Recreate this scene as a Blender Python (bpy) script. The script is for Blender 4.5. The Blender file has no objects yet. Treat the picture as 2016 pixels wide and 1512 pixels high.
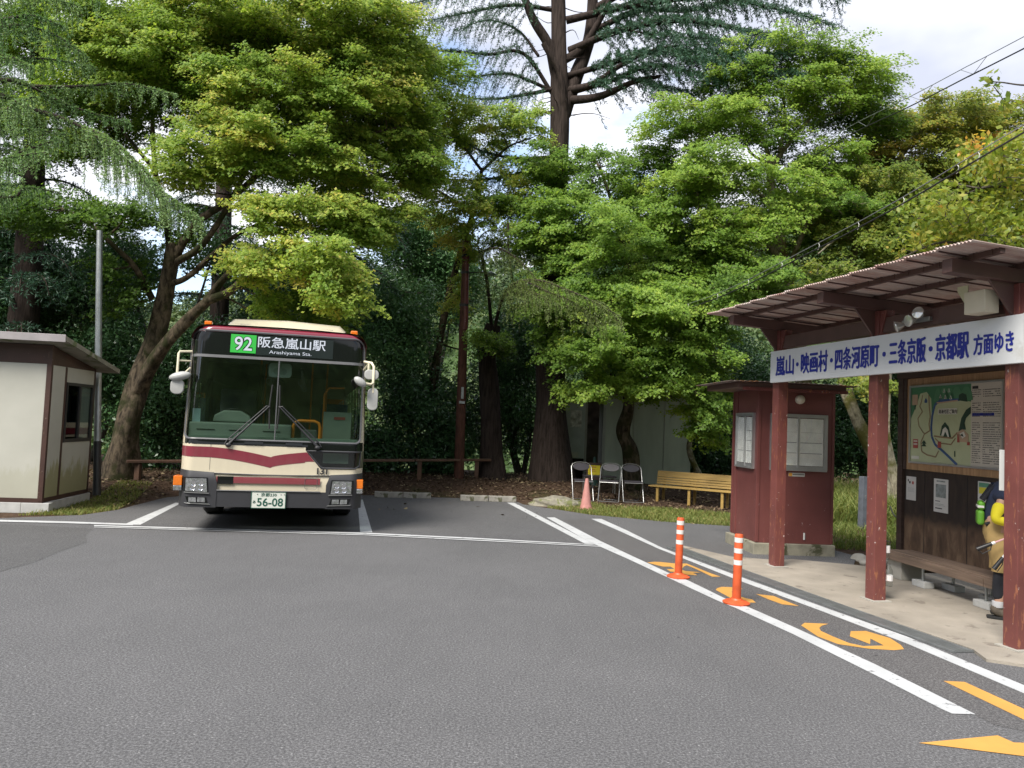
import bpy, bmesh, math, random
import numpy as np
from math import radians as R, sin, cos, pi, sqrt
from mathutils import Vector, Matrix

sc = bpy.context.scene
COL = sc.collection

# ---------------------------------------------------------------- camera
cam_d = bpy.data.cameras.new('camera')
cam = bpy.data.objects.new('camera', cam_d)
COL.objects.link(cam)
sc.camera = cam
cam_d.sensor_width = 36.0
cam_d.lens = 36.0 * 1514.0 / 2016.0
cam_d.clip_start, cam_d.clip_end = 0.1, 2000
cam.location = (0, 0, 1.6)
_f = Vector((0, cos(R(3.0)), sin(R(3.0))))
_r0 = Vector((1, 0, 0)); _u0 = _r0.cross(_f)
_r = _r0 * cos(R(2.4)) + _u0 * sin(R(2.4)); _u = _u0 * cos(R(2.4)) - _r0 * sin(R(2.4))
cam.rotation_mode = 'QUATERNION'
cam.rotation_quaternion = Matrix((_r, _u, -_f)).transposed().to_quaternion()

# ---------------------------------------------------------------- light
SUN_EL, SUN_AZ = 50.0, 214.0          # azimuth: clockwise from +Y; the sun stands behind the camera, to the left
world = bpy.data.worlds.new('World'); sc.world = world
world.use_nodes = True
wn, wl = world.node_tree.nodes, world.node_tree.links
bg = wn['Background']
sky = wn.new('ShaderNodeTexSky'); sky.sky_type = 'NISHITA'; sky.sun_disc = False
sky.sun_elevation = R(SUN_EL); sky.sun_rotation = R(SUN_AZ)
tc = wn.new('ShaderNodeTexCoord')
mp = wn.new('ShaderNodeMapping'); mp.inputs['Scale'].default_value = (1.0, 1.0, 1.9); mp.inputs['Location'].default_value = (0.35, 0.1, 0.0)
n1 = wn.new('ShaderNodeTexNoise'); n1.inputs['Scale'].default_value = 2.6; n1.inputs['Detail'].default_value = 7; n1.inputs['Roughness'].default_value = 0.55
cr = wn.new('ShaderNodeValToRGB'); cr.color_ramp.elements[0].position = 0.37; cr.color_ramp.elements[1].position = 0.48
n2 = wn.new('ShaderNodeTexNoise'); n2.inputs['Scale'].default_value = 3.2; n2.inputs['Detail'].default_value = 5
cr2 = wn.new('ShaderNodeValToRGB')
cr2.color_ramp.elements[0].position = 0.35; cr2.color_ramp.elements[0].color = (2.45, 2.6, 3.1, 1)
cr2.color_ramp.elements[1].position = 0.62; cr2.color_ramp.elements[1].color = (4.1, 4.15, 4.35, 1)
mx = wn.new('ShaderNodeMix'); mx.data_type = 'RGBA'
wl.new(tc.outputs['Generated'], mp.inputs['Vector'])
wl.new(mp.outputs['Vector'], n1.inputs['Vector']); wl.new(mp.outputs['Vector'], n2.inputs['Vector'])
wl.new(n1.outputs['Fac'], cr.inputs['Fac']); wl.new(n2.outputs['Fac'], cr2.inputs['Fac'])
wl.new(cr.outputs['Color'], mx.inputs['Factor'])
wl.new(sky.outputs['Color'], mx.inputs['A']); wl.new(cr2.outputs['Color'], mx.inputs['B'])
wl.new(mx.outputs['Result'], bg.inputs['Color'])
bg.inputs['Strength'].default_value = 0.12
sun_d = bpy.data.lights.new('sun', 'SUN'); sun = bpy.data.objects.new('sun', sun_d); COL.objects.link(sun)
sun_d.energy = 2.5; sun_d.angle = R(24); sun_d.color = (1.0, 0.95, 0.86)
_sd = Vector((sin(R(SUN_AZ)) * cos(R(SUN_EL)), cos(R(SUN_AZ)) * cos(R(SUN_EL)), sin(R(SUN_EL))))
sun.rotation_mode = 'QUATERNION'; sun.rotation_quaternion = (-_sd).to_track_quat('-Z', 'Y')
sun.location = _sd * 60
sc.view_settings.view_transform = 'Standard'; sc.view_settings.look = 'None'
sc.view_settings.exposure = 1.42; sc.view_settings.gamma = 1.0; sc.view_settings.use_curve_mapping = False
sc.cycles.max_bounces = 8; sc.cycles.transparent_max_bounces = 12
sc.cycles.diffuse_bounces = 4

# ---------------------------------------------------------------- materials
def _nt(name):
    m = bpy.data.materials.new(name); m.use_nodes = True
    nt = m.node_tree
    return m, nt.nodes, nt.links, nt.nodes['Principled BSDF']
def _noise(n, l, vec, scale, detail=4, rough=0.55, dist=0.0):
    t = n.new('ShaderNodeTexNoise'); t.inputs['Scale'].default_value = scale; t.inputs['Detail'].default_value = detail
    t.inputs['Roughness'].default_value = rough; t.inputs['Distortion'].default_value = dist
    l.new(vec, t.inputs['Vector']); return t.outputs['Fac']
def _ramp(n, l, fac, stops):
    r = n.new('ShaderNodeValToRGB'); e = r.color_ramp.elements
    while len(e) < len(stops): e.new(0.5)
    for i, (p, c) in enumerate(stops):
        e[i].position = p; e[i].color = (*c, 1) if len(c) == 3 else c
    l.new(fac, r.inputs['Fac']); return r.outputs['Color']
def _mix(n, l, fac, a, b, mode='MIX'):
    m = n.new('ShaderNodeMix'); m.data_type = 'RGBA'; m.blend_type = mode
    for s, v in (('Factor', fac), ('A', a), ('B', b)):
        if hasattr(v, 'is_linked') or hasattr(v, 'links'): l.new(v, m.inputs[s])
        elif s == 'Factor': m.inputs[s].default_value = v
        else: m.inputs[s].default_value = (*v, 1)
    return m.outputs['Result']
def _bump(n, l, p, h, strength, dist=0.01):
    b = n.new('ShaderNodeBump'); b.inputs['Strength'].default_value = strength; b.inputs['Distance'].default_value = dist
    l.new(h, b.inputs['Height']); l.new(b.outputs['Normal'], p.inputs['Normal'])
def _obj(n, l, scale=None):
    t = n.new('ShaderNodeTexCoord')
    if scale is None: return t.outputs['Object']
    m = n.new('ShaderNodeMapping'); m.inputs['Scale'].default_value = scale
    l.new(t.outputs['Object'], m.inputs['Vector']); return m.outputs['Vector']
K = lambda c, k: tuple(min(1, x * k) for x in c)

def mat(name, col, rough=0.6, metal=0.0, var=0.12, sc_=5.0, bump=0.0, bsc=60.0, spec=0.5, stretch=None, spots=None, coat=0.0):
    """base colour with a slow mottling, optional bump and a second colour in blotches: spots=(colour, scale, threshold)"""
    m, n, l, p = _nt(name)
    v = _obj(n, l, stretch)
    c = _ramp(n, l, _noise(n, l, v, sc_, 5), [(0.28, K(col, 1 - var)), (0.72, K(col, 1 + var))])
    if spots:
        f = _ramp(n, l, _noise(n, l, v, spots[1], 6, 0.62, 0.4), [(spots[2], (0, 0, 0)), (min(1, spots[2] + 0.06), (1, 1, 1))])
        c = _mix(n, l, f, c, spots[0])
    l.new(c, p.inputs['Base Color'])
    p.inputs['Roughness'].default_value = rough; p.inputs['Metallic'].default_value = metal
    p.inputs['Specular IOR Level'].default_value = spec; p.inputs['Coat Weight'].default_value = coat
    if bump: _bump(n, l, p, _noise(n, l, v, bsc, 4), bump)
    return m
def wood(name, col, scale=(1, 1, 12), var=0.35, rough=0.7, spots=None):
    return mat(name, col, rough, var=var, sc_=3.5, bump=0.35, bsc=9, stretch=scale, spots=spots)
def emit(name, col, s):
    m, n, l, p = _nt(name)
    p.inputs['Base Color'].default_value = (*K(col, 0.2), 1); p.inputs['Emission Color'].default_value = (*col, 1); p.inputs['Emission Strength'].default_value = s
    return m
def glass(name, tint=(0.55, 0.66, 0.6), refl=0.9, rough=0.0):
    m, n, l, p = _nt(name)
    n.remove(p); out = n['Material Output']
    tr = n.new('ShaderNodeBsdfTransparent'); tr.inputs['Color'].default_value = (*tint, 1)
    gl = n.new('ShaderNodeBsdfGlossy'); gl.inputs['Roughness'].default_value = rough; gl.inputs['Color'].default_value = (refl, refl, refl, 1)
    lw = n.new('ShaderNodeLayerWeight'); pw = n.new('ShaderNodeMath'); pw.operation = 'POWER'; l.new(lw.outputs['Facing'], pw.inputs[0]); pw.inputs[1].default_value = 4.5
    fr = n.new('ShaderNodeMath'); fr.operation = 'MULTIPLY_ADD'; l.new(pw.outputs[0], fr.inputs[0]); fr.inputs[1].default_value = 0.85; fr.inputs[2].default_value = 0.07
    ms = n.new('ShaderNodeMixShader')
    l.new(fr.outputs[0], ms.inputs[0]); l.new(tr.outputs[0], ms.inputs[1]); l.new(gl.outputs[0], ms.inputs[2]); l.new(ms.outputs[0], out.inputs['Surface'])
    return m
def leaf(name, stops, trans=0.35, rough=0.45):
    m, n, l, p = _nt(name)
    at = n.new('ShaderNodeAttribute'); at.attribute_name = 'tint'
    c = _ramp(n, l, at.outputs['Fac'], stops)
    l.new(c, p.inputs['Base Color']); p.inputs['Roughness'].default_value = rough; p.inputs['Specular IOR Level'].default_value = 0.35
    t = n.new('ShaderNodeBsdfTranslucent')
    c2 = _mix(n, l, 1.0, c, (1.0, 1.0, 0.55), 'MULTIPLY'); l.new(c2, t.inputs['Color'])
    ms = n.new('ShaderNodeMixShader'); ms.inputs[0].default_value = trans
    l.new(p.outputs[0], ms.inputs[1]); l.new(t.outputs[0], ms.inputs[2]); l.new(ms.outputs[0], n['Material Output'].inputs['Surface'])
    return m
def bark(name, dark, light, scale=(1, 1, 0.3), thr=0.5, moss=None):
    m, n, l, p = _nt(name)
    v = _obj(n, l, scale)
    h = _noise(n, l, v, 9, 8, 0.65, 0.6)
    c = _ramp(n, l, h, [(thr - 0.14, dark), (thr + 0.1, light)])
    if moss:
        f = _ramp(n, l, _noise(n, l, _obj(n, l), 2.2, 6, 0.6, 0.3), [(0.48, (0, 0, 0)), (0.6, (1, 1, 1))])
        c = _mix(n, l, f, c, moss)
    l.new(c, p.inputs['Base Color']); p.inputs['Roughness'].default_value = 0.9; p.inputs['Specular IOR Level'].default_value = 0.15
    _bump(n, l, p, h, 0.9, 0.03)
    return m
def rusty_paint(name, col, rust=(0.30, 0.11, 0.05), pale=(0.5, 0.42, 0.4), thr=0.60, rough=0.42, streak=0.0):
    """worn red gloss paint: fade mottling, rust blotches and a scatter of small pale chips"""
    m, n, l, p = _nt(name)
    v = _obj(n, l)
    c = _ramp(n, l, _noise(n, l, v, 2.2, 6), [(0.3, K(col, 0.72)), (0.7, K(col, 1.2))])
    vs = _obj(n, l, (7, 7, 1.1))
    f = _ramp(n, l, _noise(n, l, vs, 4.5, 8, 0.70, 0.5), [(thr, (0, 0, 0)), (thr + 0.04, (1, 1, 1))])
    c = _mix(n, l, f, c, rust)
    f2 = _ramp(n, l, _noise(n, l, v, 26, 5, 0.6), [(0.675, (0, 0, 0)), (0.70, (1, 1, 1))])
    c = _mix(n, l, f2, c, pale)
    l.new(c, p.inputs['Base Color']); p.inputs['Roughness'].default_value = rough
    _bump(n, l, p, _noise(n, l, v, 30, 6), 0.12)
    return m

M = {}
M['maroon'] = rusty_paint('maroon_paint', (0.128, 0.034, 0.031))
M['maroon_rust'] = rusty_paint('maroon_rusted', (0.150, 0.047, 0.041), thr=0.575, rust=(0.26, 0.10, 0.055))
M['brown_steel'] = mat('brown_steel', (0.095, 0.050, 0.044), 0.5, var=0.2, sc_=4)
M['concrete'] = mat('concrete', (0.33, 0.315, 0.28), 0.9, var=0.2, sc_=3, bump=0.35, bsc=90, spots=((0.17, 0.16, 0.12), 3.5, 0.60))
M['block'] = mat('concrete_block', (0.40, 0.40, 0.39), 0.9, var=0.16, sc_=7, bump=0.3, bsc=70)
M['white'] = mat('white_enamel', (0.56, 0.56, 0.545), 0.35, var=0.05)
M['black'] = mat('black_plastic', (0.018, 0.018, 0.02), 0.45, var=0.2)
M['rubber'] = mat('rubber', (0.016, 0.016, 0.016), 0.85, var=0.2)
M['alu'] = mat('aluminium', (0.50, 0.50, 0.50), 0.38, metal=0.8, var=0.1)
M['galv'] = mat('galvanised_steel', (0.33, 0.345, 0.35), 0.42, metal=0.75, var=0.18, sc_=8)
M['chrome'] = mat('chrome', (0.75, 0.75, 0.75), 0.08, metal=1, var=0.02)

# ---------------------------------------------------------------- mesh helpers
class MB:
    """collects shapes, build() links them as ONE mesh object"""
    def __init__(s): s.v = []; s.f = []; s.m = None
    def add(s, vs, fs):
        o = len(s.v)
        if s.m is not None: vs = [tuple(s.m @ Vector(v)) for v in vs]
        s.v += [tuple(v) for v in vs]; s.f += [tuple(i + o for i in f) for f in fs]
        return s
    def box(s, x0, x1, y0, y1, z0, z1):
        return s.add([(x0,y0,z0),(x1,y0,z0),(x1,y1,z0),(x0,y1,z0),(x0,y0,z1),(x1,y0,z1),(x1,y1,z1),(x0,y1,z1)],
                     [(3,2,1,0),(4,5,6,7),(0,1,5,4),(1,2,6,5),(2,3,7,6),(3,0,4,7)])
    def bar(s, a, b, w, h, up=(0,0,1)):
        """rectangular bar from a to b, w across and h along up"""
        a, b = Vector(a), Vector(b); d = (b - a).normalized(); u = Vector(up); x = d.cross(u).normalized(); u = x.cross(d)
        vs = []
        for p in (a, b):
            for sx, sz in ((-1,-1),(1,-1),(1,1),(-1,1)): vs.append(p + x * (sx * w / 2) + u * (sz * h / 2))
        return s.add(vs, [(3,2,1,0),(4,5,6,7),(0,1,5,4),(1,2,6,5),(2,3,7,6),(3,0,4,7)])
    def tube(s, path, r, n=8, closed=False):
        P = [Vector(p) for p in path]; k = len(P)
        rs = r if isinstance(r, (list, tuple)) else [r] * k
        vs = []; ref = None
        for i in range(k):
            a = P[(i - 1) % k] if (closed or i > 0) else P[0]; b = P[(i + 1) % k] if (closed or i < k - 1) else P[-1]
            d = (b - a)
            d = d.normalized() if d.length > 1e-9 else Vector((0,0,1))
            if ref is None: ref = Vector((0,0,1)) if abs(d.z) < 0.9 else Vector((1,0,0))
            x = d.cross(ref).normalized(); y = x.cross(d).normalized(); ref = y
            for j in range(n):
                t = 2 * pi * j / n; vs.append(P[i] + x * (cos(t) * rs[i]) + y * (sin(t) * rs[i]))
        fs = []
        for i in range(k if closed else k - 1):
            for j in range(n):
                a, b = i * n + j, i * n + (j + 1) % n; c, d = ((i + 1) % k) * n + (j + 1) % n, ((i + 1) % k) * n + j
                fs.append((a, b, c, d))
        if not closed: fs += [tuple(reversed(range(n))), tuple(range((k - 1) * n, k * n))]
        return s.add(vs, fs)
    def prism(s, poly, a0, a1, plane='xz'):
        """polygon extruded from a0 to a1 along the third axis"""
        k = len(poly)
        def q(p, a): return {'xz': (p[0], a, p[1]), 'xy': (p[0], p[1], a), 'yz': (a, p[0], p[1])}[plane]
        vs = [q(p, a0) for p in poly] + [q(p, a1) for p in poly]
        return s.add(vs, [tuple(range(k)), tuple(range(2 * k - 1, k - 1, -1))] + [(i, i + k, (i + 1) % k + k, (i + 1) % k) for i in range(k)])
    def lathe(s, prof, c=(0,0,0), n=16, axis='z'):
        vs = []
        for r, z in prof:
            for j in range(n):
                t = 2 * pi * j / n; x, y = cos(t) * r, sin(t) * r
                vs.append({'z': (c[0]+x, c[1]+y, c[2]+z), 'y': (c[0]+x, c[1]+z, c[2]+y), 'x': (c[0]+z, c[1]+x, c[2]+y)}[axis])
        k = len(prof); fs = [(i*n+j, i*n+(j+1)%n, (i+1)*n+(j+1)%n, (i+1)*n+j) for i in range(k-1) for j in range(n)]
        return s.add(vs, fs + [tuple(reversed(range(n))), tuple(range((k-1)*n, k*n))])
    def ball(s, c, r, n=12):
        rx, ry, rz = r if isinstance(r, (tuple, list)) else (r, r, r)
        m = n // 2
        vs = [(c[0]+rx*sin(pi*i/m)*cos(2*pi*j/n), c[1]+ry*sin(pi*i/m)*sin(2*pi*j/n), c[2]+rz*cos(pi*i/m)) for i in range(m+1) for j in range(n)]
        return s.add(vs, [(i*n+j, (i+1)*n+j, (i+1)*n+(j+1)%n, i*n+(j+1)%n) for i in range(m) for j in range(n)])
    def build(s, name, material, parent=None, smooth=False, bevel=0.0, seg=2):
        me = bpy.data.meshes.new(name)
        me.from_pydata(s.v, [], s.f)
        bm = bmesh.new(); bm.from_mesh(me)
        bmesh.ops.remove_doubles(bm, verts=bm.verts, dist=1e-5)
        bmesh.ops.recalc_face_normals(bm, faces=bm.faces)
        if bevel:
            ed = [e for e in bm.edges if len(e.link_faces) == 2 and e.calc_face_angle(0) > 0.5]
            bmesh.ops.bevel(bm, geom=ed, offset=bevel, segments=seg, affect='EDGES', clamp_overlap=True, profile=0.6)
        for f in bm.faces: f.smooth = smooth
        bm.to_mesh(me); bm.free()
        if smooth: me.set_sharp_from_angle(angle=R(40))
        me.materials.append(material)
        o = bpy.data.objects.new(name, me); COL.objects.link(o)
        if parent: o.parent = parent
        return o

def tag(o, label=None, cat=None, group=None, kind=None):
    if label: o['label'] = label
    if cat: o['category'] = cat
    if group: o['group'] = group
    if kind: o['kind'] = kind
    return o
def empty(name, loc=(0,0,0), rz=0.0, label=None, cat=None, group=None):
    o = bpy.data.objects.new(name, None); COL.objects.link(o)
    o.location = loc; o.rotation_euler = (0, 0, rz); o.empty_display_size = 0.2
    return tag(o, label, cat, group)
def kids(o): return [c for c in bpy.data.objects if c.parent == o]
def copy_tree(o, parent=None):
    c = o.copy(); COL.objects.link(c); c.parent = parent
    for k in kids(o): copy_tree(k, c)
    return c
def text(s, w, h, material, parent, at=(0,0,0), M4=None, bold=0.0, name='lettering', depth=0.002):
    """writing as a thin mesh; lies in the XZ plane facing -Y, lower left corner at 'at', scaled to w x h"""
    cu = bpy.data.curves.new('t', 'FONT'); cu.body = s; cjk = any(ord(ch) > 0x2e80 for ch in s); cu.offset = 0 if cjk else bold; cu.resolution_u = 3
    to = bpy.data.objects.new('t', cu); COL.objects.link(to)
    dg = bpy.context.evaluated_depsgraph_get()
    me = bpy.data.meshes.new_from_object(to.evaluated_get(dg))
    bpy.data.objects.remove(to); bpy.data.curves.remove(cu)
    co = np.zeros(len(me.vertices) * 3, np.float32); me.vertices.foreach_get('co', co); co = co.reshape(-1, 3)
    mn, mxx = co.min(0), co.max(0); kx = w / (mxx[0] - mn[0]) if w else None; ky = h / (mxx[1] - mn[1]) if h else None
    kx = kx or ky; ky = ky or kx
    out = np.zeros_like(co)
    out[:, 0] = (co[:, 0] - mn[0]) * kx + at[0]; out[:, 1] = at[1]; out[:, 2] = (co[:, 1] - mn[1]) * ky + at[2]
    if cjk and bold:   # heavier strokes: the same glyphs laid over each other a hair apart
        fs = [tuple(p.vertices) for p in me.polygons]; k = len(out); d = bold * h * 1.3 if h else bold * w * .2; al, af = [], []
        for q, (dx, dz) in enumerate(((-d, 0), (d, 0), (0, -d * .7), (0, d * .7), (0, 0))):
            al.append(out + np.array([dx, -q * 1.5e-4, dz], np.float32)); af += [tuple(i + q * k for i in f) for f in fs]
        out = np.vstack(al); bpy.data.meshes.remove(me); me = bpy.data.meshes.new(name); me.from_pydata(out.tolist(), [], af)
    if M4 is not None: out = np.array([tuple(M4 @ Vector(v)) for v in out.tolist()], np.float32)
    me.vertices.foreach_set('co', out.ravel()); me.update()
    me.name = name; me.materials.clear(); me.materials.append(material)
    o = bpy.data.objects.new(name, me); COL.objects.link(o); o.parent = parent
    return o
def sstep(a, b, x):
    t = np.clip((np.asarray(x, float) - a) / (b - a), 0, 1); return t * t * (3 - 2 * t)

# ================================================================ SETTING
def gz(x, y):
    """height of the natural ground"""
    x = np.asarray(x, float); y = np.asarray(y, float)
    b = 0.25 * sstep(16.3, 19.0, y) * (1 - 0.35 * sstep(1.5, 4.0, x))
    b = np.maximum(b, 0.2 * sstep(13.0, 15.6, y) * sstep(-5.9, -7.0, x))
    b = b + 0.035 * np.sin(x * 2.3 + 1) * np.sin(y * 1.9) * sstep(16.6, 18, y)
    v = -8.0 * sstep(21.5, 46, y) * (1 - 0.8 * sstep(7.5, 16, x))
    return b + v
def hz(x, y):
    """the wooded hillsides round the valley"""
    r = np.hypot(x, y); az = np.degrees(np.arctan2(x, y))
    el = 34 + 20 * sstep(0, 35, az) + 8 * np.sin(az * 0.07 + 1) + 3 * np.sin(az * 0.31) + 12 * sstep(100, 150, np.abs(az))
    return -9 + el * 1.15 * sstep(48, 190, r) + 1.5 * np.sin(x * .11) * np.sin(y * .13)

def grid_mesh(name, X, Y, Z, material, kind='structure'):
    r, c = X.shape
    V = np.stack([X, Y, Z], -1).reshape(-1, 3)
    i = np.arange(r * c).reshape(r, c)
    Q = np.stack([i[:-1, :-1], i[:-1, 1:], i[1:, 1:], i[1:, :-1]], -1).reshape(-1, 4)
    o = np_mesh(name, V, Q, material, smooth=True); tag(o, kind=kind); return o
def np_mesh(name, V, Q, material, tint=None, parent=None, smooth=False):
    V = np.ascontiguousarray(V, np.float32); Q = np.ascontiguousarray(Q, np.int32); k = Q.shape[1]
    me = bpy.data.meshes.new(name)
    me.vertices.add(len(V)); me.vertices.foreach_set('co', V.ravel())
    me.loops.add(Q.size); me.loops.foreach_set('vertex_index', Q.ravel())
    me.polygons.add(len(Q)); me.polygons.foreach_set('loop_start', np.arange(0, Q.size, k, dtype=np.int32))
    me.polygons.foreach_set('use_smooth', np.full(len(Q), smooth, bool))
    me.update(calc_edges=True)
    if tint is not None:
        a = me.attributes.new('tint', 'FLOAT', 'FACE'); a.data.foreach_set('value', np.ascontiguousarray(tint, np.float32))
    me.materials.append(material)
    o = bpy.data.objects.new(name, me); COL.objects.link(o); o.parent = parent
    return o

def asphalt(name='asphalt', k=(1, 1, 1), rough_=1.0):
    m, n, l, p = _nt(name)
    v = _obj(n, l)
    base = _ramp(n, l, _noise(n, l, v, 70, 6, 0.85), [(0.30, (0.016, 0.016, 0.017)), (0.48, (0.10, 0.099, 0.102)), (0.64, (0.26, 0.26, 0.263))])
    slow = _ramp(n, l, _noise(n, l, v, 0.55, 6, 0.6, 0.4), [(0.30, (0.72, 0.72, 0.725)), (0.70, (0.86, 0.855, 0.86))])
    c = _mix(n, l, 1.0, base, slow, 'MULTIPLY')
    mid = _ramp(n, l, _noise(n, l, _obj(n, l, (1, 0.35, 1)), 7, 6, 0.65), [(0.3, (0.95, 0.95, 0.955)), (0.7, (1.05, 1.05, 1.05))])
    c = _mix(n, l, 1.0, c, mid, 'MULTIPLY')
    vo = n.new('ShaderNodeTexVoronoi'); vo.inputs['Scale'].default_value = 30; l.new(v, vo.inputs['Vector'])
    fl = _ramp(n, l, vo.outputs['Distance'], [(0.10, (1, 1, 1)), (0.17, (0, 0, 0))])
    sel = n.new('ShaderNodeSeparateColor'); l.new(vo.outputs['Color'], sel.inputs[0])
    gate = _ramp(n, l, sel.outputs[0], [(0.66, (0, 0, 0)), (0.95, (.8, .8, .8))])
    c = _mix(n, l, _mix(n, l, 1.0, fl, gate, 'MULTIPLY'), c, (0.30, 0.30, 0.30))
    dk = _ramp(n, l, _noise(n, l, v, 3.1, 7, 0.7, 1.2), [(0.70, (0, 0, 0)), (0.74, (1, 1, 1))])
    c = _mix(n, l, _mix(n, l, 0.5, (0, 0, 0), dk), c, (0.05, 0.05, 0.055))
    vp = n.new('ShaderNodeTexVoronoi'); vp.inputs['Scale'].default_value = 3.0; l.new(_obj(n, l, (.8, 1.3, 1)), vp.inputs['Vector'])   # small pits
    nz = _noise(n, l, v, 22, 4, .7)
    ad = n.new('ShaderNodeMath'); ad.operation = 'MULTIPLY_ADD'; l.new(nz, ad.inputs[0]); ad.inputs[1].default_value = .12; l.new(vp.outputs['Distance'], ad.inputs[2])
    pf = _ramp(n, l, ad.outputs[0], [(.085, (1, 1, 1)), (.10, (0, 0, 0))]); ps = n.new('ShaderNodeSeparateColor'); l.new(vp.outputs['Color'], ps.inputs[0])
    c = _mix(n, l, _mix(n, l, 1.0, pf, _ramp(n, l, ps.outputs[1], [(.50, (0, 0, 0)), (.55, (1, 1, 1))]), 'MULTIPLY'), c, (0.025, 0.025, 0.027))
    # thin wandering cracks
    cv = n.new('ShaderNodeTexVoronoi'); cv.feature = 'DISTANCE_TO_EDGE'; cv.inputs['Scale'].default_value = 0.34
    nv = n.new('ShaderNodeTexNoise'); nv.inputs['Scale'].default_value = 1.5; nv.inputs['Detail'].default_value = 6; l.new(v, nv.inputs['Vector'])
    dv = _mix(n, l, 0.16, v, nv.outputs['Color']); l.new(dv, cv.inputs['Vector'])
    ck = _ramp(n, l, cv.outputs['Distance'], [(0.0, (1, 1, 1)), (0.0025, (0, 0, 0))])
    c = _mix(n, l, _mix(n, l, 0.06, (0, 0, 0), ck), c, (0.04, 0.04, 0.042))
    if k != (1, 1, 1): c = _mix(n, l, 1.0, c, k, 'MULTIPLY')
    l.new(c, p.inputs['Base Color']); p.inputs['Roughness'].default_value = 0.88; p.inputs['Specular IOR Level'].default_value = 0.3
    _bump(n, l, p, _noise(n, l, v, 130, 3, 0.7), 0.35, 0.006)
    return m
def earth():
    m, n, l, p = _nt('earth')
    v = _obj(n, l)
    c = _ramp(n, l, _noise(n, l, v, 14, 8, 0.7), [(0.3, (0.030, 0.018, 0.012)), (0.5, (0.072, 0.046, 0.031)), (0.72, (0.13, 0.088, 0.06))])
    g = _ramp(n, l, _noise(n, l, v, 0.8, 6, 0.6), [(0.55, (0, 0, 0)), (0.66, (1, 1, 1))])
    c = _mix(n, l, _mix(n, l, 0.5, (0, 0, 0), g), c, (0.05, 0.06, 0.02))
    l.new(c, p.inputs['Base Color']); p.inputs['Roughness'].default_value = 0.95; p.inputs['Specular IOR Level'].default_value = 0.1
    _bump(n, l, p, _noise(n, l, v, 30, 8, 0.7), 0.8, 0.03)
    return m
def paint(name, col, wear=0.66):
    m, n, l, p = _nt(name)
    v = _obj(n, l)
    c = _ramp(n, l, _noise(n, l, v, 3, 5), [(0.3, K(col, 0.86)), (0.7, K(col, 1.05))])
    f = _ramp(n, l, _noise(n, l, v, 11, 9, 0.72, 0.2), [(wear, (0, 0, 0)), (wear + 0.03, (1, 1, 1))])
    c = _mix(n, l, f, c, (0.13, 0.13, 0.135))
    l.new(c, p.inputs['Base Color']); p.inputs['Roughness'].default_value = 0.7
    _bump(n, l, p, _noise(n, l, v, 110, 3, 0.7), 0.25, 0.005)
    return m
M['asphalt'] = asphalt(); M['earth'] = earth()
M['road_white'] = paint('road_white', (0.45, 0.46, 0.47), 0.595); M['road_orange'] = paint('road_orange', (0.52, 0.27, 0.06), 0.66)
M['hill'] = mat('hillside', (0.05, 0.085, 0.03), 0.95, var=0.6, sc_=0.25, spec=0.05)

# natural ground, out to where the hills take over
ax = np.concatenate([np.arange(-70, -24, 3.0), np.arange(-24, 24, 0.4), np.arange(24, 71, 3.0)])
ay = np.concatenate([np.arange(-70, -6, 4.0), np.arange(-6, 27, 0.3), np.arange(27, 71, 2.0)])
X, Y = np.meshgrid(ax, ay)
grid_mesh('ground', X, Y, gz(X, Y) - 0.02, M['earth'])
ra = np.concatenate([np.linspace(46, 200, 40), np.linspace(215, 420, 6)]); aa = np.linspace(0, 2 * pi, 145)
A, Rr = np.meshgrid(aa, ra)
X, Y = Rr * np.sin(A), Rr * np.cos(A)
grid_mesh('hills', X, Y, hz(X, Y), M['hill'])

def flat(name, pts, material, z, kind='structure'):
    me = bpy.data.meshes.new(name)
    bm = bmesh.new()
    f = bm.faces.new([bm.verts.new((p[0], p[1], z)) for p in pts])
    f.normal_update()
    if f.normal.z < 0: f.normal_flip()
    bmesh.ops.triangulate(bm, faces=bm.faces)
    bm.to_mesh(me); bm.free(); me.materials.append(material)
    o = bpy.data.objects.new(name, me); COL.objects.link(o)
    return tag(o, kind=kind)
flat('road', [(-30, -30), (30, -30), (30, 3), (4.6, 5.6), (4.3, 9.6), (4.8, 10.6), (4.5, 12.0), (4.25, 13.35), (2.725, 13.716), (1.523, 14.284), (0.907, 14.986), (0.327, 15.602), (0.125, 16.455), (-2.946, 16.115), (-4.2, 16.0), (-6.35, 15.6), (-6.113, 12.168), (-6.264, 11.438), (-7.042, 10.802), (-12, 11.1), (-30, 11.0)], M['asphalt'], 0.0)

M['asphalt_lane'] = asphalt('lane_asphalt', (.90, .88, .865)); M['asphalt_bay'] = asphalt('bay_asphalt', (.88, .88, .88)); M['asphalt_patch'] = asphalt('patch_asphalt', (.82, .82, .81))
flat('lane_surface', [(0.989, 13.347), (1.45, 13.574), (1.945, 11.138), (2.081, 10.414), (2.545, 8.606), (2.906, 7.224), (3.218, 6.193), (3.419, 5.103), (3.473, 4.067), (2.841, 4.483), (2.782, 4.863), (2.649, 5.527), (2.416, 6.491), (2.165, 7.416), (1.864, 8.633), (1.421, 10.584)], M['asphalt_lane'], 0.002)
flat('bay_surface', [(-2.906, 15.906), (0.124, 16.346), (0.081, 15.702), (1.096, 10.811), (-0.464, 10.848), (-1.933, 10.916), (-3.758, 10.721), (-5.083, 10.673), (-5.622, 13.208), (-5.826, 15.352)], M['asphalt_bay'], 0.002)
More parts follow.
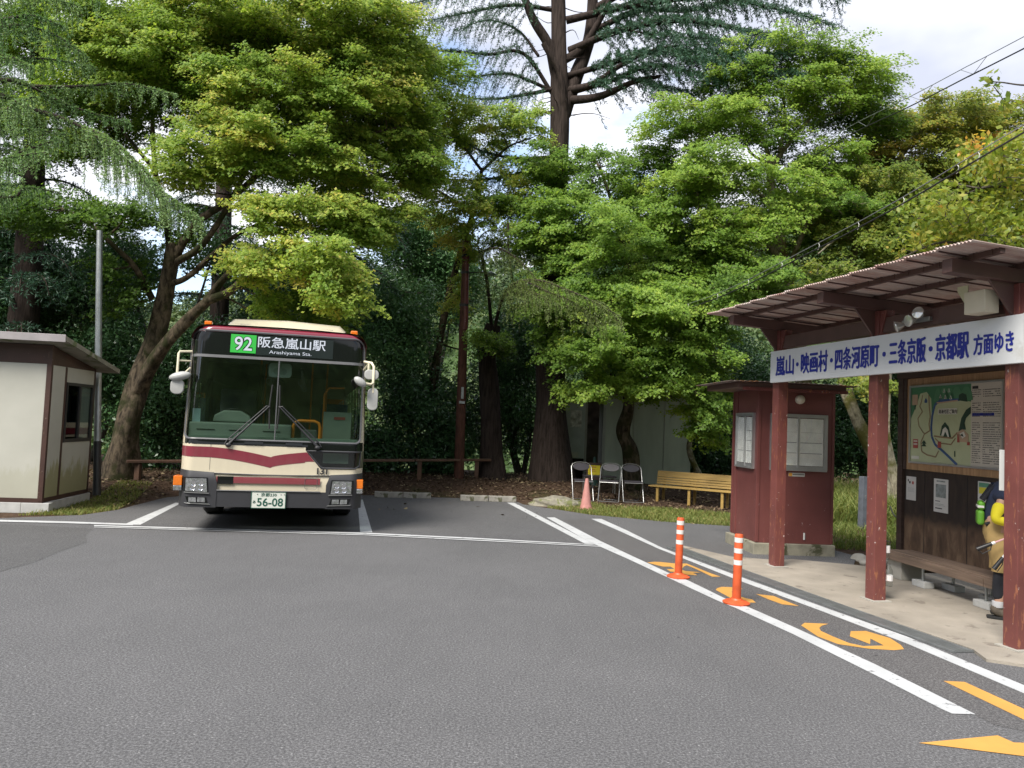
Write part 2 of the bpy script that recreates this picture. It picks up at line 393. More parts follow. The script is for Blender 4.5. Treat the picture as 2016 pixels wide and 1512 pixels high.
flat('road_patch', [(-7.151, 10.164), (-6.434, 10.292), (-5.43, 10.205), (-5.203, 9.626), (-4.927, 9.168), (-4.884, 8.561), (-4.761, 7.874), (-4.781, 7.542), (-4.766, 6.834)], M['asphalt_patch'], 0.002)
ZM = 0.004
wl_ = M['road_white']
flat('lane_marking', [(0.701, 13.536), (0.846, 13.586), (1.349, 10.974), (1.591, 9.893), (1.873, 8.678), (1.983, 8.366), (2.171, 7.439), (2.279, 7.193), (2.441, 6.559), (2.668, 5.569), (2.777, 4.916), (2.821, 4.636), (2.68, 4.634), (2.658, 4.705), (2.549, 5.317), (2.352, 6.317), (2.14, 7.149), (2.066, 7.357), (1.775, 8.529), (1.534, 9.527), (1.174, 10.879)], wl_, ZM)
flat('lane_marking', [(1.489, 13.602), (1.673, 13.65), (1.915, 12.235), (2.079, 11.032), (2.151, 10.559), (2.612, 8.828), (3.044, 7.268), (3.314, 6.378), (3.504, 5.231), (3.761, 4.094), (3.615, 3.935), (3.391, 5.062), (3.202, 6.162), (2.917, 7.246), (2.539, 8.577), (2.069, 10.537), (1.954, 11.188), (1.772, 12.192)], wl_, ZM)
flat('bay_line', [(-0.002, 15.769), (0.143, 15.828), (1.224, 10.687), (1.097, 10.675)], wl_, ZM)
flat('bay_line', [(-2.924, 15.154), (-2.832, 15.193), (-1.874, 10.908), (-2.041, 10.884)], wl_, ZM)
flat('bay_line', [(-5.731, 13.418), (-5.625, 13.375), (-5.045, 10.711), (-5.25, 10.672)], wl_, ZM)
flat('stop_line', [(-7.287, 10.547), (-6.066, 10.706), (-5.16, 10.745), (-5.092, 10.606), (-5.974, 10.546), (-7.178, 10.392)], wl_, 0.008)
flat('stop_line', [(-5.563, 10.488), (-3.804, 10.656), (-1.951, 10.82), (-0.46, 10.777), (1.182, 10.617), (1.266, 10.56), (-0.454, 10.661), (-1.929, 10.707), (-3.764, 10.546), (-5.51, 10.391)], wl_, 0.008)
flat('stop_line', [(-5.482, 10.339), (-3.746, 10.497), (-1.919, 10.652), (-0.451, 10.597), (1.273, 10.501), (1.28, 10.443), (-0.448, 10.529), (-1.906, 10.583), (-3.723, 10.435), (-5.452, 10.283)], wl_, 0.008)
ro = M['road_orange']
flat('road_lettering', [(1.721, 9.383), (1.821, 9.458), (1.901, 9.46), (2.067, 9.396), (2.21, 9.429), (2.354, 8.826), (2.414, 8.664), (2.312, 8.642), (2.226, 9.136), (2.181, 9.305), (2.123, 9.209), (2.053, 9.003), (2.072, 8.93), (2.252, 8.878), (2.14, 8.824), (2.161, 8.696), (2.046, 8.689), (1.975, 8.833), (1.891, 8.845), (1.875, 8.994), (1.974, 9.016), (1.959, 9.172), (1.865, 9.151), (1.784, 9.263)], ro, ZM)
flat('road_lettering', [(2.162, 7.932), (2.203, 8.025), (2.27, 8.1), (2.437, 8.108), (2.469, 8.04), (2.391, 7.952), (2.354, 7.969), (2.303, 7.864), (2.298, 7.725), (2.371, 7.582), (2.414, 7.547), (2.407, 7.418), (2.274, 7.394), (2.214, 7.553)], ro, ZM)
flat('road_lettering', [(2.534, 7.815), (2.691, 7.753), (2.726, 7.593), (2.791, 7.343), (2.649, 7.389), (2.579, 7.599)], ro, ZM)
flat('road_lettering', [(2.532, 6.606), (2.598, 6.7), (2.803, 6.7), (2.717, 6.628), (2.662, 6.546), (2.635, 6.447), (2.668, 6.284), (2.72, 6.105), (2.799, 6.034), (2.978, 6.079), (2.962, 6.27), (2.881, 6.101), (2.816, 6.314), (2.897, 6.48), (3.038, 6.509), (3.14, 6.311), (3.127, 6.109), (3.093, 5.996), (2.995, 5.955), (2.807, 5.968), (2.614, 6.062), (2.537, 6.265)], ro, ZM)
flat('road_arrow', [(2.975, 5.251), (3.116, 5.248), (3.193, 4.765), (3.256, 4.125), (3.104, 4.031), (3.071, 4.583)], ro, ZM)
flat('road_arrow', [(2.237, 4.17), (2.752, 4.323), (2.781, 4.231), (3.349, 4.242), (3.163, 4.007), (2.718, 4.054)], ro, ZM)

# shelter floor slab, lighter kerb strip and the drain in front of it
sl = MB().prism([(2.402, 10.889), (2.432, 10.61), (2.897, 8.737), (3.262, 7.326), (3.634, 6.02), (3.579, 5.758), (4.5, 5.3), (6.3, 5.3), (5.75, 9.5), (4.9, 9.3), (4.432, 9.731), (3.698, 9.989), (3.457, 9.859), (2.913, 9.988)], -0.05, 0.022, 'xy')
slab_mat = mat('worn_concrete', (0.27, 0.24, 0.20), 0.92, var=0.2, sc_=2.4, bump=0.55, bsc=55, spots=((0.17, 0.145, 0.12), 5.0, 0.60))
tag(sl.build('pavement', slab_mat), kind='structure')
g0, g1, g2, g3 = Vector((*(2.211, 10.618), 0)), Vector((*(3.46, 5.956), 0)), Vector((*(3.617, 5.984), 0)), Vector((*(2.396, 10.666), 0))
gm = MB()
N_ = 210
for i in range(N_):
    t = (i + 0.5) / N_; a = g0.lerp(g1, t); b = g3.lerp(g2, t)
    gm.bar((a.x, a.y, 0.010), (b.x, b.y, 0.010), 0.013, 0.012)
for a, b in ((g0, g1), (g3, g2)): gm.bar((a.x, a.y, 0.011), (b.x, b.y, 0.011), 0.022, 0.016)
for q in (0.33, 0.66):
    gm.bar((*g0.lerp(g3, q).xy, 0.009), (*g1.lerp(g2, q).xy, 0.009), 0.010, 0.010)
gt = gm.build('drain_grate', M['galv']); tag(gt, 'long galvanised drain grate along the edge of the concrete shelter floor', 'drain grate')

# ground cover: litter, grass
def quads_from(c, t, n, ln, wd):
    """one rhomb per row: centre c, long axis t, normal n"""
    b = np.cross(n, t); b /= np.linalg.norm(b, axis=1, keepdims=True) + 1e-9
    ln = np.asarray(ln)[:, None]; wd = np.asarray(wd)[:, None]
    V = np.stack([c - t * ln / 2, c + b * wd / 2 + t * ln * .08, c + t * ln / 2, c - b * wd / 2 + t * ln * .08], 1)
    return V.reshape(-1, 3), np.arange(len(c) * 4, dtype=np.int32).reshape(-1, 4)
def unit(a): return a / (np.linalg.norm(a, axis=-1, keepdims=True) + 1e-9)
def rnd_poly(poly, n, rng):
    P = np.array([p[:2] for p in poly]); lo, hi = P.min(0), P.max(0); out = []
    while len(out) < n:
        q = rng.uniform(lo, hi, (n * 2, 2)); x, y = q[:, 0], q[:, 1]; ins = np.zeros(len(q), bool); j = len(P) - 1
        for i in range(len(P)):
            xi, yi = P[i]; xj, yj = P[j]
            if yi != yj: ins ^= ((yi > y) != (yj > y)) & (x < (xj - xi) * (y - yi) / (yj - yi) + xi)
            j = i
        out += q[ins].tolist()
    return np.array(out[:n])
rng = np.random.default_rng(5)
M['litter'] = leaf('litter', [(0.0, (0.035, 0.020, 0.013)), (0.5, (0.088, 0.056, 0.037)), (0.8, (0.17, 0.118, 0.074)), (1.0, (0.32, 0.26, 0.15))], 0.1, 0.8)
def litter(name, poly, n, zf=gz):
    p = rnd_poly(poly, n, rng); z = zf(p[:, 0], p[:, 1]) + rng.uniform(-0.01, 0.03, n)
    c = np.column_stack([p, z]); t = unit(np.column_stack([rng.normal(size=(n, 2)), rng.normal(0, .25, n)]))
    nn = unit(np.column_stack([rng.normal(0, .45, (n, 2)), np.ones(n)]))
    s = rng.uniform(0.03, 0.09, n)
    V, Q = quads_from(c, t, nn, s, s * rng.uniform(.3, .8, n))
    return tag(np_mesh(name, V, Q, M['litter'], rng.uniform(0, 1, n)), kind='stuff')
litter('fallen_leaves', [(0.125, 16.566), (-2.966, 16.221), (-4.0, 16.1), (-6.3, 15.7), (-6.238, 12.413), (-9, 13.6), (-11, 20), (-4, 21.5), (3, 21.5), (5.5, 18.3), (5.2, 15.9), (1.6, 15.6)], 16000)
litter('fallen_leaves', [(-6, 13), (3.5, 13.4), (2.2, 15.2), (-6.2, 16.2)], 60, lambda x, y: x * 0)
M['grass'] = leaf('grass', [(0.0, (0.06, 0.10, 0.02)), (0.5, (0.14, 0.19, 0.04)), (0.8, (0.25, 0.26, 0.08)), (1.0, (0.34, 0.28, 0.11))], 0.35, 0.6)
def grass(name, poly, n, h0, h1, wd, tint=(0, 1), lean=.35):
    p = rnd_poly(poly, n, rng)
    patch = np.sin(p[:, 0] * 3.1 + 1) * np.sin(p[:, 1] * 2.7) + rng.normal(0, .5, n)
    p = p[patch > -0.75]; n = len(p)
    h = rng.uniform(h0, h1, n) * rng.uniform(.6, 1, n)
    d = unit(np.column_stack([rng.normal(0, lean, (n, 2)), np.ones(n)]))
    z = gz(p[:, 0], p[:, 1]) - 0.015
    c = np.column_stack([p, z]); a = rng.uniform(0, 2 * pi, n); s = np.column_stack([np.cos(a), np.sin(a), 0 * a]) * wd * rng.uniform(.6, 1.3, (n, 1))
    mid = c + d * h[:, None] * .55; tip = c + d * h[:, None] + np.column_stack([d[:, :2] * h[:, None] * .7, -h * .12])
    V = np.stack([c - s / 2, c + s / 2, mid + s * .4, tip, mid - s * .4], 1).reshape(-1, 3)
    b = np.arange(n)[:, None] * 5
    Q = np.concatenate([b + np.array([0, 1, 2, 4]), b + np.array([4, 2, 3, 3])])
    Q = np.concatenate([b + np.array([0, 1, 2, 4])])
    T = b + np.array([4, 2, 3])
    tn = np.clip(rng.uniform(*tint, n), 0, 1)
    # triangles are written as quads with the tip doubled a hair apart
    V2 = np.concatenate([V, tip + s * .05]); T4 = np.column_stack([T[:, 0], T[:, 1], np.arange(n) + len(V), T[:, 2]])
    return tag(np_mesh(name, V2, np.concatenate([Q, T4]), M['grass'], np.concatenate([tn, tn])), kind='stuff')
grass('grass', [(1.002, 14.933), (1.523, 14.284), (2.71, 13.64), (4.3, 13.3), (5.2, 13.4), (5.0, 15.3), (3.2, 15.9), (1.914, 16.039)], 17000, .05, .13, .012, (0.2, 1.0))
grass('grass', [(0.765, 15.112), (0.912, 15.077), (1.532, 14.367), (2.064, 16.405), (1.345, 16.863)], 2600, .03, .10, .012, (0.5, 1.0))
grass('grass', [(-7.09, 11.207), (-6.294, 11.491), (-6.161, 12.294), (-6.903, 15.067), (-7.559, 15.093), (-7.143, 13.264), (-6.943, 11.718)], 5200, .03, .10, .012, (0.3, 1.0))
grass('grass', [(4.7, 11.3), (6.2, 11.0), (8.5, 13), (10.5, 19.5), (6, 19), (4.9, 14)], 22000, .06, .22, .014, (0.1, .8))
grass('tall_grass', [(5.2, 14.6), (8.0, 13.8), (11, 19), (6.2, 19.5)], 17000, .35, .8, .02, (0.15, .9), .3)

# ================================================================ SHELTER
SHR = -math.atan2(0.9767, 0.2147)
sh = empty('bus_shelter', (3.29, 9.41, 0), SHR, 'open maroon bus shelter with rusty steel posts under a sloping corrugated roof', 'bus shelter')
ZB = lambda y: 2.885 - 0.055 * y
for px, pm in ((0, 'maroon_rust'), (1.77, 'maroon_rust'), (3.40, 'maroon_rust'), (0.15, 'brown_steel'), (1.9, 'brown_steel'), (3.6, 'brown_steel')):
    b = MB()
    y0 = 0.0 if pm == 'maroon_rust' else 2.05
    b.box(px - .066, px + .066, y0 - .066, y0 + .066, 0.0, ZB(y0) - 0.002)
    if pm == 'maroon_rust':
        # flared gusset at the top, and the base plate
        b.prism([(px - .066, 2.60), (px - .16, ZB(y0) - .004), (px + .16, ZB(y0) - .004), (px + .066, 2.60)], y0 - .05, y0 + .05)
    b.build('post', M[pm], sh, bevel=.006)
    if pm == 'maroon_rust': MB().box(px - .11, px + .11, y0 - .10, y0 + .10, 0.022, 0.032).build('base_plate', M['concrete'], sh)
for x in (0, 1.77, 3.40):
    b = MB(); b.bar((x, -.68, ZB(-.68) + .055), (x, 2.2, ZB(2.2) + .055), .10, .11)
    b.prism([(-.066, 2.62), (-.30, ZB(-.3) + .003), (.30, ZB(.3) + .003), (.066, 2.62)], x - .012, x + .012, 'yz')
    b.build('rafter', M['brown_steel'], sh, bevel=.004)
b = MB(); b.box(-.02, 3.75, -.035, .035, 2.66, 2.81); b.build('beam', M['brown_steel'], sh, bevel=.004)
for y in (-.50, -.03, .6, 1.25, 2.0):
    b = MB(); z = ZB(y) + .11
    b.box(-.38, 3.74, y - .022, y + .022, z + .001, z + .042)
    for i in range(24): b.box(-.36 + i * .175, -.353 + i * .175, y - .026, y + .026, z + .001, z + .05)
    b.build('purlin', M['brown_steel'], sh)
# corrugated sheets: each one laps over the next
roof_mat = None
def sheet_mat():
    m, n, l, p = _nt('faded_red_sheet')
    v = _obj(n, l, (1, .25, 1))
    c = _ramp(n, l, _noise(n, l, v, 5, 8, .7, .3), [(.32, (.24, .10, .085)), (.48, (.46, .32, .28)), (.66, (.60, .53, .49))])
    f = _ramp(n, l, _noise(n, l, _obj(n, l), .9, 5), [(.42, (0, 0, 0)), (.62, (1, 1, 1))])
    c = _mix(n, l, _mix(n, l, .6, (0, 0, 0), f), c, (.46, .40, .365))
    l.new(c, p.inputs['Base Color']); p.inputs['Roughness'].default_value = .75
    _bump(n, l, p, _noise(n, l, v, 40, 4), .3); return m
M['sheet'] = sheet_mat()
sw, x0 = .36, -.40; ns = 12
Vs, Fs = [], []
b = MB()
for k in range(ns):
    xs = np.linspace(x0 + k * .3475 - .012, x0 + k * .3475 + sw - .012, 46)
    wav = .008 * np.sin(np.arange(46) * pi / 2 * .9)
    zo = np.linspace(.014, 0, 46) + wav
    for th in (0,):
        ys = (-.80, .7, 2.25)
        vs = []
        for t in (0, .0045):
            for y in ys:
                for i in range(46): vs.append((xs[i], y, ZB(y) + .152 + zo[i] + t))
        fs = []
        o2 = 3 * 46
        for r_ in range(2):
            for i in range(45):
                a = r_ * 46 + i; fs.append((a, a + 1, a + 47, a + 46)); fs.append((o2 + a, o2 + a + 46, o2 + a + 47, o2 + a + 1))
        for i in range(45):
            fs.append((i, o2 + i, o2 + i + 1, i + 1)); fs.append((92 + i, 93 + i, o2 + 93 + i, o2 + 92 + i))
        for r_ in range(2):
            a = r_ * 46; fs.append((a, a + 46, o2 + a + 46, o2 + a)); a += 45; fs.append((a, o2 + a, o2 + a + 46, a + 46))
        b.add(vs, fs)
b.build('roof', M['sheet'], sh)
b = MB()
for k in range(1, ns):
    x = x0 + k * .3475 - .004; b.bar((x, -.775, ZB(-.775) + .150), (x, 2.24, ZB(2.24) + .150), .012, .010)
b.build('sheet_joint', M['brown_steel'], sh)

# the long sign, hung on the posts
sg = empty('destination_sign', (3.29, 9.41, 0), SHR, 'long white sign with blue Japanese lettering across the front of the shelter', 'sign')
MB().box(-.03, 1.77, -.125, -.075, 2.24, 2.622).build('sign_panel', mat('sign_white', (.54, .55, .56), .4, var=.08, sc_=1.5, spots=((.48, .48, .47), 1.6, .66)), sg, bevel=.004)
MB().box(1.772, 3.56, -.125, -.075, 2.24, 2.622).build('sign_panel', bpy.data.materials['sign_white'], sg, bevel=.004)
MB().box(3.562, 3.61, -.13, -.07, 2.236, 2.626).build('end_cap', M['white'], sg, bevel=.004)
M['blue_ink'] = mat('blue_ink', (.010, .018, .22), .5, var=.05)
M['ink'] = mat('black_ink', (.02, .02, .022), .6, var=.05)
def sx(px): # column of the sign read off the photograph's letter spacing -> metres along the sign
    return px
for s_, a, b_, z0, z1 in (('嵐山', .10, .47, 2.318, 2.548), ('映画村', .62, 1.11, 2.318, 2.548), ('四条河原町', 1.245, 1.925, 2.318, 2.548), ('三条京阪', 2.075, 2.545, 2.318, 2.548), ('京都駅', 2.665, 3.03, 2.318, 2.548), ('方面ゆき', 3.085, 3.475, 2.335, 2.505)):
    text(s_, b_ - a, z1 - z0, M['blue_ink'], sg, (a, -.1285, z0), bold=.024)
for x in (.545, 1.178, 2.0, 2.605): MB().lathe([(.024, -.1292), (.024, -.1262)], (x, 0, 2.43), 16, 'y').build('lettering', M['blue_ink'], sg)

# lamps, speaker and notice on the shelter
fl = empty('floodlight', (3.29, 9.41, 0), SHR, 'cluster of three round glass floodlights on the shelter beam above the sign', 'floodlight')
MB().box(2.16, 2.52, -.068, -.037, 2.70, 2.74).build('bracket', M['galv'], fl, bevel=.003)
M['lamp_glass'] = mat('lamp_glass', (.62, .62, .58), .12, metal=.55, var=.15, sc_=20)
for x, z, dx, dz in ((2.22, 2.70, -.10, -.06), (2.36, 2.72, 0, -.02), (2.45, 2.755, .05, .035)):
    b = MB(); d = Vector((dx, -.16, dz)).normalized(); q = d.to_track_quat('Z', 'Y').to_matrix().to_4x4(); q.translation = Vector((x, -.075, z))
    b.m = q; b.lathe([(.012, 0), (.02, .015), (.03, .03), (.052, .075), (.056, .085), (.053, .092), (.02, .098), (.001, .099)], n=18)
    b.build('lamp', M['lamp_glass'], fl, smooth=True)
sp = empty('loudspeaker', (3.29, 9.41, 0), SHR, 'cream loudspeaker box on a pierced bracket beside the near post', 'loudspeaker')
M['cream_plastic'] = mat('cream_plastic', (.56, .50, .38), .5, var=.08, spots=((.40, .30, .18), 7, .66))
MB().box(3.13, 3.34, -.27, -.13, 2.655, 2.84).build('box', M['cream_plastic'], sp, bevel=.008)
b = MB(); b.prism([(3.05, 2.90), (3.16, 2.90), (3.16, 2.80), (3.12, 2.76), (3.05, 2.86)], -.26, -.254); b.build('bracket', mat('bracket_cream', (.50, .47, .30), .5), sp)
MB().box(3.14, 3.33, -.13, -.036, 2.74, 2.78).build('mount', M['black'], sp)
wn_ = tag(MB().box(3.20, 3.325, .02, .034, 1.23, 1.56).build('notice_plate', M['white'], None, bevel=.003), 'blank white plate fixed to the side of the near shelter post', 'plate')
wn_.location = (3.29, 9.41, 0); wn_.rotation_euler = (0, 0, SHR)
bt = empty('umbrella_holder', (3.29, 9.41, 0), SHR, 'bundle of clear plastic bottles tied to the middle shelter post', 'plastic bottles')
M['clear'] = glass('clear_plastic', (.86, .88, .88), .9, .08)
for i, (x, y, z, h_) in enumerate(((1.77, .11, .42, .27), (1.70, .12, .20, .24), (1.79, .13, .16, .22))):
    MB().lathe([(.035, 0), (.04, .02), (.04, h_ * .7), (.016, h_ * .92), (.016, h_)], (x, y, z), 12).build('bottle', M['clear'], bt, smooth=True)
    MB().lathe([(.041, h_ * .25), (.0412, h_ * .5)], (x, y, z), 12).build('label_band', mat('pale_label', (.62, .60, .60), .5, spots=((.5, .1, .12), 16, .56)), bt)
b = MB(); b.tube([(1.77, .068, .62), (1.80, .12, .60), (1.77, .17, .58), (1.72, .12, .60), (1.77, .068, .62)], .004, 5); b.build('string', M['black'], bt)

# ---------------------------------------------------------------- notice board and its papers
BDR = -math.atan2(.9956, .094)
bd = empty('notice_board', (4.85, 10.0, 0), BDR, 'tall timber notice board behind the shelter bench with a framed map', 'notice board')
M['darkwood'] = wood('dark_timber', (.045, .026, .020), (1, 1, 8), .3)
M['planks'] = wood('pale_planks', (.33, .20, .105), (9, 1, .6), .28, spots=((.20, .10, .045), 14, .70))
def panel_mat():
    m, n, l, p = _nt('weathered_ply')
    v = _obj(n, l)
    w = _noise(n, l, _obj(n, l, (2.5, 1, .8)), 3.2, 7, .65, .4)
    s = n.new('ShaderNodeSeparateXYZ'); l.new(v, s.inputs[0])
    c = _ramp(n, l, w, [(.3, (.012, .008, .007)), (.5, (.026, .017, .013)), (.7, (.045, .029, .021))])
    c2 = _ramp(n, l, w, [(.3, (.055, .032, .021)), (.5, (.12, .072, .044)), (.68, (.22, .145, .09))])
    add = n.new('ShaderNodeMath'); add.operation = 'MULTIPLY_ADD'; l.new(w, add.inputs[0]); add.inputs[1].default_value = .35; l.new(s.outputs[2], add.inputs[2])
    f = _ramp(n, l, add.outputs[0], [(.80, (1, 1, 1)), (.90, (0, 0, 0))])   # worn by the backs of people sitting
    l.new(_mix(n, l, f, c, c2), p.inputs['Base Color']); p.inputs['Roughness'].default_value = .75
    return m
for x in (.42, 2.62): MB().box(x - .05, x + .05, -.04, .06, 0, 2.43).build('post', M['darkwood'], bd, bevel=.004)
MB().box(.47, 2.57, .0, .03, .22, 1.252).build('lower_panel', panel_mat(), bd)
for x in (.86, 1.6, 2.3): MB().box(x - .003, x + .003, -.003, .0, .25, 1.25).build('panel_joint', M['black'], bd)
b = MB()
for i in range(26):
    x = .53 + i * .0775; b.box(x, x + .0755, -.02, .03, 1.255, 2.362)
b.build('plank_panel', M['planks'], bd, bevel=.003)
MB().box(.37, 2.67, -.06, .08, 2.365, 2.44).build('top_rail', M['darkwood'], bd, bevel=.004)
MB().box(.47, .53, -.03, .03, 1.255, 2.362).build('side_batten', M['darkwood'], bd)
# the map
mp_ = MB(); X0, X1, Z0, Z1 = .61, 2.185, 1.335, 2.272
for a in ((X0, X1, Z0, Z0 + .022), (X0, X1, Z1 - .022, Z1), (X0, X0 + .022, Z0 + .022, Z1 - .022), (X1 - .022, X1, Z0 + .022, Z1 - .022)): mp_.box(a[0], a[1], -.048, -.021, a[2], a[3])
mf = mp_.build('map_frame', M['alu'], bd)
XM = 1.69
MB().box(X0 + .022, XM, -.034, -.022, Z0 + .022, Z1 - .022).build('map_sheet', mat('map_green', (.42, .46, .29), .5, var=.08), mf)
MB().box(XM, X1 - .022, -.034, -.022, Z0 + .022, Z1 - .022).build('timetable_sheet', mat('table_grey', (.50, .46, .40), .5, var=.06), mf)
def mp2(u, v): return (X0 + .022 + u * (XM - X0 - .022), Z1 - .022 - v * (Z1 - Z0 - .044))
def mappoly(pts, material, y): MB().prism([mp2(*p) for p in pts], y, y + .0015).build('map_print', material, mf)
def mapline(pts, w, material, y):
    P = [Vector((mp2(*p)[0], 0, mp2(*p)[1])) for p in pts]; b = MB()
    for i in range(len(P) - 1): b.bar((P[i].x, y, P[i].z), (P[i+1].x, y, P[i+1].z), .0015, w, (0, 0, 1)) if abs((P[i+1]-P[i]).x) > abs((P[i+1]-P[i]).z) else b.bar((P[i].x, y, P[i].z), (P[i+1].x, y, P[i+1].z), .0015, w, (1, 0, 0))
    b.build('map_print', material, mf)
g1_, g2_, br_, bl_ = mat('map_dark_green', (.05, .17, .085), .5), mat('map_forest', (.022, .055, .035), .5), mat('map_brown', (.25, .17, .10), .5), mat('map_blue', (.035, .085, .22), .5)
tl_, wt_, rd_ = mat('map_tan', (.42, .30, .21), .5), mat('map_white', (.58, .57, .52), .5), mat('map_red', (.33, .06, .05), .5)
mappoly([(0, 0), (1, 0), (1, .22), (.86, .20), (.45, .22), (.38, .42), (.36, .16), (.28, .07), (.16, .09), (.11, .22), (0, .42)], g1_, -.0357)
for cx, r_ in ((.48, .07), (.58, .09), (.66, .085), (.78, .1), (.93, .1)): mappoly([(cx - r_, .2), (cx - r_ * .8, .1), (cx - r_ * .3, .035), (cx + r_ * .3, .035), (cx + r_ * .8, .1), (cx + r_, .2)], mat('map_hill', (.075, .21, .11), .5), -.0372)
for u, v in ((.52, .16), (.60, .17), (.69, .18), (.58, .09), (.66, .09)):
    mappoly([(u - .02, v), (u, v - .05), (u + .02, v)], wt_, -.0387); mappoly([(u - .009, v - .004), (u, v - .035), (u + .009, v - .004)], g2_, -.0402)
mapline([(.83, .19), (.52, .195), (.43, .24), (.385, .38), (.37, .52), (.38, .66), (.44, .76), (.54, .82), (.66, .90), (.80, 1.0)], .030, bl_, -.0372)
mapline([(.80, .20), (.54, .22), (.46, .22)], .016, tl_, -.0387)
mapline([(.21, .11), (.19, .20), (.16, .26), (.21, .33), (.13, .42), (.15, .52), (.22, .60), (.25, .62)], .013, br_, -.0372)
mapline([(.32, .11), (.33, .26), (.35, .40), (.33, .50), (.35, .58), (.25, .63), (.19, .74), (.21, .86), (.30, .90), (.45, .92), (.50, .84)], .016, br_, -.0372)
mapline([(.42, .65), (.52, .66), (.72, .67), (.80, .60)], .018, br_, -.0372); mapline([(.44, .68), (.52, .74), (.70, .75), (.77, .67)], .014, br_, -.0372)
mappoly([(.52, .64), (.55, .52), (.60, .47), (.66, .53), (.70, .66)], g2_, -.0387); mappoly([(.545, .64), (.57, .56), (.61, .53), (.65, .57), (.67, .655)], wt_, -.0402); mappoly([(.58, .655), (.61, .59), (.65, .655)], g2_, -.0417)
mappoly([(.82, .58), (.86, .42), (.93, .32), (1, .28), (1, .36), (.93, .42), (.88, .56)], g2_, -.0387); mappoly([(.875, .56), (.90, .45), (.93, .56)], g2_, -.0387)
mappoly([(.81, .20), (.82, .13), (.87, .11), (.93, .13), (.95, .22)], g2_, -.0387)
mappoly([(.80, .60), (.88, .55), (.97, .62), (.97, .72), (.84, .71)], tl_, -.0387); mappoly([(.84, .61), (.90, .585), (.93, .64), (.88, .67)], wt_, -.0402); mappoly([(.85, .63), (.88, .61), (.90, .65)], g2_, -.0417)
for u0, u1, v0, v1, c in ((.025, .125, .10, .24, tl_), (.05, .14, .70, .82, rd_), (.06, .13, .715, .735, wt_), (.06, .13, .755, .775, wt_), (.80, .835, .62, .72, rd_), (.95, .99, .71, .75, rd_), (.02, .16, .925, .965, wt_), (.485, .54, .72, .80, rd_), (.07, .085, .24, .30, g2_), (.755, .77, .83, .90, g2_)):
    mappoly([(u0, v0), (u1, v0), (u1, v1), (u0, v1)], c, -.0387)
mappoly([(.245, .19), (.27, .15), (.295, .19), (.29, .215), (.25, .215)], bl_, -.0387)
for v in (.755, .79): mappoly([(.20, v), (.245, v - .045), (.29, v)], g2_, -.0387)
mappoly([(.485, .295), (.79, .295), (.79, .37), (.485, .37)], wt_, -.0387)
a = mp2(.495, .362); text('清滝付近ご案内', .292 * (XM - X0), .048, M['ink'], mf, (a[0], -.0405, a[1]), bold=.012)
b = MB(); rt = random.Random(3)
for r_ in range(34):
    z = Z1 - .10 - r_ * .0235
    if r_ in (4, 5, 13, 14): continue
    for c0, c1 in ((1.71, 1.86), (1.875, 2.15)):
        x = c0
        while x < c1 - .03:
            w = rt.uniform(.008, .022); b.box(x, min(x + w, c1), -.0362, -.0345, z, z + .0085); x += w + rt.choice((.004, .004, .012))
            if rt.random() < .06: x += .05
tag(b.build('small_print', mat('faint_ink', (.13, .125, .12), .6), mf), kind='stuff')
MB().box(1.71, 1.80, -.0362, -.0345, 2.19, 2.22).build('header_bar', M['ink'], mf); MB().box(1.71, 2.04, -.0362, -.0345, 1.90, 1.93).build('header_bar', M['blue_ink'], mf)

def poster(label, x0, x1, z0, z1, bits, yoff=-.004):
    t = empty('poster', (4.85, 10.0, 0), BDR, label, 'poster', 'papers pinned up under the map')
    MB().box(x0, x1, yoff, -.0012, z0, z1).build('sheet', M['white'], t)
    for u0, u1, v0, v1, c in bits: MB().box(x0 + u0 * (x1 - x0), x0 + u1 * (x1 - x0), yoff - .0012, yoff - .0002, z1 - v1 * (z1 - z0), z1 - v0 * (z1 - z0)).build('print', c, t)
    return t
gy_ = mat('print_grey', (.22, .25, .25), .6, var=.5, sc_=18); ye_ = mat('print_yellow', (.60, .55, .04), .6); tg_ = mat('print_green', (.10, .26, .17), .6)
poster('small white notice in two short columns at the far end of the board', .51, .70, .885, 1.17, [(.15, .25, .12, .22, M['ink']), (.3, .45, .2, .3, M['ink']), (.6, .78, .2, .32, rd_), (.15, .85, .48, .49, gy_), (.15, .85, .53, .54, gy_), (.15, .8, .58, .59, gy_), (.15, .85, .63, .64, gy_)])
poster('tall white poster with a grey landscape photo', 1.04, 1.29, .80, 1.18, [(.2, .8, .05, .09, gy_), (.14, .86, .16, .56, gy_), (.12, .45, .66, .68, M['ink']), (.12, .7, .75, .76, gy_), (.12, .8, .79, .80, gy_), (.12, .6, .87, .90, M['ink'])], -.006)
poster('narrow poster with green and bright yellow bands', 1.77, 1.955, .935, 1.205, [(.1, .9, .05, .22, tg_), (.1, .9, .23, .48, ye_), (.18, .7, .57, .60, gy_), (.1, .9, .8, .94, ye_)], -.006)
poster('wide white sheet partly hidden behind the walker', 1.99, 2.30, .82, 1.19, [(.25, .9, .08, .14, M['ink']), (.2, .9, .25, .26, gy_), (.2, .9, .3, .31, gy_)], -.004)

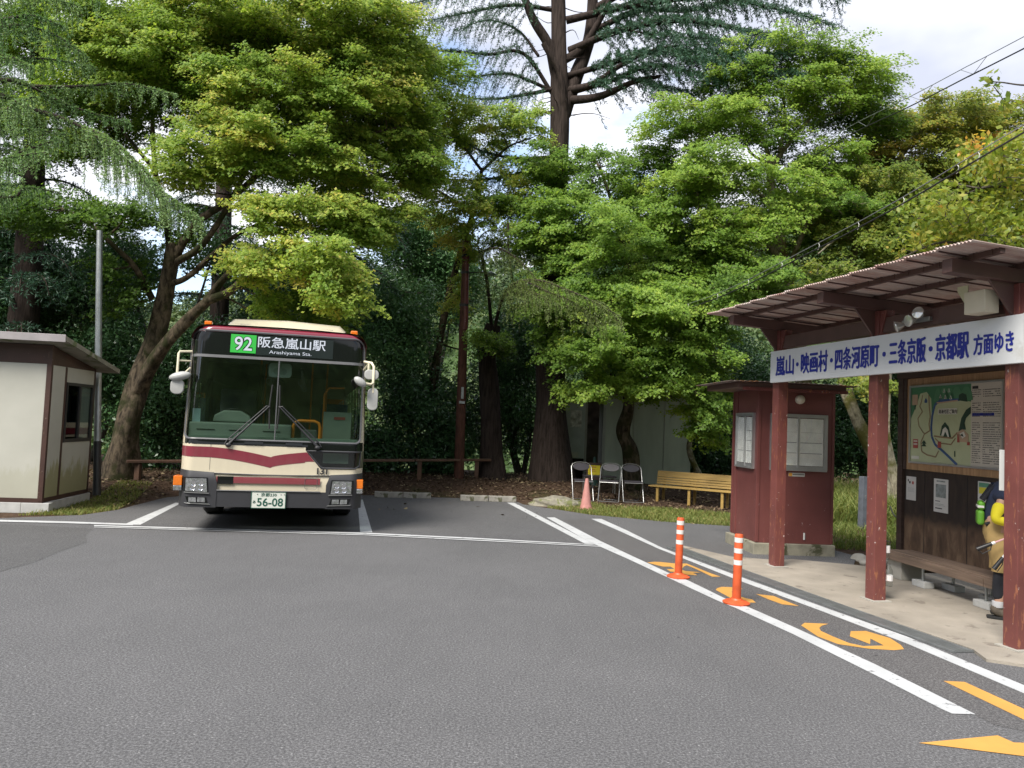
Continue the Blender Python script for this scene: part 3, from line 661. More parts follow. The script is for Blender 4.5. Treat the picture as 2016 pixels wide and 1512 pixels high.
# ---------------------------------------------------------------- shelter bench
sb = empty('wooden_bench', (4.43, 9.03, 0), -math.atan2(.993, .12), 'long low weathered plank bench inside the shelter under the notice board', 'bench')
M['greywood'] = wood('weathered_plank', (.165, .115, .085), (.5, 9, 9), .4)
MB().box(0, 2.9, .0, .155, .30, .335).build('seat_plank', M['greywood'], sb, bevel=.004); MB().box(0.01, 2.9, .16, .32, .30, .333).build('seat_plank', M['greywood'], sb, bevel=.004)
MB().box(-.03, 1.58, -.028, -.002, .235, .318).build('front_rail', M['greywood'], sb, bevel=.004); MB().box(1.59, 2.92, -.028, -.002, .235, .315).build('front_rail', M['greywood'], sb, bevel=.004)
for x, y in ((.58, .06), (1.53, .05), (2.1, .06), (.75, .29), (1.3, .29), (2.3, .29)):
    MB().tube([(x, y, .09), (x, y, .30)], .014, 10).build('leg', M['galv'], sb, smooth=True)
b = MB()
for x in (.2, .9, 1.6, 2.3): b.box(x - .03, x + .03, .01, .31, .24, .30)
b.build('cross_bearer', M['darkwood'], sb)
for i, (x, y, lab) in enumerate(((.58, .06, 'first concrete pad under the front legs of the shelter bench'), (1.53, .05, 'concrete pad beside the boots of the walker'), (2.1, .06, 'concrete pad hidden behind the near post'), (.75, .29, 'concrete pad deep under the far end of the shelter bench'), (1.3, .29, 'concrete pad under the back of the shelter bench in the middle'), (2.3, .29, 'last concrete pad at the back of the shelter bench'))):
    o = MB().box(-.105, .105, -.06, .06, 0, .066).build('concrete_pad', M['block'], None, bevel=.006)
    o.matrix_world = Matrix.Translation(Vector((4.43, 9.03, .023))) @ Matrix.Rotation(-math.atan2(.993, .12), 4, 'Z') @ Matrix.Translation(Vector((x, y, 0)))
    tag(o, lab, 'concrete block', 'pads under the shelter bench')
o = MB().box(-.02, .24, .03, .30, .0, .212).build('concrete_block', M['concrete'], None, bevel=.008); o.location = (4.43, 9.03, .023); o.rotation_euler = (0, 0, -math.atan2(.993, .12))
tag(o, 'mossy concrete block carrying the far end of the shelter bench', 'concrete block')

# ================================================================ TICKET KIOSK
kk = empty('ticket_kiosk', (3.37, 10.45, 0), R(3.6), 'small peeling maroon kiosk with paper covered windows beside the shelter', 'kiosk')
def kiosk_mat():
    m, n, l, p = _nt('kiosk_paint')
    v = _obj(n, l)
    c = _ramp(n, l, _noise(n, l, v, 1.3, 6), [(.3, (.105, .030, .028)), (.7, (.17, .054, .048))])
    f2 = _ramp(n, l, _noise(n, l, v, 13, 7, .72), [(.64, (0, 0, 0)), (.66, (1, 1, 1))])
    s = n.new('ShaderNodeSeparateXYZ'); l.new(v, s.inputs[0])
    z = _ramp(n, l, s.outputs[2], [(0, (1, 1, 1)), (1.0, (0, 0, 0))]); z.node.color_ramp.elements[0].position = .45
    r2 = _ramp(n, l, _noise(n, l, _obj(n, l, (6, 6, .7)), 2.5, 8, .7), [(.62, (0, 0, 0)), (.66, (1, 1, 1))])
    c = _mix(n, l, _mix(n, l, 1.0, f2, z, 'MULTIPLY'), c, (.42, .36, .36)); c = _mix(n, l, _mix(n, l, .5, (0, 0, 0), r2), c, (.24, .075, .065))
    l.new(c, p.inputs['Base Color']); p.inputs['Roughness'].default_value = .5; _bump(n, l, p, _noise(n, l, v, 22, 6), .12)
    return m
M['kiosk'] = kiosk_mat()
b = MB(); b.box(0, 1.05, 0, .97, .15, 2.22)
# battens covering the board edges
for x in (.0, 1.05): b.box(x - .022 if x else -.012, x + .012 if x else .03, -.012, .0, .16, 2.21)
b.box(-.012, 0, 0.0, .03, .16, 2.21); b.box(-.012, 0, .78, .80, .16, 2.21); b.box(-.012, 0, .93, .975, .16, 2.21)
b.build('wall', M['kiosk'], kk, bevel=.004)
MB().prism([(-.05, -.05), (1.08, -.05), (1.08, 1.0), (-.07, 1.0)], -.02, .149, 'xy').build('plinth', mat('old_plinth', (.23, .215, .165), .95, var=.3, sc_=6, bump=.5, bsc=40, spots=((.06, .06, .03), 4, .58)), kk, bevel=.01)
M['paper'] = mat('crumpled_paper', (.80, .80, .77), .8, var=.1, sc_=9, bump=.8, bsc=7)
pane_glass = glass('window_glass', (.99, .995, .99), .9)
def kwin(face, a0, a1, z0, z1):
    """aluminium sliding window on the front ('x') or left ('y') wall"""
    def bx(b, a, c, d0, d1, za, zb):
        return b.box(a, c, -d1, -d0, za, zb) if face == 'x' else b.box(-d1, -d0, a, c, za, zb)
    b = MB(); w = .028
    bx(b, a0, a1, 0.0005, .04, z0, z0 + w); bx(b, a0, a1, 0.0005, .04, z1 - w, z1); bx(b, a0, a0 + w, 0.0005, .04, z0 + w, z1 - w); bx(b, a1 - w, a1, 0.0005, .04, z0 + w, z1 - w)
    fr = b.build('window', M['alu'], kk, bevel=.003)
    mid = (a0 + a1) / 2
    for s0, s1, d in ((a0 + w, mid + .015, .008), (mid - .015, a1 - w, .020)):
        b = MB(); w2 = .02
        bx(b, s0, s1, d, d + .01, z0 + w, z0 + w + .04); bx(b, s0, s1, d, d + .01, z1 - w - w2, z1 - w); bx(b, s0, s0 + w2, d, d + .01, z0 + w + .04, z1 - w - w2); bx(b, s1 - w2, s1, d, d + .01, z0 + w + .04, z1 - w - w2)
        sash = b.build('sash', M['alu'], fr)
        bx(MB(), s0 + w2, s1 - w2, d + .004, d + .006, z0 + w + .04, z1 - w - w2).build('pane', pane_glass, fr)
        bx(MB(), s0 + w2 + .003, s1 - w2 - .003, d - .004, d - .001, z0 + w + .045, z1 - w - w2 - .01).build('paper', M['paper'], fr)
        b = MB(); rk = random.Random(int(a0 * 100 + s0 * 1000))
        for q in (.25, .5, .74): bx(b, s0 + w2 + .02, s1 - w2 - .02, d - .001, d - .0003, z0 + .1 + q * (z1 - z0 - .2) + rk.uniform(-.01, .01), z0 + .104 + q * (z1 - z0 - .2))
        b.build('paper_fold', mat('fold_grey', (.33, .33, .33), .8), fr)
    return fr
kwin('x', .16, .95, 1.13, 1.90)
f2_ = kwin('y', .11, .78, 1.13, 1.90)
MB().box(-.0085, -.0073, .52, .66, 1.25, 1.56).build('leaflet', mat('leaflet_green', (.03, .24, .17), .5, spots=((.55, .6, .58), 11, .6)), f2_)
MB().lathe([(.062, -.001), (.062, -.03), (.058, -.05), (.035, -.066), (.001, -.07)], (.56, 0, 2.10), 20, 'y').build('wall_lamp', mat('opal_glass', (.62, .57, .47), .3), kk, smooth=True)
st = MB().box(.43, .655, -.0042, -.0015, 1.055, 1.105).build('sticker', mat('sticker_white', (.5, .49, .47), .5), kk)
MB().box(.432, .48, -.0056, -.0045, 1.058, 1.102).build('print', mat('orange_print', (.62, .30, .05), .5), st)
b = MB()
for i in range(11): b.box(.487 + i * .0145, .497 + i * .0145, -.0056, -.0045, 1.074, 1.09)
b.build('print', M['ink'], st)
b = MB(); b.box(-.36, 1.13, -.17, 1.14, 2.221, 2.297); b.build('roof_frame', M['brown_steel'], kk, bevel=.005)
b = MB(); b.box(-.30, 1.14, -.20, -.172, 2.19, 2.235); b.build('gutter', M['maroon'], kk, bevel=.005)
b = MB()
xs = np.linspace(-.50, 1.26, 110); zz_ = 2.307 + .006 * np.sin(np.arange(110) * 1.5)
vs = [(xs[i], y, zz_[i] + t - .012 * (xs[i] - .3) ** 2) for t in (0, .004) for y in (-.27, 1.25) for i in range(110)]
fs = [(i, i + 1, 111 + i, 110 + i) for i in range(109)] + [(220 + i, 330 + i, 331 + i, 221 + i) for i in range(109)] + [(i, 220 + i, 221 + i, i + 1) for i in range(109)] + [(110 + i, 111 + i, 331 + i, 330 + i) for i in range(109)]
b.add(vs, fs).build('roof', mat('rusty_sheet', (.16, .12, .105), .8, var=.4, sc_=7, spots=((.36, .15, .05), 6, .58)), kk)
b = MB(); b.tube([(.66, -.016, .21), (.66, -.016, .30)], .013, 8); b.build('pipe_stub', M['white'], kk)

# ================================================================ SHED (left)
hd = empty('site_shed', (-6.95, 11.58, 0), R(7.5), 'cream panelled prefab shed with brown trim and a lean-to roof at the left edge', 'shed')
def shed_mat():
    m, n, l, p = _nt('cream_panel')
    v = _obj(n, l)
    c = _ramp(n, l, _noise(n, l, v, 1.4, 5), [(.3, (.37, .365, .32)), (.7, (.43, .425, .375))])
    s = n.new('ShaderNodeSeparateXYZ'); l.new(v, s.inputs[0])
    w = _noise(n, l, _obj(n, l, (3, 3, .9)), 2.6, 7, .65)
    ad = n.new('ShaderNodeMath'); ad.operation = 'MULTIPLY_ADD'; l.new(w, ad.inputs[0]); ad.inputs[1].default_value = -1.1; l.new(s.outputs[2], ad.inputs[2])
    f = _ramp(n, l, ad.outputs[0], [(0.0, (1, 1, 1)), (.16, (0, 0, 0))])   # green algae that climbs from the ground
    xg = _ramp(n, l, s.outputs[0], [(0, (.25, .25, .25)), (1, (1, 1, 1))]); xg.node.color_ramp.elements[0].position = 0.0; xg.node.color_ramp.elements[1].position = .004
    l.new(_mix(n, l, _mix(n, l, 1.0, f, _mix(n, l, .72, (0, 0, 0), xg), 'MULTIPLY'), c, (.20, .19, .055)), p.inputs['Base Color'])
    p.inputs['Roughness'].default_value = .6; _bump(n, l, p, _noise(n, l, v, 120, 2), .08)
    return m
M['cream'] = shed_mat(); M['brown_trim'] = rusty_paint('brown_trim', (.050, .022, .016), rust=(.12, .07, .04), pale=(.2, .15, .12), thr=.62, rough=.5)
b = MB(); b.box(-3.0, -.06, .003, .05, .2, 2.215); b.build('front_panel', M['cream'], hd)
for y0, y1, z0, z1 in ((.05, .485, .2, 2.205), (.555, 1.60, .2, 1.02), (.555, 1.60, 1.97, 2.205)):
    MB().box(-.05, .004, y0, y1, z0, z1).build('side_panel', M['cream'], hd, bevel=.003)
MB().box(-3.0, -.05, 1.61, 1.65, .2, 2.24).build('back_panel', M['cream'], hd)
b = MB(); b.box(-.058, .012, -.012, .048, .16, 2.5); b.build('corner_post', M['brown_trim'], hd, bevel=.003)
b = MB(); b.box(-.05, .008, 1.602, 1.66, .13, 2.25); b.build('corner_post', M['brown_trim'], hd, bevel=.003)
MB().box(-.05, .007, .488, .552, .2, 2.20).build('stud', M['brown_trim'], hd)
b = MB(); b.prism([(.05, 2.208), (1.60, 2.208), (1.60, 2.25), (.05, 2.485)], -.05, .006, 'yz'); b.build('gable_fascia', M['brown_trim'], hd)
MB().box(-3.0, -.06, -.004, .05, 2.218, 2.5).build('front_fascia', M['brown_trim'], hd)
b = MB(); b.box(-3.0, .009, -.006, .05, .135, .198); b.box(-.05, .009, .052, 1.60, .135, .198); b.build('sill_beam', M['brown_trim'], hd)
b = MB()
for i in range(8): b.box(-3.0 + i * .39, -3.0 + i * .39 + .387, -.03, .12, -.02, .132)
for i in range(4): b.box(-.10, .03, .123 + i * .395, .123 + i * .395 + .392, -.02, .132)
b.build('block_footing', M['block'], hd, bevel=.006)
b = MB()
for a in ((.56, 1.60, 1.02, 1.075), (.56, 1.60, 1.925, 1.968), (.56, .615, 1.075, 1.925), (1.545, 1.60, 1.075, 1.925), (1.06, 1.12, 1.075, 1.925)): b.box(-.02, .016, a[0], a[1], a[2], a[3])
wn2 = b.build('window', M['black'], hd, bevel=.004)
MB().box(-.012, -.006, .615, 1.06, 1.075, 1.925).build('pane', glass('dark_glass', (.25, .27, .27), .9), wn2)
MB().box(-.006, .0, 1.12, 1.545, 1.075, 1.925).build('pane', glass('dull_glass', (.8, .85, .83), .9), wn2)
MB().box(-.045, -.035, .6, 1.07, 1.06, 1.93).build('window_blank', M['black'], wn2)
MB().box(-.03, -.022, 1.125, 1.54, 1.08, 1.92).build('curtain', mat('net_curtain', (.36, .38, .35), .9, var=.12, stretch=(1, 9, .3), bump=.5, bsc=4), wn2)
b = MB(); b.bar((-1.45, -.30, 2.595), (-1.45, 1.92, 2.235), 3.5, .07); b.build('roof', mat('roof_sheet', (.21, .20, .16), .8, var=.3, sc_=4, spots=((.10, .12, .05), 5, .56)), hd)
b = MB(); b.box(-3.2, .305, -.318, -.302, 2.535, 2.645); b.build('eaves_trim', mat('pale_trim', (.36, .33, .335), .45, metal=.2), hd, bevel=.003)

# ================================================================ POLES, RAIL, KERBS
_p = (-7.093, 13.398)
sp_ = empty('steel_pole', (_p[0], _p[1], .08), 0, 'bare silver steel pole with a black lower sleeve behind the shed', 'pole')
lean = R(.6)
_pt = Vector((-7.645, 13.9, 4.807)) - Vector((_p[0], _p[1], .08))
MB().tube([(0, 0, 0), _pt * .5, _pt], [.060, .057, .05], 16).build('shaft', M['galv'], sp_, smooth=True)
MB().tube([(0, 0, 0.0), _pt * (.92 / _pt.z)], .0635, 16).build('sleeve', M['black'], sp_, smooth=True)
up = empty('utility_pole', (-1.19, 18.74, 0.15), 0, 'short rust brown utility pole rising from the leaf covered bank', 'pole')
M['pole'] = bark('pole_brown', (.045, .026, .018), (.11, .050, .036), (2, 2, .4), .45)
_t = (-1.277, 18.74, 6.142)
tp = Vector(_t) - Vector((-1.19, 18.74, .15))
MB().tube([(0, 0, -.1), tp * .5, tp], [.125, .11, .085], 14).build('shaft', M['pole'], up, smooth=True)
MB().tube([tp * .62, tp * .62 + Vector((.01, 0, .18)), tp * 1.001], [.104, .101, .087], 14).build('sleeve', M['maroon'], up, smooth=True)
for q, r_ in ((.855, .096), (.925, .093), (.72, .103)):
    c = tp * q; MB().lathe([(r_, -.03), (r_ + .006, -.03), (r_ + .006, .03), (r_, .03)], c, 14).build('band', M['black'], up)
MB().box(-.03, .03, -.13, -.10, 2.02, 2.3).build('plate', M['galv'], up)
MB().box(-.07, .07, -.135, -.10, 1.90, 1.96).build('bracket', M['galv'], up)
lp = (-0.632, 18.6, 5.219)
l_ = Vector(lp) - Vector((-1.19, 18.74, .15))
MB().tube([tp * .855 + Vector((.09, 0, 0)), l_ + Vector((-.15, 0, .06)), l_ + Vector((0, 0, .05))], .014, 8).build('lamp_arm', M['black'], up, smooth=True)
MB().lathe([(.03, .08), (.06, .06), (.14, .02), (.15, 0), (.145, -.012), (.02, -.02), (.001, -.02)], l_, 18).build('lamp_shade', mat('lamp_enamel', (.16, .22, .2), .3, metal=.3), up, smooth=True)

fn = empty('rail_fence', (0, 0, 0), 0, 'low brown timber rail along the edge of the bank behind the bus', 'fence')
M['railwood'] = wood('rail_timber', (.10, .052, .032), (1, 1, 1), .4)
fa, fb = Vector((-7.55, 15.25, .55)), Vector((-.45, 19.1, .70))
for i in range(4):
    a, b_ = fa.lerp(fb, i / 4 + .002), fa.lerp(fb, (i + 1) / 4 - .002)
    MB().bar(a, b_, .15, .055).build('rail', M['railwood'], fn, bevel=.008)
for i in range(6):
    c = fa.lerp(fb, (i + .15) / 5.4); z = float(gz(c.x, c.y))
    MB().box(c.x - .05, c.x + .05, c.y - .05, c.y + .05, z - .1, c.z - .029).build('post', M['railwood'], fn, bevel=.006)

ks = mat('kerb_stone', (.27, .255, .225), .95, var=.25, sc_=7, bump=.5, bsc=60, spots=((.10, .10, .06), 6, .58))
for a, b_, labs in (((-2.725, 15.766), (-1.573, 15.944), ('mossy concrete wheel stop next to the bus, left half', 'right half of the concrete wheel stop beside the bus')), ((-0.966, 15.779), (0.186, 15.948), ('left half of the wheel stop in the empty bay', 'right half of the wheel stop, next to the slanting white line'))):
    a, b_ = Vector((*a, 0)), Vector((*b_, 0))
    for k in range(2):
        p, q = a.lerp(b_, k * .5 + .006), a.lerp(b_, k * .5 + .494)
        o = MB().bar((0, 0, .055), (*(q - p).xy, .055), .16, .115).build('wheel_stop', ks, None, bevel=.012); o.location = (p.x, p.y + .08, 0)
        tag(o, labs[k], 'wheel stop', 'concrete wheel stops at the back of the bays')
gp = (6.355, 13.842)
o = tag(MB().box(-.055, .055, -.055, .055, 0, .93).build('marker_post', mat('slate_paint', (.085, .095, .115), .7, var=.3, sc_=8, spots=((.2, .19, .17), 9, .62)), None, bevel=.01), 'short weathered slate grey post in the grass behind the kiosk', 'post')
o.location = (gp[0], gp[1], 0); o.rotation_euler = (0, R(1), R(20))
b = MB(); q0, q1 = Vector((gp[0] + .3, gp[1] - .4, .45)), Vector((5.0, 9.7, .78))
b.tube([q0.lerp(q1, i / 8) - Vector((0, 0, .16 * sin(pi * i / 8))) for i in range(9)], .012, 6); tag(b.build('slack_cable', M['black'], None, smooth=True), 'slack black cable sagging from the notice board to the grass', 'cable')
# stones between the kiosk and the shelter floor
rs = np.random.default_rng(11)
for i, (x, y, r_, lab) in enumerate(((4.72, 10.35, .10, 'rounded grey stone at the corner of the kiosk plinth'), (4.95, 10.15, .13, 'flat pale stone between the kiosk and the shelter bench'), (5.15, 10.35, .09, 'small stone farthest from the kiosk'), (4.62, 9.95, .08, 'small dark stone at the edge of the shelter floor'))):
    bm = bmesh.new(); bmesh.ops.create_icosphere(bm, subdivisions=3, radius=r_)
    ph = rs.uniform(0, 6, 6)
    for v in bm.verts: v.co *= 1 + .16 * sin(v.co.x / r_ * 2.3 + ph[0]) * sin(v.co.y / r_ * 2 + ph[1]) + .09 * sin(v.co.z / r_ * 4 + ph[2]); v.co.z *= .62
    for f in bm.faces: f.smooth = True
    me = bpy.data.meshes.new('stone'); bm.to_mesh(me); bm.free(); me.materials.append(M['concrete']); o = bpy.data.objects.new('stone', me); COL.objects.link(o); o.location = (x, y, .01)
    tag(o, lab, 'stone', 'stones beside the kiosk')
bm = bmesh.new(); bmesh.ops.create_icosphere(bm, subdivisions=4, radius=.5)
for v in bm.verts:
    v.co *= 1 + .12 * sin(v.co.x * 6 + 1) * sin(v.co.y * 5) + .07 * sin(v.co.z * 17 + v.co.x * 11) + .05 * sin(v.co.x * 23 + v.co.y * 19); v.co.z *= .36; v.co.y *= .7; v.co.x *= 1.05
for f in bm.faces: f.smooth = True
me = bpy.data.meshes.new('boulder'); bm.to_mesh(me); bm.free(); me.materials.append(mat('lichen_rock', (.20, .185, .145), .95, var=.4, sc_=9, bump=.6, bsc=30, spots=((.12, .13, .05), 5, .55)))
o = bpy.data.objects.new('boulder', me); COL.objects.link(o); o.location = (1.0, 15.85, -.02); tag(o, 'low lichen covered boulder at the corner of the parking bay', 'boulder')

# ================================================================ SMALL THINGS ON THE VERGE
def chair_mesh(loc, rz, label):
    t = empty('folding_chair', loc, rz, label, 'folding chair', 'folding chairs under the maple')
    w = .22; F = .009
    loop = [(-w, -.22, .01), (-w, -.02, .42), (-w, .13, .70), (-w * .86, .155, .765), (-w * .5, .17, .80), (0, .175, .81), (w * .5, .17, .80), (w * .86, .155, .765), (w, .13, .70), (w, -.02, .42), (w, -.22, .01), (w * .9, -.228, .005), (-w * .9, -.228, .005)]
    MB().tube(loop, F, 8, closed=True).build('front_frame', M['chrome_dull'], t, smooth=True)
    w2 = .195
    MB().tube([(-w2, -.19, .415), (-w2, .2, .02), (-w2 * .9, .21, .006), (w2 * .9, .21, .006), (w2, .2, .02), (w2, -.19, .415)], F, 8).build('rear_frame', M['chrome_dull'], t, smooth=True)
    MB().box(-.19, .19, -.21, .14, .418, .446).build('seat', M['vinyl'], t, bevel=.01)
    MB().tube([(-.2, -.21, .41), (.2, -.21, .41)], .008, 6).build('seat_bar', M['chrome_dull'], t)
    b = MB()
    P = [(.185 * cos(a), .085 * sin(a)) for a in np.linspace(0, 2 * pi, 20, endpoint=False)]
    b.m = Matrix.Translation(Vector((0, .135, .71))) @ Matrix.Rotation(R(-15), 4, 'X'); b.prism(P, -.012, .012); b.build('backrest', M['vinyl'], t, bevel=.006)
    return t
M['chrome_dull'] = mat('dull_chrome', (.25, .25, .25), .36, metal=.6, var=.1); M['vinyl'] = mat('dark_vinyl', (.028, .024, .030), .45, var=.2)
for p, rz, lab in (((1.603, 16.549), 6, 'folding chair behind the pink traffic cone'), ((2.216, 16.588), -14, 'middle folding chair of three, turned towards the yellow notice'), ((2.711, 16.685), 3, 'folding chair next to the yellow slatted bench')):
    chair_mesh((p[0], p[1] + .2, .03), R(rz), lab)
# cone
def cone(loc, label, cat, body, h, group=None, k=1.0):
    t = empty('traffic_cone', loc, R(12), label, cat)
    MB().box(-.16 * k, .16 * k, -.16 * k, .16 * k, 0, .022).build('base', body, t, bevel=.008)
    MB().lathe([(.125 * k, .0225), (.118 * k, .04), (.10 * k, .10), (.034 * k, h - .03), (.028 * k, h), (.001, h + .004)], (0, 0, 0), 20).build('body', body, t, smooth=True)
    return t
p = (1.551, 15.141)
cone((p[0], p[1] + .05, 0), 'sun faded pink traffic cone at the grass edge', 'traffic cone', mat('faded_pink', (.40, .18, .16), .7, var=.14, sc_=10, spots=((.30, .12, .10), 8, .66)), .60)
cone((2.08, 18.7, .17), 'dark green traffic cone behind the yellow notice', 'traffic cone', mat('cone_green', (.012, .05, .042), .6), .72)
ns_ = empty('notice_stand', (1.98, 17.95, .17), R(4), 'bright yellow notice on a brown board behind the folding chairs', 'notice')
MB().box(-.17, .19, .01, .03, .22, .62).build('board', M['darkwood'], ns_); MB().box(-.13, .15, -.002, .009, .34, .56).build('sheet', mat('notice_yellow', (.62, .50, .02), .6), ns_)
b = MB(); b.box(-.06, .06, -.0042, -.0022, .51, .525); b.box(-.09, .03, -.0042, -.0022, .455, .468); b.box(-.09, .06, -.0042, -.0022, .42, .432); b.build('print', rd_, ns_)
for x in (-.14, .16): MB().box(x - .015, x + .015, .031, .05, 0, .6).build('leg', M['darkwood'], ns_)
lb = empty('metal_seat', (2.0, 17.6, .13), R(2), 'low metal framed seat half hidden between the first two folding chairs', 'seat')
MB().box(-.3, .45, -.15, .15, .36, .39).build('seat', M['vinyl'], lb, bevel=.006)
for x in (-.27, .42):
    for y in (-.13, .13): MB().tube([(x, y, 0), (x, y, .36)], .011, 6).build('leg', M['chrome_dull'], lb)
# yellow bench
yb = empty('slatted_bench', (*(3.316, 17.153), .0), -math.atan2(.80, 1.22), 'old yellow slatted bench on the grass to the left of the kiosk', 'bench')
M['yellow'] = mat('worn_yellow', (.33, .215, .06), .6, var=.22, sc_=5, spots=((.18, .12, .06), 7, .64), stretch=(.5, 4, 4))
for i in range(2): MB().box(-.20, 1.66, -.03 + i * .19, .14 + i * .19, .35, .378).build('seat_slat', M['yellow'], yb, bevel=.004)
for z0, z1 in ((.40, .445), (.455, .50), (.51, .555), (.565, .70)):
    b = MB(); b.m = Matrix.Translation(Vector((0, .36, .38))) @ Matrix.Rotation(R(-12), 4, 'X'); b.box(-.17, 1.66, 0, .024, z0 - .38, z1 - .38); b.build('back_slat', M['yellow'], yb, bevel=.004)
for x in (0, .73, 1.46):
    MB().box(x - .028, x + .028, .0, .055, 0, .348).build('leg', M['yellow'], yb, bevel=.003)
    b = MB(); b.bar((x, .36, 0), (x, .385, .36), .05, .055, (0, 1, 0)); b.build('leg', M['yellow'], yb)
    b = MB(); b.m = Matrix.Translation(Vector((0, .386, .38))) @ Matrix.Rotation(R(-12), 4, 'X'); b.box(x - .025, x + .025, 0.0, .04, 0, .30); b.build('back_stay', M['yellow'], yb)
# delineator posts
M['orange'] = mat('orange_pvc', (.52, .085, .025), .45, var=.22, sc_=9, spots=((.30, .035, .02), 5, .62)); M['reflector'] = mat('reflective_band', (.60, .58, .56), .4, var=.12, sc_=14)
def bollard(loc, lean, label):
    t = empty('delineator_post', loc, 0, label, 'bollard', 'orange flexible posts on the white line'); t.rotation_euler = (R(lean[0]), R(lean[1]), 0)
    MB().lathe([(.125, 0), (.127, .012), (.10, .026), (.06, .036), (.05, .05), (.001, .05)], (0, 0, 0.004), 28).build('base', M['orange'], t, smooth=True)
    MB().lathe([(.040, .053), (.041, .06), (.040, .64), (.036, .652), (.001, .655)], (0, 0, 0), 20).build('tube', M['orange'], t, smooth=True)
    for z in (.365, .475, .575): MB().lathe([(.0405, z), (.0416, z + .001), (.0416, z + .044), (.0405, z + .045)], (0, 0, 0), 20).build('reflective_band', M['reflector'], t, smooth=True)
bollard((1.91, 8.53, 0), (0, .8), 'orange post with silver bands at the far end of the lane, by the kiosk'); bollard((2.2, 7.35, 0), (0, 1.0), 'orange post with silver bands standing nearer, beside the curved orange letter')

# ================================================================ GREY STORE behind the chairs
gs = empty('storage_building', (0, 0, 0), 0, 'grey green panelled store half hidden by the maple', 'building')
M['store'] = mat('store_panel', (.44, .48, .42), .6, var=.2, sc_=1.2, stretch=(2, 2, .5)); M['store_dark'] = mat('store_inside', (.02, .017, .016), .8)
YS = 21.0
P_ = lambda px, py: Vector((2.55, 21, 0.193))
xa, xb_, xc, xd = (2.564, 21, 0.194)[0], (3.378, 21, 0.227)[0], (4.206, 21, 0.262)[0], (4.937, 21, 0.293)[0]
zt = (3.371, 21, 2.508)[2]
for x0_, x1_ in ((xa + .04, xb_ - .012), (xb_ + .012, xc - .012), (xc + .012, xd)): MB().box(x0_, x1_, YS, YS + .06, 0, zt).build('wall_panel', M['store'], gs)
for x in (xa, xb_, xc): MB().box(x - .035 if x == xa else x - .01, x + .035 if x == xa else x + .01, YS - .02, YS + .06, 0, zt).build('stile', mat('stile_grey', (.42, .43, .41), .5), gs)
x2 = (1.509, 20.9, 0.157)[0]; x3 = (2.058, 20.9, 0.18)[0]
MB().box(x3 + .0, xa - .04, YS + .9, YS + .96, 0, zt).build('back_panel', mat('back_brown', (.2, .16, .14), .7, var=.4), gs)
MB().box(xa + .05, xd, YS + .065, YS + 2.4, 0, zt).build('body', M['store_dark'], gs)
MB().box(x2 - .3, xd + .3, YS - .25, YS + 2.6, zt + .002, zt + .09).build('roof', M['brown_steel'], gs)
cb = MB().box(x2 - .1, x3 - .03, YS - .1, YS + .7, .75, zt).build('side_cabinet', mat('cabinet_grey', (.46, .51, .52), .5), gs, bevel=.01)
MB().box(x2 + .12, x2 + .42, YS - .106, YS - .102, 2.05 - .45, 2.05).build('leaflet', mat('leaflet_print', (.75, .75, .74), .6, var=.7, sc_=9), cb); MB().box(x2 + .0, x2 + .5, YS - .16, YS - .102, zt - .2, zt - .08).build('hood', M['alu'], cb)
MB().box(x2 + .05, x2 + .35, YS - .16, YS - .102, .78, .92).build('tray', M['alu'], cb)
MB().box(x3 - .03, x3 + .03, YS - .1, YS + .7, 0, zt).build('jamb', mat('jamb_grey', (.36, .36, .35), .5), gs)
MB().box(x2 + .1, x3 - .035, YS, YS + .7, 0, .748).build('cabinet_foot', M['store_dark'], gs)

# ================================================================ OVERHEAD CABLES
def cable(name, label, pts, gap, r, rings, ringmat):
    t = empty(name, (0, 0, 0), 0, label, 'cable')
    P = [Vector(p) for p in pts]
    P[-1] = P[-2] + (P[-2] - P[-4]).normalized() * 12
    cat = []
    for i in range(len(P) - 1):
        p0 = P[max(i - 1, 0)]; p1 = P[i]; p2 = P[i + 1]; p3 = P[min(i + 2, len(P) - 1)]
        for k in range(8):
            u = k / 8; cat.append(.5 * ((2 * p1) + (p2 - p0) * u + (2 * p0 - 5 * p1 + 4 * p2 - p3) * u * u + (3 * p1 - p0 - 3 * p2 + p3) * u ** 3))
    cat.append(P[-1])
    MB().tube(cat, r * .6, 6).build('messenger_wire', M['galv'], t, smooth=True)
    low = [c - Vector((0, 0, gap)) for c in cat]
    MB().tube(low, r, 7).build('cable', M['black'], t, smooth=True)
    L = [0]
    for i in range(1, len(cat)): L.append(L[-1] + (cat[i] - cat[i-1]).length)
    for k in range(rings):
        s = L[-1] * (k + .5) / rings; i = max(j for j in range(len(L)) if L[j] <= s); i = min(i, len(cat) - 2); u = (s - L[i]) / (L[i+1] - L[i] + 1e-9)
        c = cat[i].lerp(cat[i+1], u); d = (cat[i+1] - cat[i]).normalized()
        if ringmat: MB().tube([c + d * .005, c - Vector((0, 0, gap * .5)) + d * .03, c - Vector((0, 0, gap * 1.15)) + d * .012, c - Vector((0, 0, gap * 1.25)) - d * .01], .0045, 6).build('hanger_ring', ringmat, t, smooth=True)
        else: MB().tube([c - d * .3, c - Vector((0, 0, gap)), c + d * .3], .005, 6).build('hanger_loop', M['galv'], t, smooth=True)
cable('overhead_cable', 'thick black overhead cable hung with pale rings above the shelter roof', [(1.364, 19, 3.765), (2.461, 17.5, 4.054), (3.762, 14.7, 4.225), (4.652, 12, 4.61), (5.016, 10.3, 4.786), (5.283, 9, 4.969), (5.317, 8, 5.005), (5.569, 6.5, 5.208)], .085, .011, 26, mat('ring_white', (.6, .6, .56), .5))
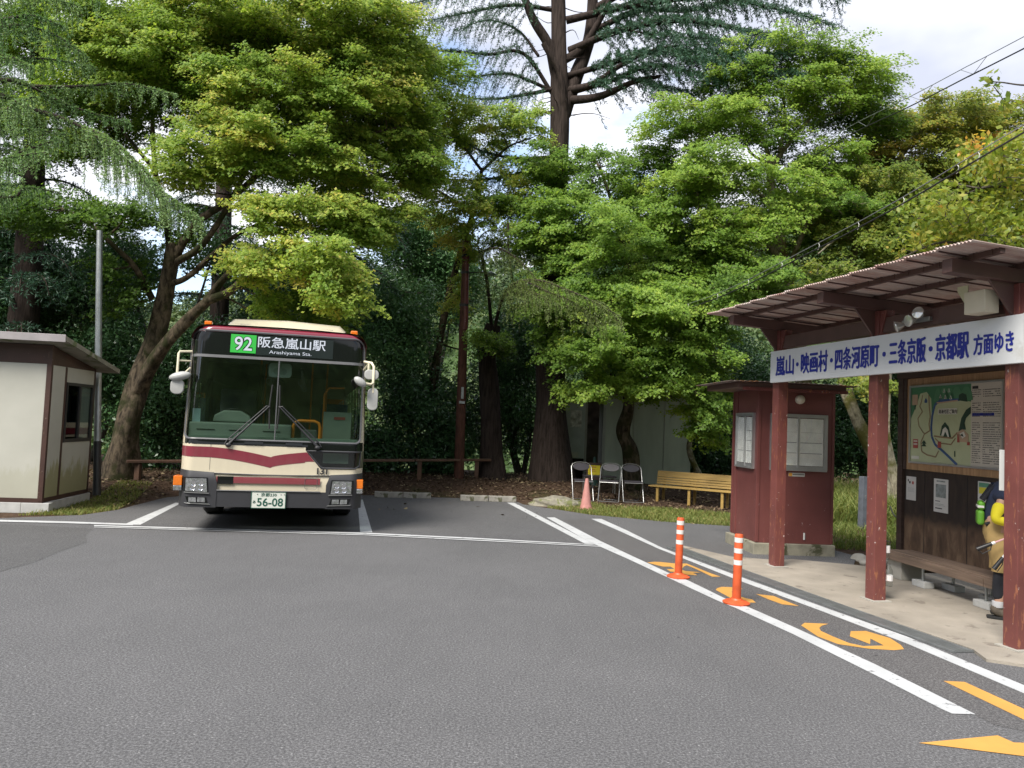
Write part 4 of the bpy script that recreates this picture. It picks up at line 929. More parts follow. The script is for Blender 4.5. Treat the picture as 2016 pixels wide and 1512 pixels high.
cable('overhead_cable', 'thin pair of looped wires crossing the white sky at upper right', [(3.823, 22, 7.009), (5.805, 19, 7.77), (6.69, 16, 8.055), (6.998, 13.5, 7.811), (7.189, 12, 7.694), (7.302, 11, 7.599), (7.713, 9, 7.541)], .18, .011, 14, None)

# ================================================================ BUS
bus = empty('city_bus', (-3.165, 10.42, 0), R(14), 'cream and maroon city bus with a green route 92 display parked in the bay', 'bus')
M['bus_cream'] = mat('bus_cream', (.57, .51, .385), .32, var=.03, coat=.4)
M['bus_red'] = mat('bus_maroon', (.175, .014, .032), .3, var=.05, coat=.5)
def grime(m):
    n, l = m.node_tree.nodes, m.node_tree.links; p = n['Principled BSDF']; src = p.inputs['Base Color'].links[0].from_socket
    v = _obj(n, l); s_ = n.new('ShaderNodeSeparateXYZ'); l.new(v, s_.inputs[0])
    w = _noise(n, l, _obj(n, l, (5, 5, 1.2)), 2.5, 7, .65); ad = n.new('ShaderNodeMath'); ad.operation = 'MULTIPLY_ADD'; l.new(w, ad.inputs[0]); ad.inputs[1].default_value = -1.3; l.new(s_.outputs[2], ad.inputs[2])
    f = _ramp(n, l, ad.outputs[0], [(-.0, (.16, .16, .16)), (.75, (0, 0, 0))]); l.new(_mix(n, l, f, src, (.20, .17, .13)), p.inputs['Base Color'])
grime(M['bus_cream']); grime(M['bus_red'])
M['bus_dark'] = mat('bus_charcoal', (.026, .026, .030), .5, var=.1)
M['bus_frame'] = mat('bus_window_frame', (.085, .085, .09), .4, var=.06)
M['bus_glass'] = glass('windscreen', (.42, .50, .46), .9)
M['bus_black'] = mat('bus_black_glass', (.007, .008, .008), .06, var=.0, spec=.35)
M['grey_green'] = mat('dash_grey_green', (.25, .29, .25), .55, var=.06)
M['seat_fabric'] = mat('seat_fabric', (.05, .08, .12), .9, var=.3, sc_=30)
M['bus_floor'] = mat('bus_floor', (.06, .06, .06), .7); M['bus_inner'] = mat('bus_inner', (.22, .23, .22), .7)
M['rail_orange'] = mat('rail_orange', (.70, .21, .015), .35, var=.03)
M['amber'] = mat('amber_lens', (.62, .15, .010), .2, var=.1, sc_=40, coat=.5)
M['lens'] = mat('lamp_reflector', (.55, .56, .57), .10, metal=.9, var=.4, sc_=26, bump=.5, bsc=22)
M['clear_lens'] = glass('lamp_lens', (.93, .94, .95), .95)
LEN = 9.0
def hw(z):
    if z < 1.3: return 1.195 - .01 * max(0, (.7 - z))
    w = 1.195 - .03 * (z - 1.3) / 1.3
    if z > 2.58:
        t = min(1, (z - 2.58) / .20); w -= .20 * (1 - sqrt(max(0, 1 - t * t)))
    return w
def fy(x, z):
    xi = min(1.0, abs(x) / hw(z)); y = .035 * xi * xi
    if xi > .86: y += .20 * ((xi - .86) / .14) ** 2.3
    if z > 1.2: y += .085 * (z - 1.2)
    else: y -= .01
    if z > 2.69: y += .1 * (z - 2.69) + 60 * max(0, z - 2.742) ** 2
    if z < .80: y -= .03 * min(1, (.80 - z) / .06)
    return y
def patch(b, x0, x1, zb, zt, off=0.0, nx=24, nz=4, back=None):
    """sheet that follows the front of the bus; zb, zt numbers or functions of x; back gives it thickness"""
    f0 = zb if callable(zb) else (lambda x: zb); f1 = zt if callable(zt) else (lambda x: zt)
    k = (nx + 1) * (nz + 1)
    vs = []
    for t in ((0, back) if back else (0,)):
        for j in range(nz + 1):
            for i in range(nx + 1):
                x = x0 + (x1 - x0) * i / nx; z = f0(x) + (f1(x) - f0(x)) * j / nz
                xx = max(-hw(z), min(hw(z), x)); vs.append((xx, fy(xx, z) - off + t, z))
    fs = []
    for j in range(nz):
        for i in range(nx):
            a = j * (nx + 1) + i; fs.append((a, a + 1, a + nx + 2, a + nx + 1))
            if back: fs.append((k + a, k + a + nx + 1, k + a + nx + 2, k + a + 1))
    if back:
        for i in range(nx):
            fs.append((i, k + i, k + i + 1, i + 1)); a = nz * (nx + 1) + i; fs.append((a, a + 1, k + a + 1, k + a))
        for j in range(nz):
            a = j * (nx + 1); fs.append((a, a + nx + 1, k + a + nx + 1, k + a)); a += nx; fs.append((a, k + a, k + a + nx + 1, a + nx + 1))
    return b.add(vs, fs)
def fp(x, z, off=0.0): return (x, fy(x, z) - off, z)
def rim(path, r, material, name, n=6, closed=True, off=0.0):
    return MB().tube([fp(x, z, off) for x, z in path], r, n, closed).build(name, material, bus, smooth=True)
def dense(pts, closed=True, step=.05):
    out = []; k = len(pts)
    for i in range(k if closed else k - 1):
        a, b_ = pts[i], pts[(i + 1) % k]; d = sqrt((b_[0]-a[0])**2 + (b_[1]-a[1])**2); m = max(1, int(d / step))
        out += [(a[0] + (b_[0]-a[0]) * j / m, a[1] + (b_[1]-a[1]) * j / m) for j in range(m)]
    return out if closed else out + [pts[-1]]
def rrect(x0, x1, z0, z1, r, n=5, rb=None):
    rb = r if rb is None else rb; out = []
    for cx, cz, a0, rr in ((x1 - rb, z0 + rb, -90, rb), (x1 - r, z1 - r, 0, r), (x0 + r, z1 - r, 90, r), (x0 + rb, z0 + rb, 180, rb)):
        for i in range(n + 1): a = R(a0 + 90 * i / n); out.append((cx + rr * cos(a), cz + rr * sin(a)))
    return out
# --- body shell
b = MB()
def corner_win(x): return max(.90, 1.135 - max(0, (x - .405)) * 1.18) if x > .405 else 1.135
patch(b, -1.2, .405, .79, 1.175, 0, 36, 6); patch(b, .405, 1.2, .79, lambda x: corner_win(x) - .004, 0, 24, 4)   # front below the windscreen
patch(b, -1.2, 1.2, .36, .79, -.02, 36, 4)
patch(b, -1.2, -1.155, 1.175, 2.70, 0, 3, 16); patch(b, 1.125, 1.2, 1.13, 2.70, 0, 4, 16)                       # corner pillars
ys_ = [.24, 2.0, 5.0, LEN]
def side(sgn):
    def q(y0, y1, z0, z1, inset=0.0):
        zs = [z0 + (z1 - z0) * i / 4 for i in range(5)]
        vs = [(sgn * (hw(z) - inset), y, z) for z in zs for y in (y0, y1)]; b.add(vs, [(2*i, 2*i+1, 2*i+3, 2*i+2) for i in range(4)])
    yfr = fy(1.19, 1.0)
    for z0, z1 in ((.36, .79), (.79, 1.25)):
        for y0, y1 in ((yfr, 1.75), (2.75, 6.2), (7.2, LEN)): q(y0, y1, z0, z1)
        if z0 > .7: q(1.75, 2.75, .95, z1); q(6.2, 7.2, .95, z1)
    q(fy(1.19, 2.4), LEN, 2.12, 2.58)
    for i in range(8): q(yfr + .02 if i == 0 else i * LEN / 7 - .06, min(LEN, i * LEN / 7 + .06) if i else yfr + .10, 1.25, 2.12)
side(1); side(-1)
# rear wall and roof skin
vs = [(sgn * hw(z), LEN, z) for z in (.36, .8, 1.3, 1.9, 2.3, 2.58) for sgn in (-1, 1)]; b.add(vs, [(2*i, 2*i+1, 2*i+3, 2*i+2) for i in range(5)])
zr = [2.58 + .2 * sin(pi / 2 * i / 8) for i in range(9)]
prof = [(-hw(z), z) for z in zr] + [(-.5, 2.795), (0, 2.80), (.5, 2.795)] + [(hw(z), z) for z in reversed(zr)]
vs = []
for y in (.42, 1.5, LEN): vs += [(x, y, z) for x, z in prof]
n_ = len(prof); b.add(vs, [(j * n_ + i, j * n_ + i + 1, (j + 1) * n_ + i + 1, (j + 1) * n_ + i) for j in range(2) for i in range(n_ - 1)])
b.add([(x, LEN, z) for x, z in prof], [tuple(range(n_))])
body = b.build('body', M['bus_cream'], bus, smooth=True)
# maroon brow over the destination box
b = MB(); patch(b, -1.2, 1.2, 2.685, 2.785, .004, 48, 10)
prof2 = [p for p in prof]
vs = []
for y in (.20, .30, .46): vs += [(x, y + .0 * x, z + .004) for x, z in prof]
b.add(vs, [(j * n_ + i, j * n_ + i + 1, (j + 1) * n_ + i + 1, (j + 1) * n_ + i) for j in range(2) for i in range(n_ - 1)])
b.build('roof_brow', M['bus_red'], bus, smooth=True)
b = MB()
for s in (-1, 1):
    for z0, z1 in ((2.36, 2.585),):
        vs = [(s * (hw(z) + .003), y, z) for z in (z0, z1) for y in (.30, 1.7)]; b.add(vs, [(0, 1, 3, 2)])
    for z0, z1 in ((1.0, 1.14), (.66, .76)):
        vs = [(s * (hw(z) + .003), y, z) for z in (z0, z1) for y in ((.27, LEN) if z0 > .9 else (2.8, 6.15))]; b.add(vs, [(0, 1, 3, 2)])
b.build('side_stripe', M['bus_red'], bus)
# --- paint stripes on the front
def vtop(x):
    if x < -.8: return 1.138 - .004 * (x + 1.2)
    if x < -.04: t = (x + .8) / .76; return 1.134 - .112 * t ** 1.55
    t = (x + .04) / .5; return 1.022 + .085 * min(1, t) ** .62
b = MB(); patch(b, -1.197, -.04, lambda x: vtop(x) - .135 - .006 * (x + 1.2), vtop, .0035, 36, 2); patch(b, -.04, .405, lambda x: vtop(x) - .14, vtop, .0035, 20, 2)
patch(b, .405, .53, lambda x: vtop(x) - .128, lambda x: min(vtop(x), corner_win(x) - .012), .0035, 8, 2)
b.build('stripe', M['bus_red'], bus, smooth=True)
b = MB(); patch(b, -.715, .62, .668, .752, .0025, 24, 2); b.build('stripe', M['bus_red'], bus, smooth=True)
b = MB(); patch(b, -.70, -.50, .655, .755, .006, 6, 2, .012); b.build('tow_recess', M['bus_black'], bus)
MB().tube([fp(x, z, .004) for x, z in dense([(-1.19, .80), (0, .782), (1.19, .80)], False)], .006, 5).build('panel_seam', M['bus_frame'], bus)
rim(rrect(.42, .58, .61, .75, .02), .003, M['bus_frame'], 'flap_seam', 5, True, .004)
MB().tube([fp(-.81, z, .001) for z in np.linspace(.80, 1.17, 8)], .0025, 4).build('panel_seam', M['bus_frame'], bus)
# --- windscreen, destination box, corner window
wsz = lambda x: 1.245
MBg = MB(); patch(MBg, -1.158, 1.125, 1.245, 2.345, -.004, 40, 14); ws = MBg.build('windscreen', M['bus_glass'], bus, smooth=True)
rim(dense(rrect(-1.165, 1.132, 1.24, 2.70, .13, 7, .07)), .016, M['bus_frame'], 'windscreen_seal', 6)
b = MB(); patch(b, -1.15, 1.12, 2.335, 2.372, .012, 30, 1, .03); b.build('header_bar', mat('header_grey', (.13, .13, .135), .35), bus, smooth=True)
b = MB(); patch(b, -1.19, .43, 1.17, 1.252, .003, 30, 2, .02); patch(b, .43, 1.18, 1.128, 1.252, .003, 20, 2, .02)
for x0, x1 in ((-.39, -.15), (.14, .36)): patch(b, x0, x1, 1.185, 1.222, .016, 6, 1, .012)
b.build('cowl', M['bus_black'], bus, smooth=True)
MB().tube([(-.008, fy(0, z) - .002, z) for z in np.linspace(1.25, 2.34, 10)], .009, 6).build('centre_bar', M['bus_frame'], bus, smooth=True)
b = MB(); patch(b, .415, 1.13, corner_win, 1.128, -.002, 30, 3); b.build('corner_window', M['bus_glass'], bus, smooth=True)
rim(dense([(.42, 1.122), (.615, .905), (.66, .892), (1.08, .895), (1.135, .93), (1.15, 1.122)]), .013, M['bus_dark'], 'window_seal', 6)
b = MB(); b.box(.64, .985, .10, .108, .955, 1.095); b.build('cardboard_sheet', M['grey_green'], bus)
b = MB(); b.box(.50, 1.15, .30, .32, .82, 1.2); b.build('inner_kick_panel', M['bus_dark'], bus)
b = MB(); patch(b, -1.15, 1.12, 2.372, 2.695, .0, 40, 6, .03); db = b.build('destination_box', M['bus_black'], bus, smooth=True)
def flatfront(x0, x1, z0, z1, off, t=.004): b = MB(); patch(b, x0, x1, z0, z1, off, 6, 2, t); return b
M['led_white'] = emit('led_white', (.62, .66, .74), .30); M['led_green'] = emit('led_green', (.010, .36, .03), .42)
flatfront(-.33, .70, 2.40, 2.665, .004).build('display', mat('display_glass', (.012, .017, .017), .2), bus)
flatfront(-.655, -.325, 2.415, 2.665, .009).build('route_display', M['led_green'], bus)
def ftext(s, x0, x1, z0, z1, m, bold, off, name='lettering'):
    sl_ = math.atan(.085); T = Matrix.Translation(Vector(fp(x0, (z0 + z1) / 2, off))) @ Matrix.Rotation(-sl_, 4, 'X')
    yaw_ = math.atan((fy(x1, z0) - fy(x0, z0)) / (x1 - x0)); T = Matrix.Translation(Vector(fp(x0, (z0 + z1) / 2, off))) @ Matrix.Rotation(yaw_, 4, 'Z') @ Matrix.Rotation(-sl_, 4, 'X')
    return text(s, x1 - x0, z1 - z0, m, bus, (0, 0, -(z1 - z0) / 2), M4=T, bold=bold, name=name)
ftext('92', -.612, -.368, 2.437, 2.643, M['bus_black'], .055, .015); ftext('92', -.605, -.375, 2.444, 2.636, M['led_white'], .012, .0175)
ftext('阪急嵐山駅', -.30, .595, 2.505, 2.655, M['led_white'], .010, .012)
ftext('Arashiyama Sta.', -.15, .41, 2.412, 2.472, M['led_white'], .0, .012)
# --- bumper, lamps, plate
b = MB()
for s in (-1, 1):
    def zt_(x, s=s): return .815 if abs(x) > .76 else .77 + .0 * x
    x0, x1 = sorted((s * .70, s * 1.2)); patch(b, x0, x1, .345, lambda x: min(.825, .80 + .06 * (abs(x) - .72)) if abs(x) > .74 else .56 + (abs(x) - .66) * 2.6, .022, 20, 8, .06)
patch(b, -.70, .70, .355, .565, .014, 30, 4, .05)
b.build('bumper', M['bus_dark'], bus, smooth=True, bevel=0)
MB().tube([fp(x, .571, .022) for x in np.linspace(-.70, .63, 20)], .008, 6).build('bumper_trim', M['bus_frame'], bus, smooth=True)
for s in (-1, 1):
    c = -.025
    def xx(a): return c + s * a
    def quad4(name, pts, off, t, m, parent=bus, nx=8):
        # four cornered lens: (a,z) inner-bottom, outer-bottom, outer-top, inner-top
        vs = []
        for tt in (0, t):
            for j in range(nx + 1):
                for i in range(nx + 1):
                    u, w = i / nx, j / nx
                    a = (1-u)*(1-w)*pts[0][0] + u*(1-w)*pts[1][0] + u*w*pts[2][0] + (1-u)*w*pts[3][0]
                    z = (1-u)*(1-w)*pts[0][1] + u*(1-w)*pts[1][1] + u*w*pts[2][1] + (1-u)*w*pts[3][1]
                    x = xx(a); vs.append((x, fy(x, z) - off + tt, z))
        k = (nx + 1) ** 2; fs = []
        for j in range(nx):
            for i in range(nx):
                a = j * (nx + 1) + i; fs.append((a, a+1, a+nx+2, a+nx+1)); fs.append((k+a, k+a+nx+1, k+a+nx+2, k+a+1))
        for i in range(nx):
            fs.append((i, k+i, k+i+1, i+1)); a = nx*(nx+1)+i; fs.append((a, a+1, k+a+1, k+a)); a = i*(nx+1); fs.append((a, a+nx+1, k+a+nx+1, k+a)); a += nx; fs.append((a, k+a, k+a+nx+1, a+nx+1))
        return MB().add(vs, fs).build(name, m, parent, smooth=False)
    quad4('lamp_housing', [(.775, .53), (1.095, .545), (1.095, .735), (.795, .735)], .028, .02, M['bus_black'])
    hl = quad4('headlight', [(.79, .545), (1.065, .555), (1.065, .722), (.81, .722)], .034, .02, M['lens'])
    for a, z in ((.87, .66), (.96, .655), (.87, .60), (.97, .60)):
        p = fp(xx(a), z, .042); MB().lathe([(.03, .004), (.034, 0), (.012, .012), (.001, .014)], p, 14, 'y').build('reflector_bowl', M['chrome'], hl, smooth=True)
    quad4('lamp_lip', [(.76, .524), (1.08, .532), (1.08, .543), (.77, .538)], .045, .03, M['chrome_dull'])
    fg = quad4('fog_light', [(.775, .395), (1.03, .41), (1.06, .485), (.80, .475)], .029, .02, M['bus_black'])
    for a in (.86, .97): quad4('fog_lens', [(a - .05, .41), (a + .045, .414), (a + .045, .475), (a - .045, .472)], .034, .008, M['lens'], fg, 3)
    quad4('lamp_lip', [(.745, .382), (1.04, .392), (1.075, .402), (.765, .394)], .038, .02, M['chrome_dull'])
    MB().box(*sorted((xx(1.115), xx(1.225))), .015, .26, .618, .745).build('turn_signal', M['amber'], bus, bevel=.012, seg=3)
    MB().box(*sorted((xx(1.118), xx(1.222))), .018, .24, .553, .617).build('side_lamp', M['lens'], bus, bevel=.008)
    b = MB(); b.box(s * .985 - .05, s * .985 + .05, .34, .42, 2.782, 2.845); b.build('marker_lamp', M['amber'], bus, bevel=.02, seg=3)
    MB().box(s * .985 - .06, s * .985 + .06, .33, .44, 2.70, 2.781).build('lamp_foot', M['bus_cream'], bus, bevel=.006)
lp = MB().box(-.26, .185, -.078, -.070, .345, .565).build('number_plate', mat('plate_white', (.55, .57, .52), .4, var=.04), bus, bevel=.003)
M['plate_green'] = mat('plate_green', (.012, .075, .05), .5, var=.05)
b = MB()
for a in ((-.26, -.252, .345, .565), (.177, .185, .345, .565), (-.252, .177, .345, .352), (-.252, .177, .558, .565)): b.box(a[0], a[1], -.082, -.0785, a[2], a[3])
b.build('plate_rim', M['plate_green'], lp)
for s_, x0, w, z0, h_ in (('京都230', -.135, .20, .503, .046), ('あ', -.235, .036, .41, .038), ('56-08', -.183, .335, .372, .112)): text(s_, w, h_, M['plate_green'], lp, (x0, -.0805, z0), bold=.018)
b = MB()
for x in (-.18, .12, .165): b.lathe([(.007, -.082), (.007, -.0785)], (x, 0, .53), 10, 'y')
b.build('bolt', M['chrome_dull'], lp)
text('131', .14, .09, M['ink'], bus, (.57, -.020, .806), bold=.04)
# --- mirrors and wipers
cr_ = mat('mirror_shell', (.36, .36, .35), .35); M['mirror_frame'] = mat('mirror_frame', (.66, .60, .44), .35)
def pill(name, c, w, h_, t, m, rot=0.0, tilt=0.0):
    P = rrect(-w / 2, w / 2, -h_ / 2, h_ / 2, min(w, h_) * .42, 6); b = MB(); b.m = Matrix.Translation(Vector(c)) @ Matrix.Rotation(R(rot), 4, 'Y') @ Matrix.Rotation(R(tilt), 4, 'X')
    b.prism(P, -t / 2, t / 2); return b.build(name, m, bus, smooth=True, bevel=.012, seg=3)
b = MB(); b.tube([(-1.15, .22, 2.40), (-1.29, .14, 2.385), (-1.30, .13, 2.36), (-1.30, .10, 2.02)], .016, 8); b.tube([(-1.16, .22, 2.27), (-1.29, .13, 2.265)], .012, 8); b.tube([(-1.16, .22, 2.18), (-1.22, .15, 2.10), (-1.28, .11, 2.05)], .012, 8)
b.build('mirror_bracket', M['mirror_frame'], bus, smooth=True)
b = MB(); b.m = Matrix.Translation(Vector((-1.255, .06, 2.055))) @ Matrix.Rotation(R(-14), 4, 'Y') @ Matrix.Rotation(R(18), 4, 'X'); b.ball((0, 0, 0), (.14, .06, .058), 18); b.build('mirror', cr_, bus, smooth=True)
pill('mirror', (-1.285, .09, 1.915), .165, .20, .06, cr_)
b = MB(); b.tube([(1.14, .22, 2.40), (1.24, .13, 2.38), (1.27, .10, 2.33), (1.27, .08, 2.10), (1.23, .05, 2.075), (1.10, -.02, 2.09)], .018, 8); b.tube([(1.14, .22, 2.28), (1.20, .13, 2.37), (1.20, .12, 2.20)], .016, 8); b.tube([(1.27, .09, 2.12), (1.275, .09, 1.96)], .016, 8); b.build('mirror_bracket', M['mirror_frame'], bus, smooth=True)
pill('mirror', (1.245, .13, 2.215), .20, .14, .07, cr_); pill('mirror', (1.275, .11, 1.87), .145, .31, .06, cr_)
b = MB(); b.m = Matrix.Translation(Vector((1.085, -.03, 2.10))) @ Matrix.Rotation(R(35), 4, 'Y'); b.ball((0, 0, 0), (.10, .05, .055), 16); b.build('mirror', cr_, bus, smooth=True)
for s, x0, xj, xt in ((-1, -.59, -.105, -.078), (1, .56, .035, .018)):
    b = MB(); o = .035
    b.tube([fp(x0, 1.175, .03), fp(x0 + s * -.06, 1.245, o), fp(xj, 1.70, o)], [.022, .016, .009], 8); b.tube([fp(x0 + s * .05, 1.178, .03), fp(x0 + .02 * s, 1.235, o), fp(xj + s * .03, 1.71, o)], .008, 6)
    b.ball(fp(x0, 1.17, .03), (.04, .025, .03), 12); b.tube([fp(xj + s * .04, 1.71, o), fp(xj - s * .015, 1.70, o)], .008, 6)
    w = b.build('wiper', M['black'], bus, smooth=True)
    b = MB(); b.tube([fp(xj - s * .02, 1.40, .012), fp(xj - s * .005, 1.72, .02), fp(xt, 2.0, .012)], .011, 6); b.build('blade', M['rubber'], w)
# --- air conditioner
b = MB()
sec = lambda w, h_: [(-w, 0), (-w + .02, h_ * .72), (-w + .12, h_), (0, h_ + .03), (w - .12, h_), (w - .02, h_ * .72), (w, 0)]
rows = [(1.5, .86, .10), (1.75, .90, .27), (1.95, .93, .32), (4.6, .93, .32), (4.9, .9, .22)]
vs = []
for y, w, h_ in rows: vs += [(x, y, 2.76 + z) for x, z in sec(w, h_)]
fs = [(j * 7 + i, j * 7 + i + 1, j * 7 + i + 8, j * 7 + i + 7) for j in range(4) for i in range(6)] + [tuple(range(7)), tuple(range(28, 35))]
ac = b.add(vs, fs).build('air_conditioner', M['bus_cream'], bus, smooth=True)
b = MB()
for s in (-1, 1):
    for k in range(3):
        z = 2.90 + k * .035; y = 1.515 + (z - 2.86) * 1.47 - .012
        b.bar((s * .26, y, z), (s * .70, y, z), .014, .014)
b.build('vent_slot', M['bus_frame'], ac)
P = [(.36 * cos(a), .075 * sin(a)) for a in np.linspace(0, pi, 14)]
b = MB(); b.m = Matrix.Translation(Vector((0, 1.49, 2.885))) @ Matrix.Rotation(R(-56), 4, 'X'); b.prism(P, -.012, .03); b.build('fan_bulge', M['bus_cream'], ac, bevel=.006)
# --- side windows
for s in (-1, 1):
    for i in range(7):
        y0, y1 = i * LEN / 7 + (.10 if i else .34), (i + 1) * LEN / 7 - .06
        vs = [(s * (hw(z) - .012), y, z) for z in (1.25, 2.12) for y in (y0 - .04, y1)]
        MB().add(vs, [(0, 1, 3, 2)]).build('side_window', M['bus_glass'], bus)
MB().box(-.8, .8, LEN + .001, LEN + .012, 1.5, 2.3).build('rear_window', M['bus_black'], bus, bevel=.004)
# --- running gear
def wheel(x, y):
    t = MB().lathe([(.27, -.13), (.43, -.135), (.465, -.10), (.47, 0), (.465, .10), (.43, .135), (.27, .13)], (x, y, .47), 32, 'x').build('tyre', M['rubber'], None, smooth=True)
    w = empty('wheel', (0, 0, 0)); w.parent = bus; t.parent = w
    MB().lathe([(.10, -.05), (.13, -.06), (.26, -.10), (.275, -.12), (.275, .12), (.26, .10), (.13, .06), (.10, .05)], (x, y, .47), 24, 'x').build('rim', M['galv'], w, smooth=True)
for x, y in ((-.98, 2.2), (1.0, 2.2), (-.98, 6.7), (1.0, 6.7)): wheel(x, y)
MB().box(-1.1, 1.1, .5, LEN - .1, .37, .42).build('chassis', M['bus_dark'], bus)
MB().tube([(-.8, 2.2, .42), (.8, 2.2, .42)], .07, 10).build('axle', M['rubber'], bus)
# --- inside
MB().box(-1.15, 1.15, .35, LEN - .02, .82, .86).build('floor', M['bus_floor'], bus)
b = MB(); b.box(-1.10, 1.10, 1.2, LEN - .05, 2.52, 2.56); b.build('ceiling', M['bus_inner'], bus)
MB().box(-1.12, 1.10, .30, .42, 2.36, 2.66).build('blind_box', M['bus_dark'], bus)
b = MB(); b.box(-1.13, .19, .20, .62, 1.255, 1.46); dash = b.build('dashboard', M['grey_green'], bus, bevel=.02)
b = MB(); b.box(-1.12, 1.10, .155, .40, 1.235, 1.285); b.build('windscreen_ledge', mat('ledge_green', (.20, .26, .22), .5), bus)
b = MB()
for x0, x1 in ((-1.03, -.8), (-.62, -.42), (-.18, .05)): b.box(x0, x1, .192, .1995, 1.36, 1.368)
b.build('vent_slot', M['black'], dash)
b = MB(); b.prism([(-.86, 1.47), (-.84, 1.56), (-.72, 1.63), (-.50, 1.63), (-.38, 1.56), (-.34, 1.47)], .40, .62); b.build('instrument_hood', M['grey_green'], bus, bevel=.02)
b = MB(); ang = np.linspace(0, 2 * pi, 28, endpoint=False); rot = Matrix.Translation(Vector((-.60, .74, 1.50))) @ Matrix.Rotation(R(50), 4, 'X'); b.m = rot
b.tube([(.235 * cos(a), 0, .235 * sin(a)) for a in ang], .014, 8, True); b.tube([(-.23, 0, 0), (.23, 0, 0)], .012, 6); b.build('steering_wheel', M['black'], bus, smooth=True)
b = MB(); b.box(-.86, -.36, 1.15, 1.30, 1.0, 1.95); b.box(-.86, -.36, .95, 1.30, 1.0, 1.15); b.build('driver_seat', mat('seat_grey', (.075, .08, .085), .9), bus, bevel=.04)
b = MB(); b.box(-1.10, -.30, 1.42, 1.45, .86, 2.35); b.build('driver_screen', glass('driver_screen', (.5, .5, .5), .6), bus)
b = MB(); b.box(.62, 1.02, .62, .66, .9, 1.67); pt = b.build('front_partition', M['grey_green'], bus, bevel=.01)
MB().box(.77, .93, .612, .619, 1.56, 1.60).build('warning_label', mat('label_red', (.35, .06, .06), .5), pt)
fbx = MB().box(.32, .54, .45, .70, .9, 1.40).build('fare_box', mat('fare_grey', (.17, .18, .17), .5), bus, bevel=.02)
b = MB(); b.tube([(.215, .35, 1.27), (.215, .35, 1.44), (.235, .35, 1.50), (.29, .35, 1.525), (.50, .35, 1.525), (.56, .35, 1.50), (.58, .35, 1.44), (.58, .35, 1.27)], .022, 10); b.build('grab_rail', M['rail_orange'], bus, smooth=True)
for x, y, z1 in ((.62, .75, 1.92), (.42, 1.9, 2.5), (.66, 2.6, 2.5), (-.34, 1.5, 2.5), (.40, 3.6, 2.5), (-.40, 3.6, 2.5)):
    MB().tube([(x, y, .86), (x, y, z1)], .016, 8).build('stanchion', M['rail_orange'], bus, smooth=True)
MB().tube([(.62, .75, 1.92), (.68, .76, 2.02), (.9, .78, 2.03)], .016, 8).build('grab_rail', M['rail_orange'], bus, smooth=True)
mi = MB(); mi.m = Matrix.Translation(Vector((0, .30, 2.215))); mi.prism(rrect(-.155, .155, -.10, .10, .05), -.02, .02); imr = mi.build('inside_mirror', mat('mirror_back', (.50, .56, .52), .4), bus, smooth=True, bevel=.01)
mi = MB(); mi.m = Matrix.Translation(Vector((.0, .285, 2.20))); mi.prism(rrect(-.09, .09, -.045, .045, .044), -.012, 0); mi.box(-.02, .02, -.02, .0, .02, .13); mi.build('mirror_mount', mat('mount_grey', (.33, .38, .35), .5), imr, bevel=.004)
for k in range(6):
    y = 2.6 + k * .95
    for x0, x1 in ((-1.08, -.62), (.58, 1.04)):
        b = MB(); b.box(x0, x1, y, y + .42, 1.08, 1.26); b.box(x0, x1, y + .36, y + .46, 1.26, 1.82); b.build('seat', M['seat_fabric'], bus, bevel=.03)
        MB().tube([(x0 + .08, y + .41, 1.80), (x0 + .08, y + .41, 1.90), (x1 - .08, y + .41, 1.90), (x1 - .08, y + .41, 1.80)], .012, 6).build('seat_handle', M['rail_orange'], bus, smooth=True)
for x in (-.25, .25):
    MB().tube([(x, 1.6, 2.33), (x, 7.5, 2.33)], .014, 6).build('ceiling_rail', M['chrome_dull'], bus)
    for k in range(5):
        y = 2.0 + k * .8; b = MB(); b.tube([(x, y, 2.33), (x, y, 2.18)], .008, 5); b.tube([(x + .045 * cos(a), y, 2.13 + .05 * sin(a)) for a in np.linspace(0, 2 * pi, 12, endpoint=False)], .008, 5, True); b.build('hanging_strap', mat('strap_white', (.5, .5, .48), .5), bus)
MB().tube([(-1.10, .30, 1.48), (-1.09, .28, 1.66), (-1.02, .27, 1.74), (-.97, .27, 1.70)], .010, 6).build('grab_rail', M['black'], bus, smooth=True)
b = MB(); b.box(-1.10, -1.0, .25, .30, 1.46, 1.64); b.build('card_holder', mat('card_blue', (.38, .52, .55), .5), bus)

# ================================================================ WALKER under the shelter
def skin(name, V, edges, radii, material, parent, sub=2, root=0):
    me = bpy.data.meshes.new(name); me.from_pydata([tuple(v) for v in V], edges, [])
    o = bpy.data.objects.new(name, me); COL.objects.link(o)
    sk = o.modifiers.new('skin', 'SKIN'); sk.use_smooth_shade = True
    for i, v in enumerate(me.skin_vertices[0].data):
        r = radii[i]; v.radius = r if isinstance(r, tuple) else (r, r); v.use_root = (i == root)
    ss_ = o.modifiers.new('sub', 'SUBSURF'); ss_.levels = ss_.render_levels = sub
    dg = bpy.context.evaluated_depsgraph_get(); m2 = bpy.data.meshes.new_from_object(o.evaluated_get(dg))
    o.modifiers.clear(); old = o.data; o.data = m2; bpy.data.meshes.remove(old); m2.name = name
    m2.materials.clear(); m2.materials.append(material)
    for p in m2.polygons: p.use_smooth = True
    o.parent = parent; return o
M['skin'] = mat('skin', (.42, .24, .165), .55, var=.06)
M['navy'] = mat('navy_cloth', (.014, .022, .05), .85, var=.25, sc_=14, bump=.35, bsc=14); M['yellow_cloth'] = mat('yellow_cloth', (.62, .53, .015), .8, var=.12, sc_=10, bump=.5, bsc=12)
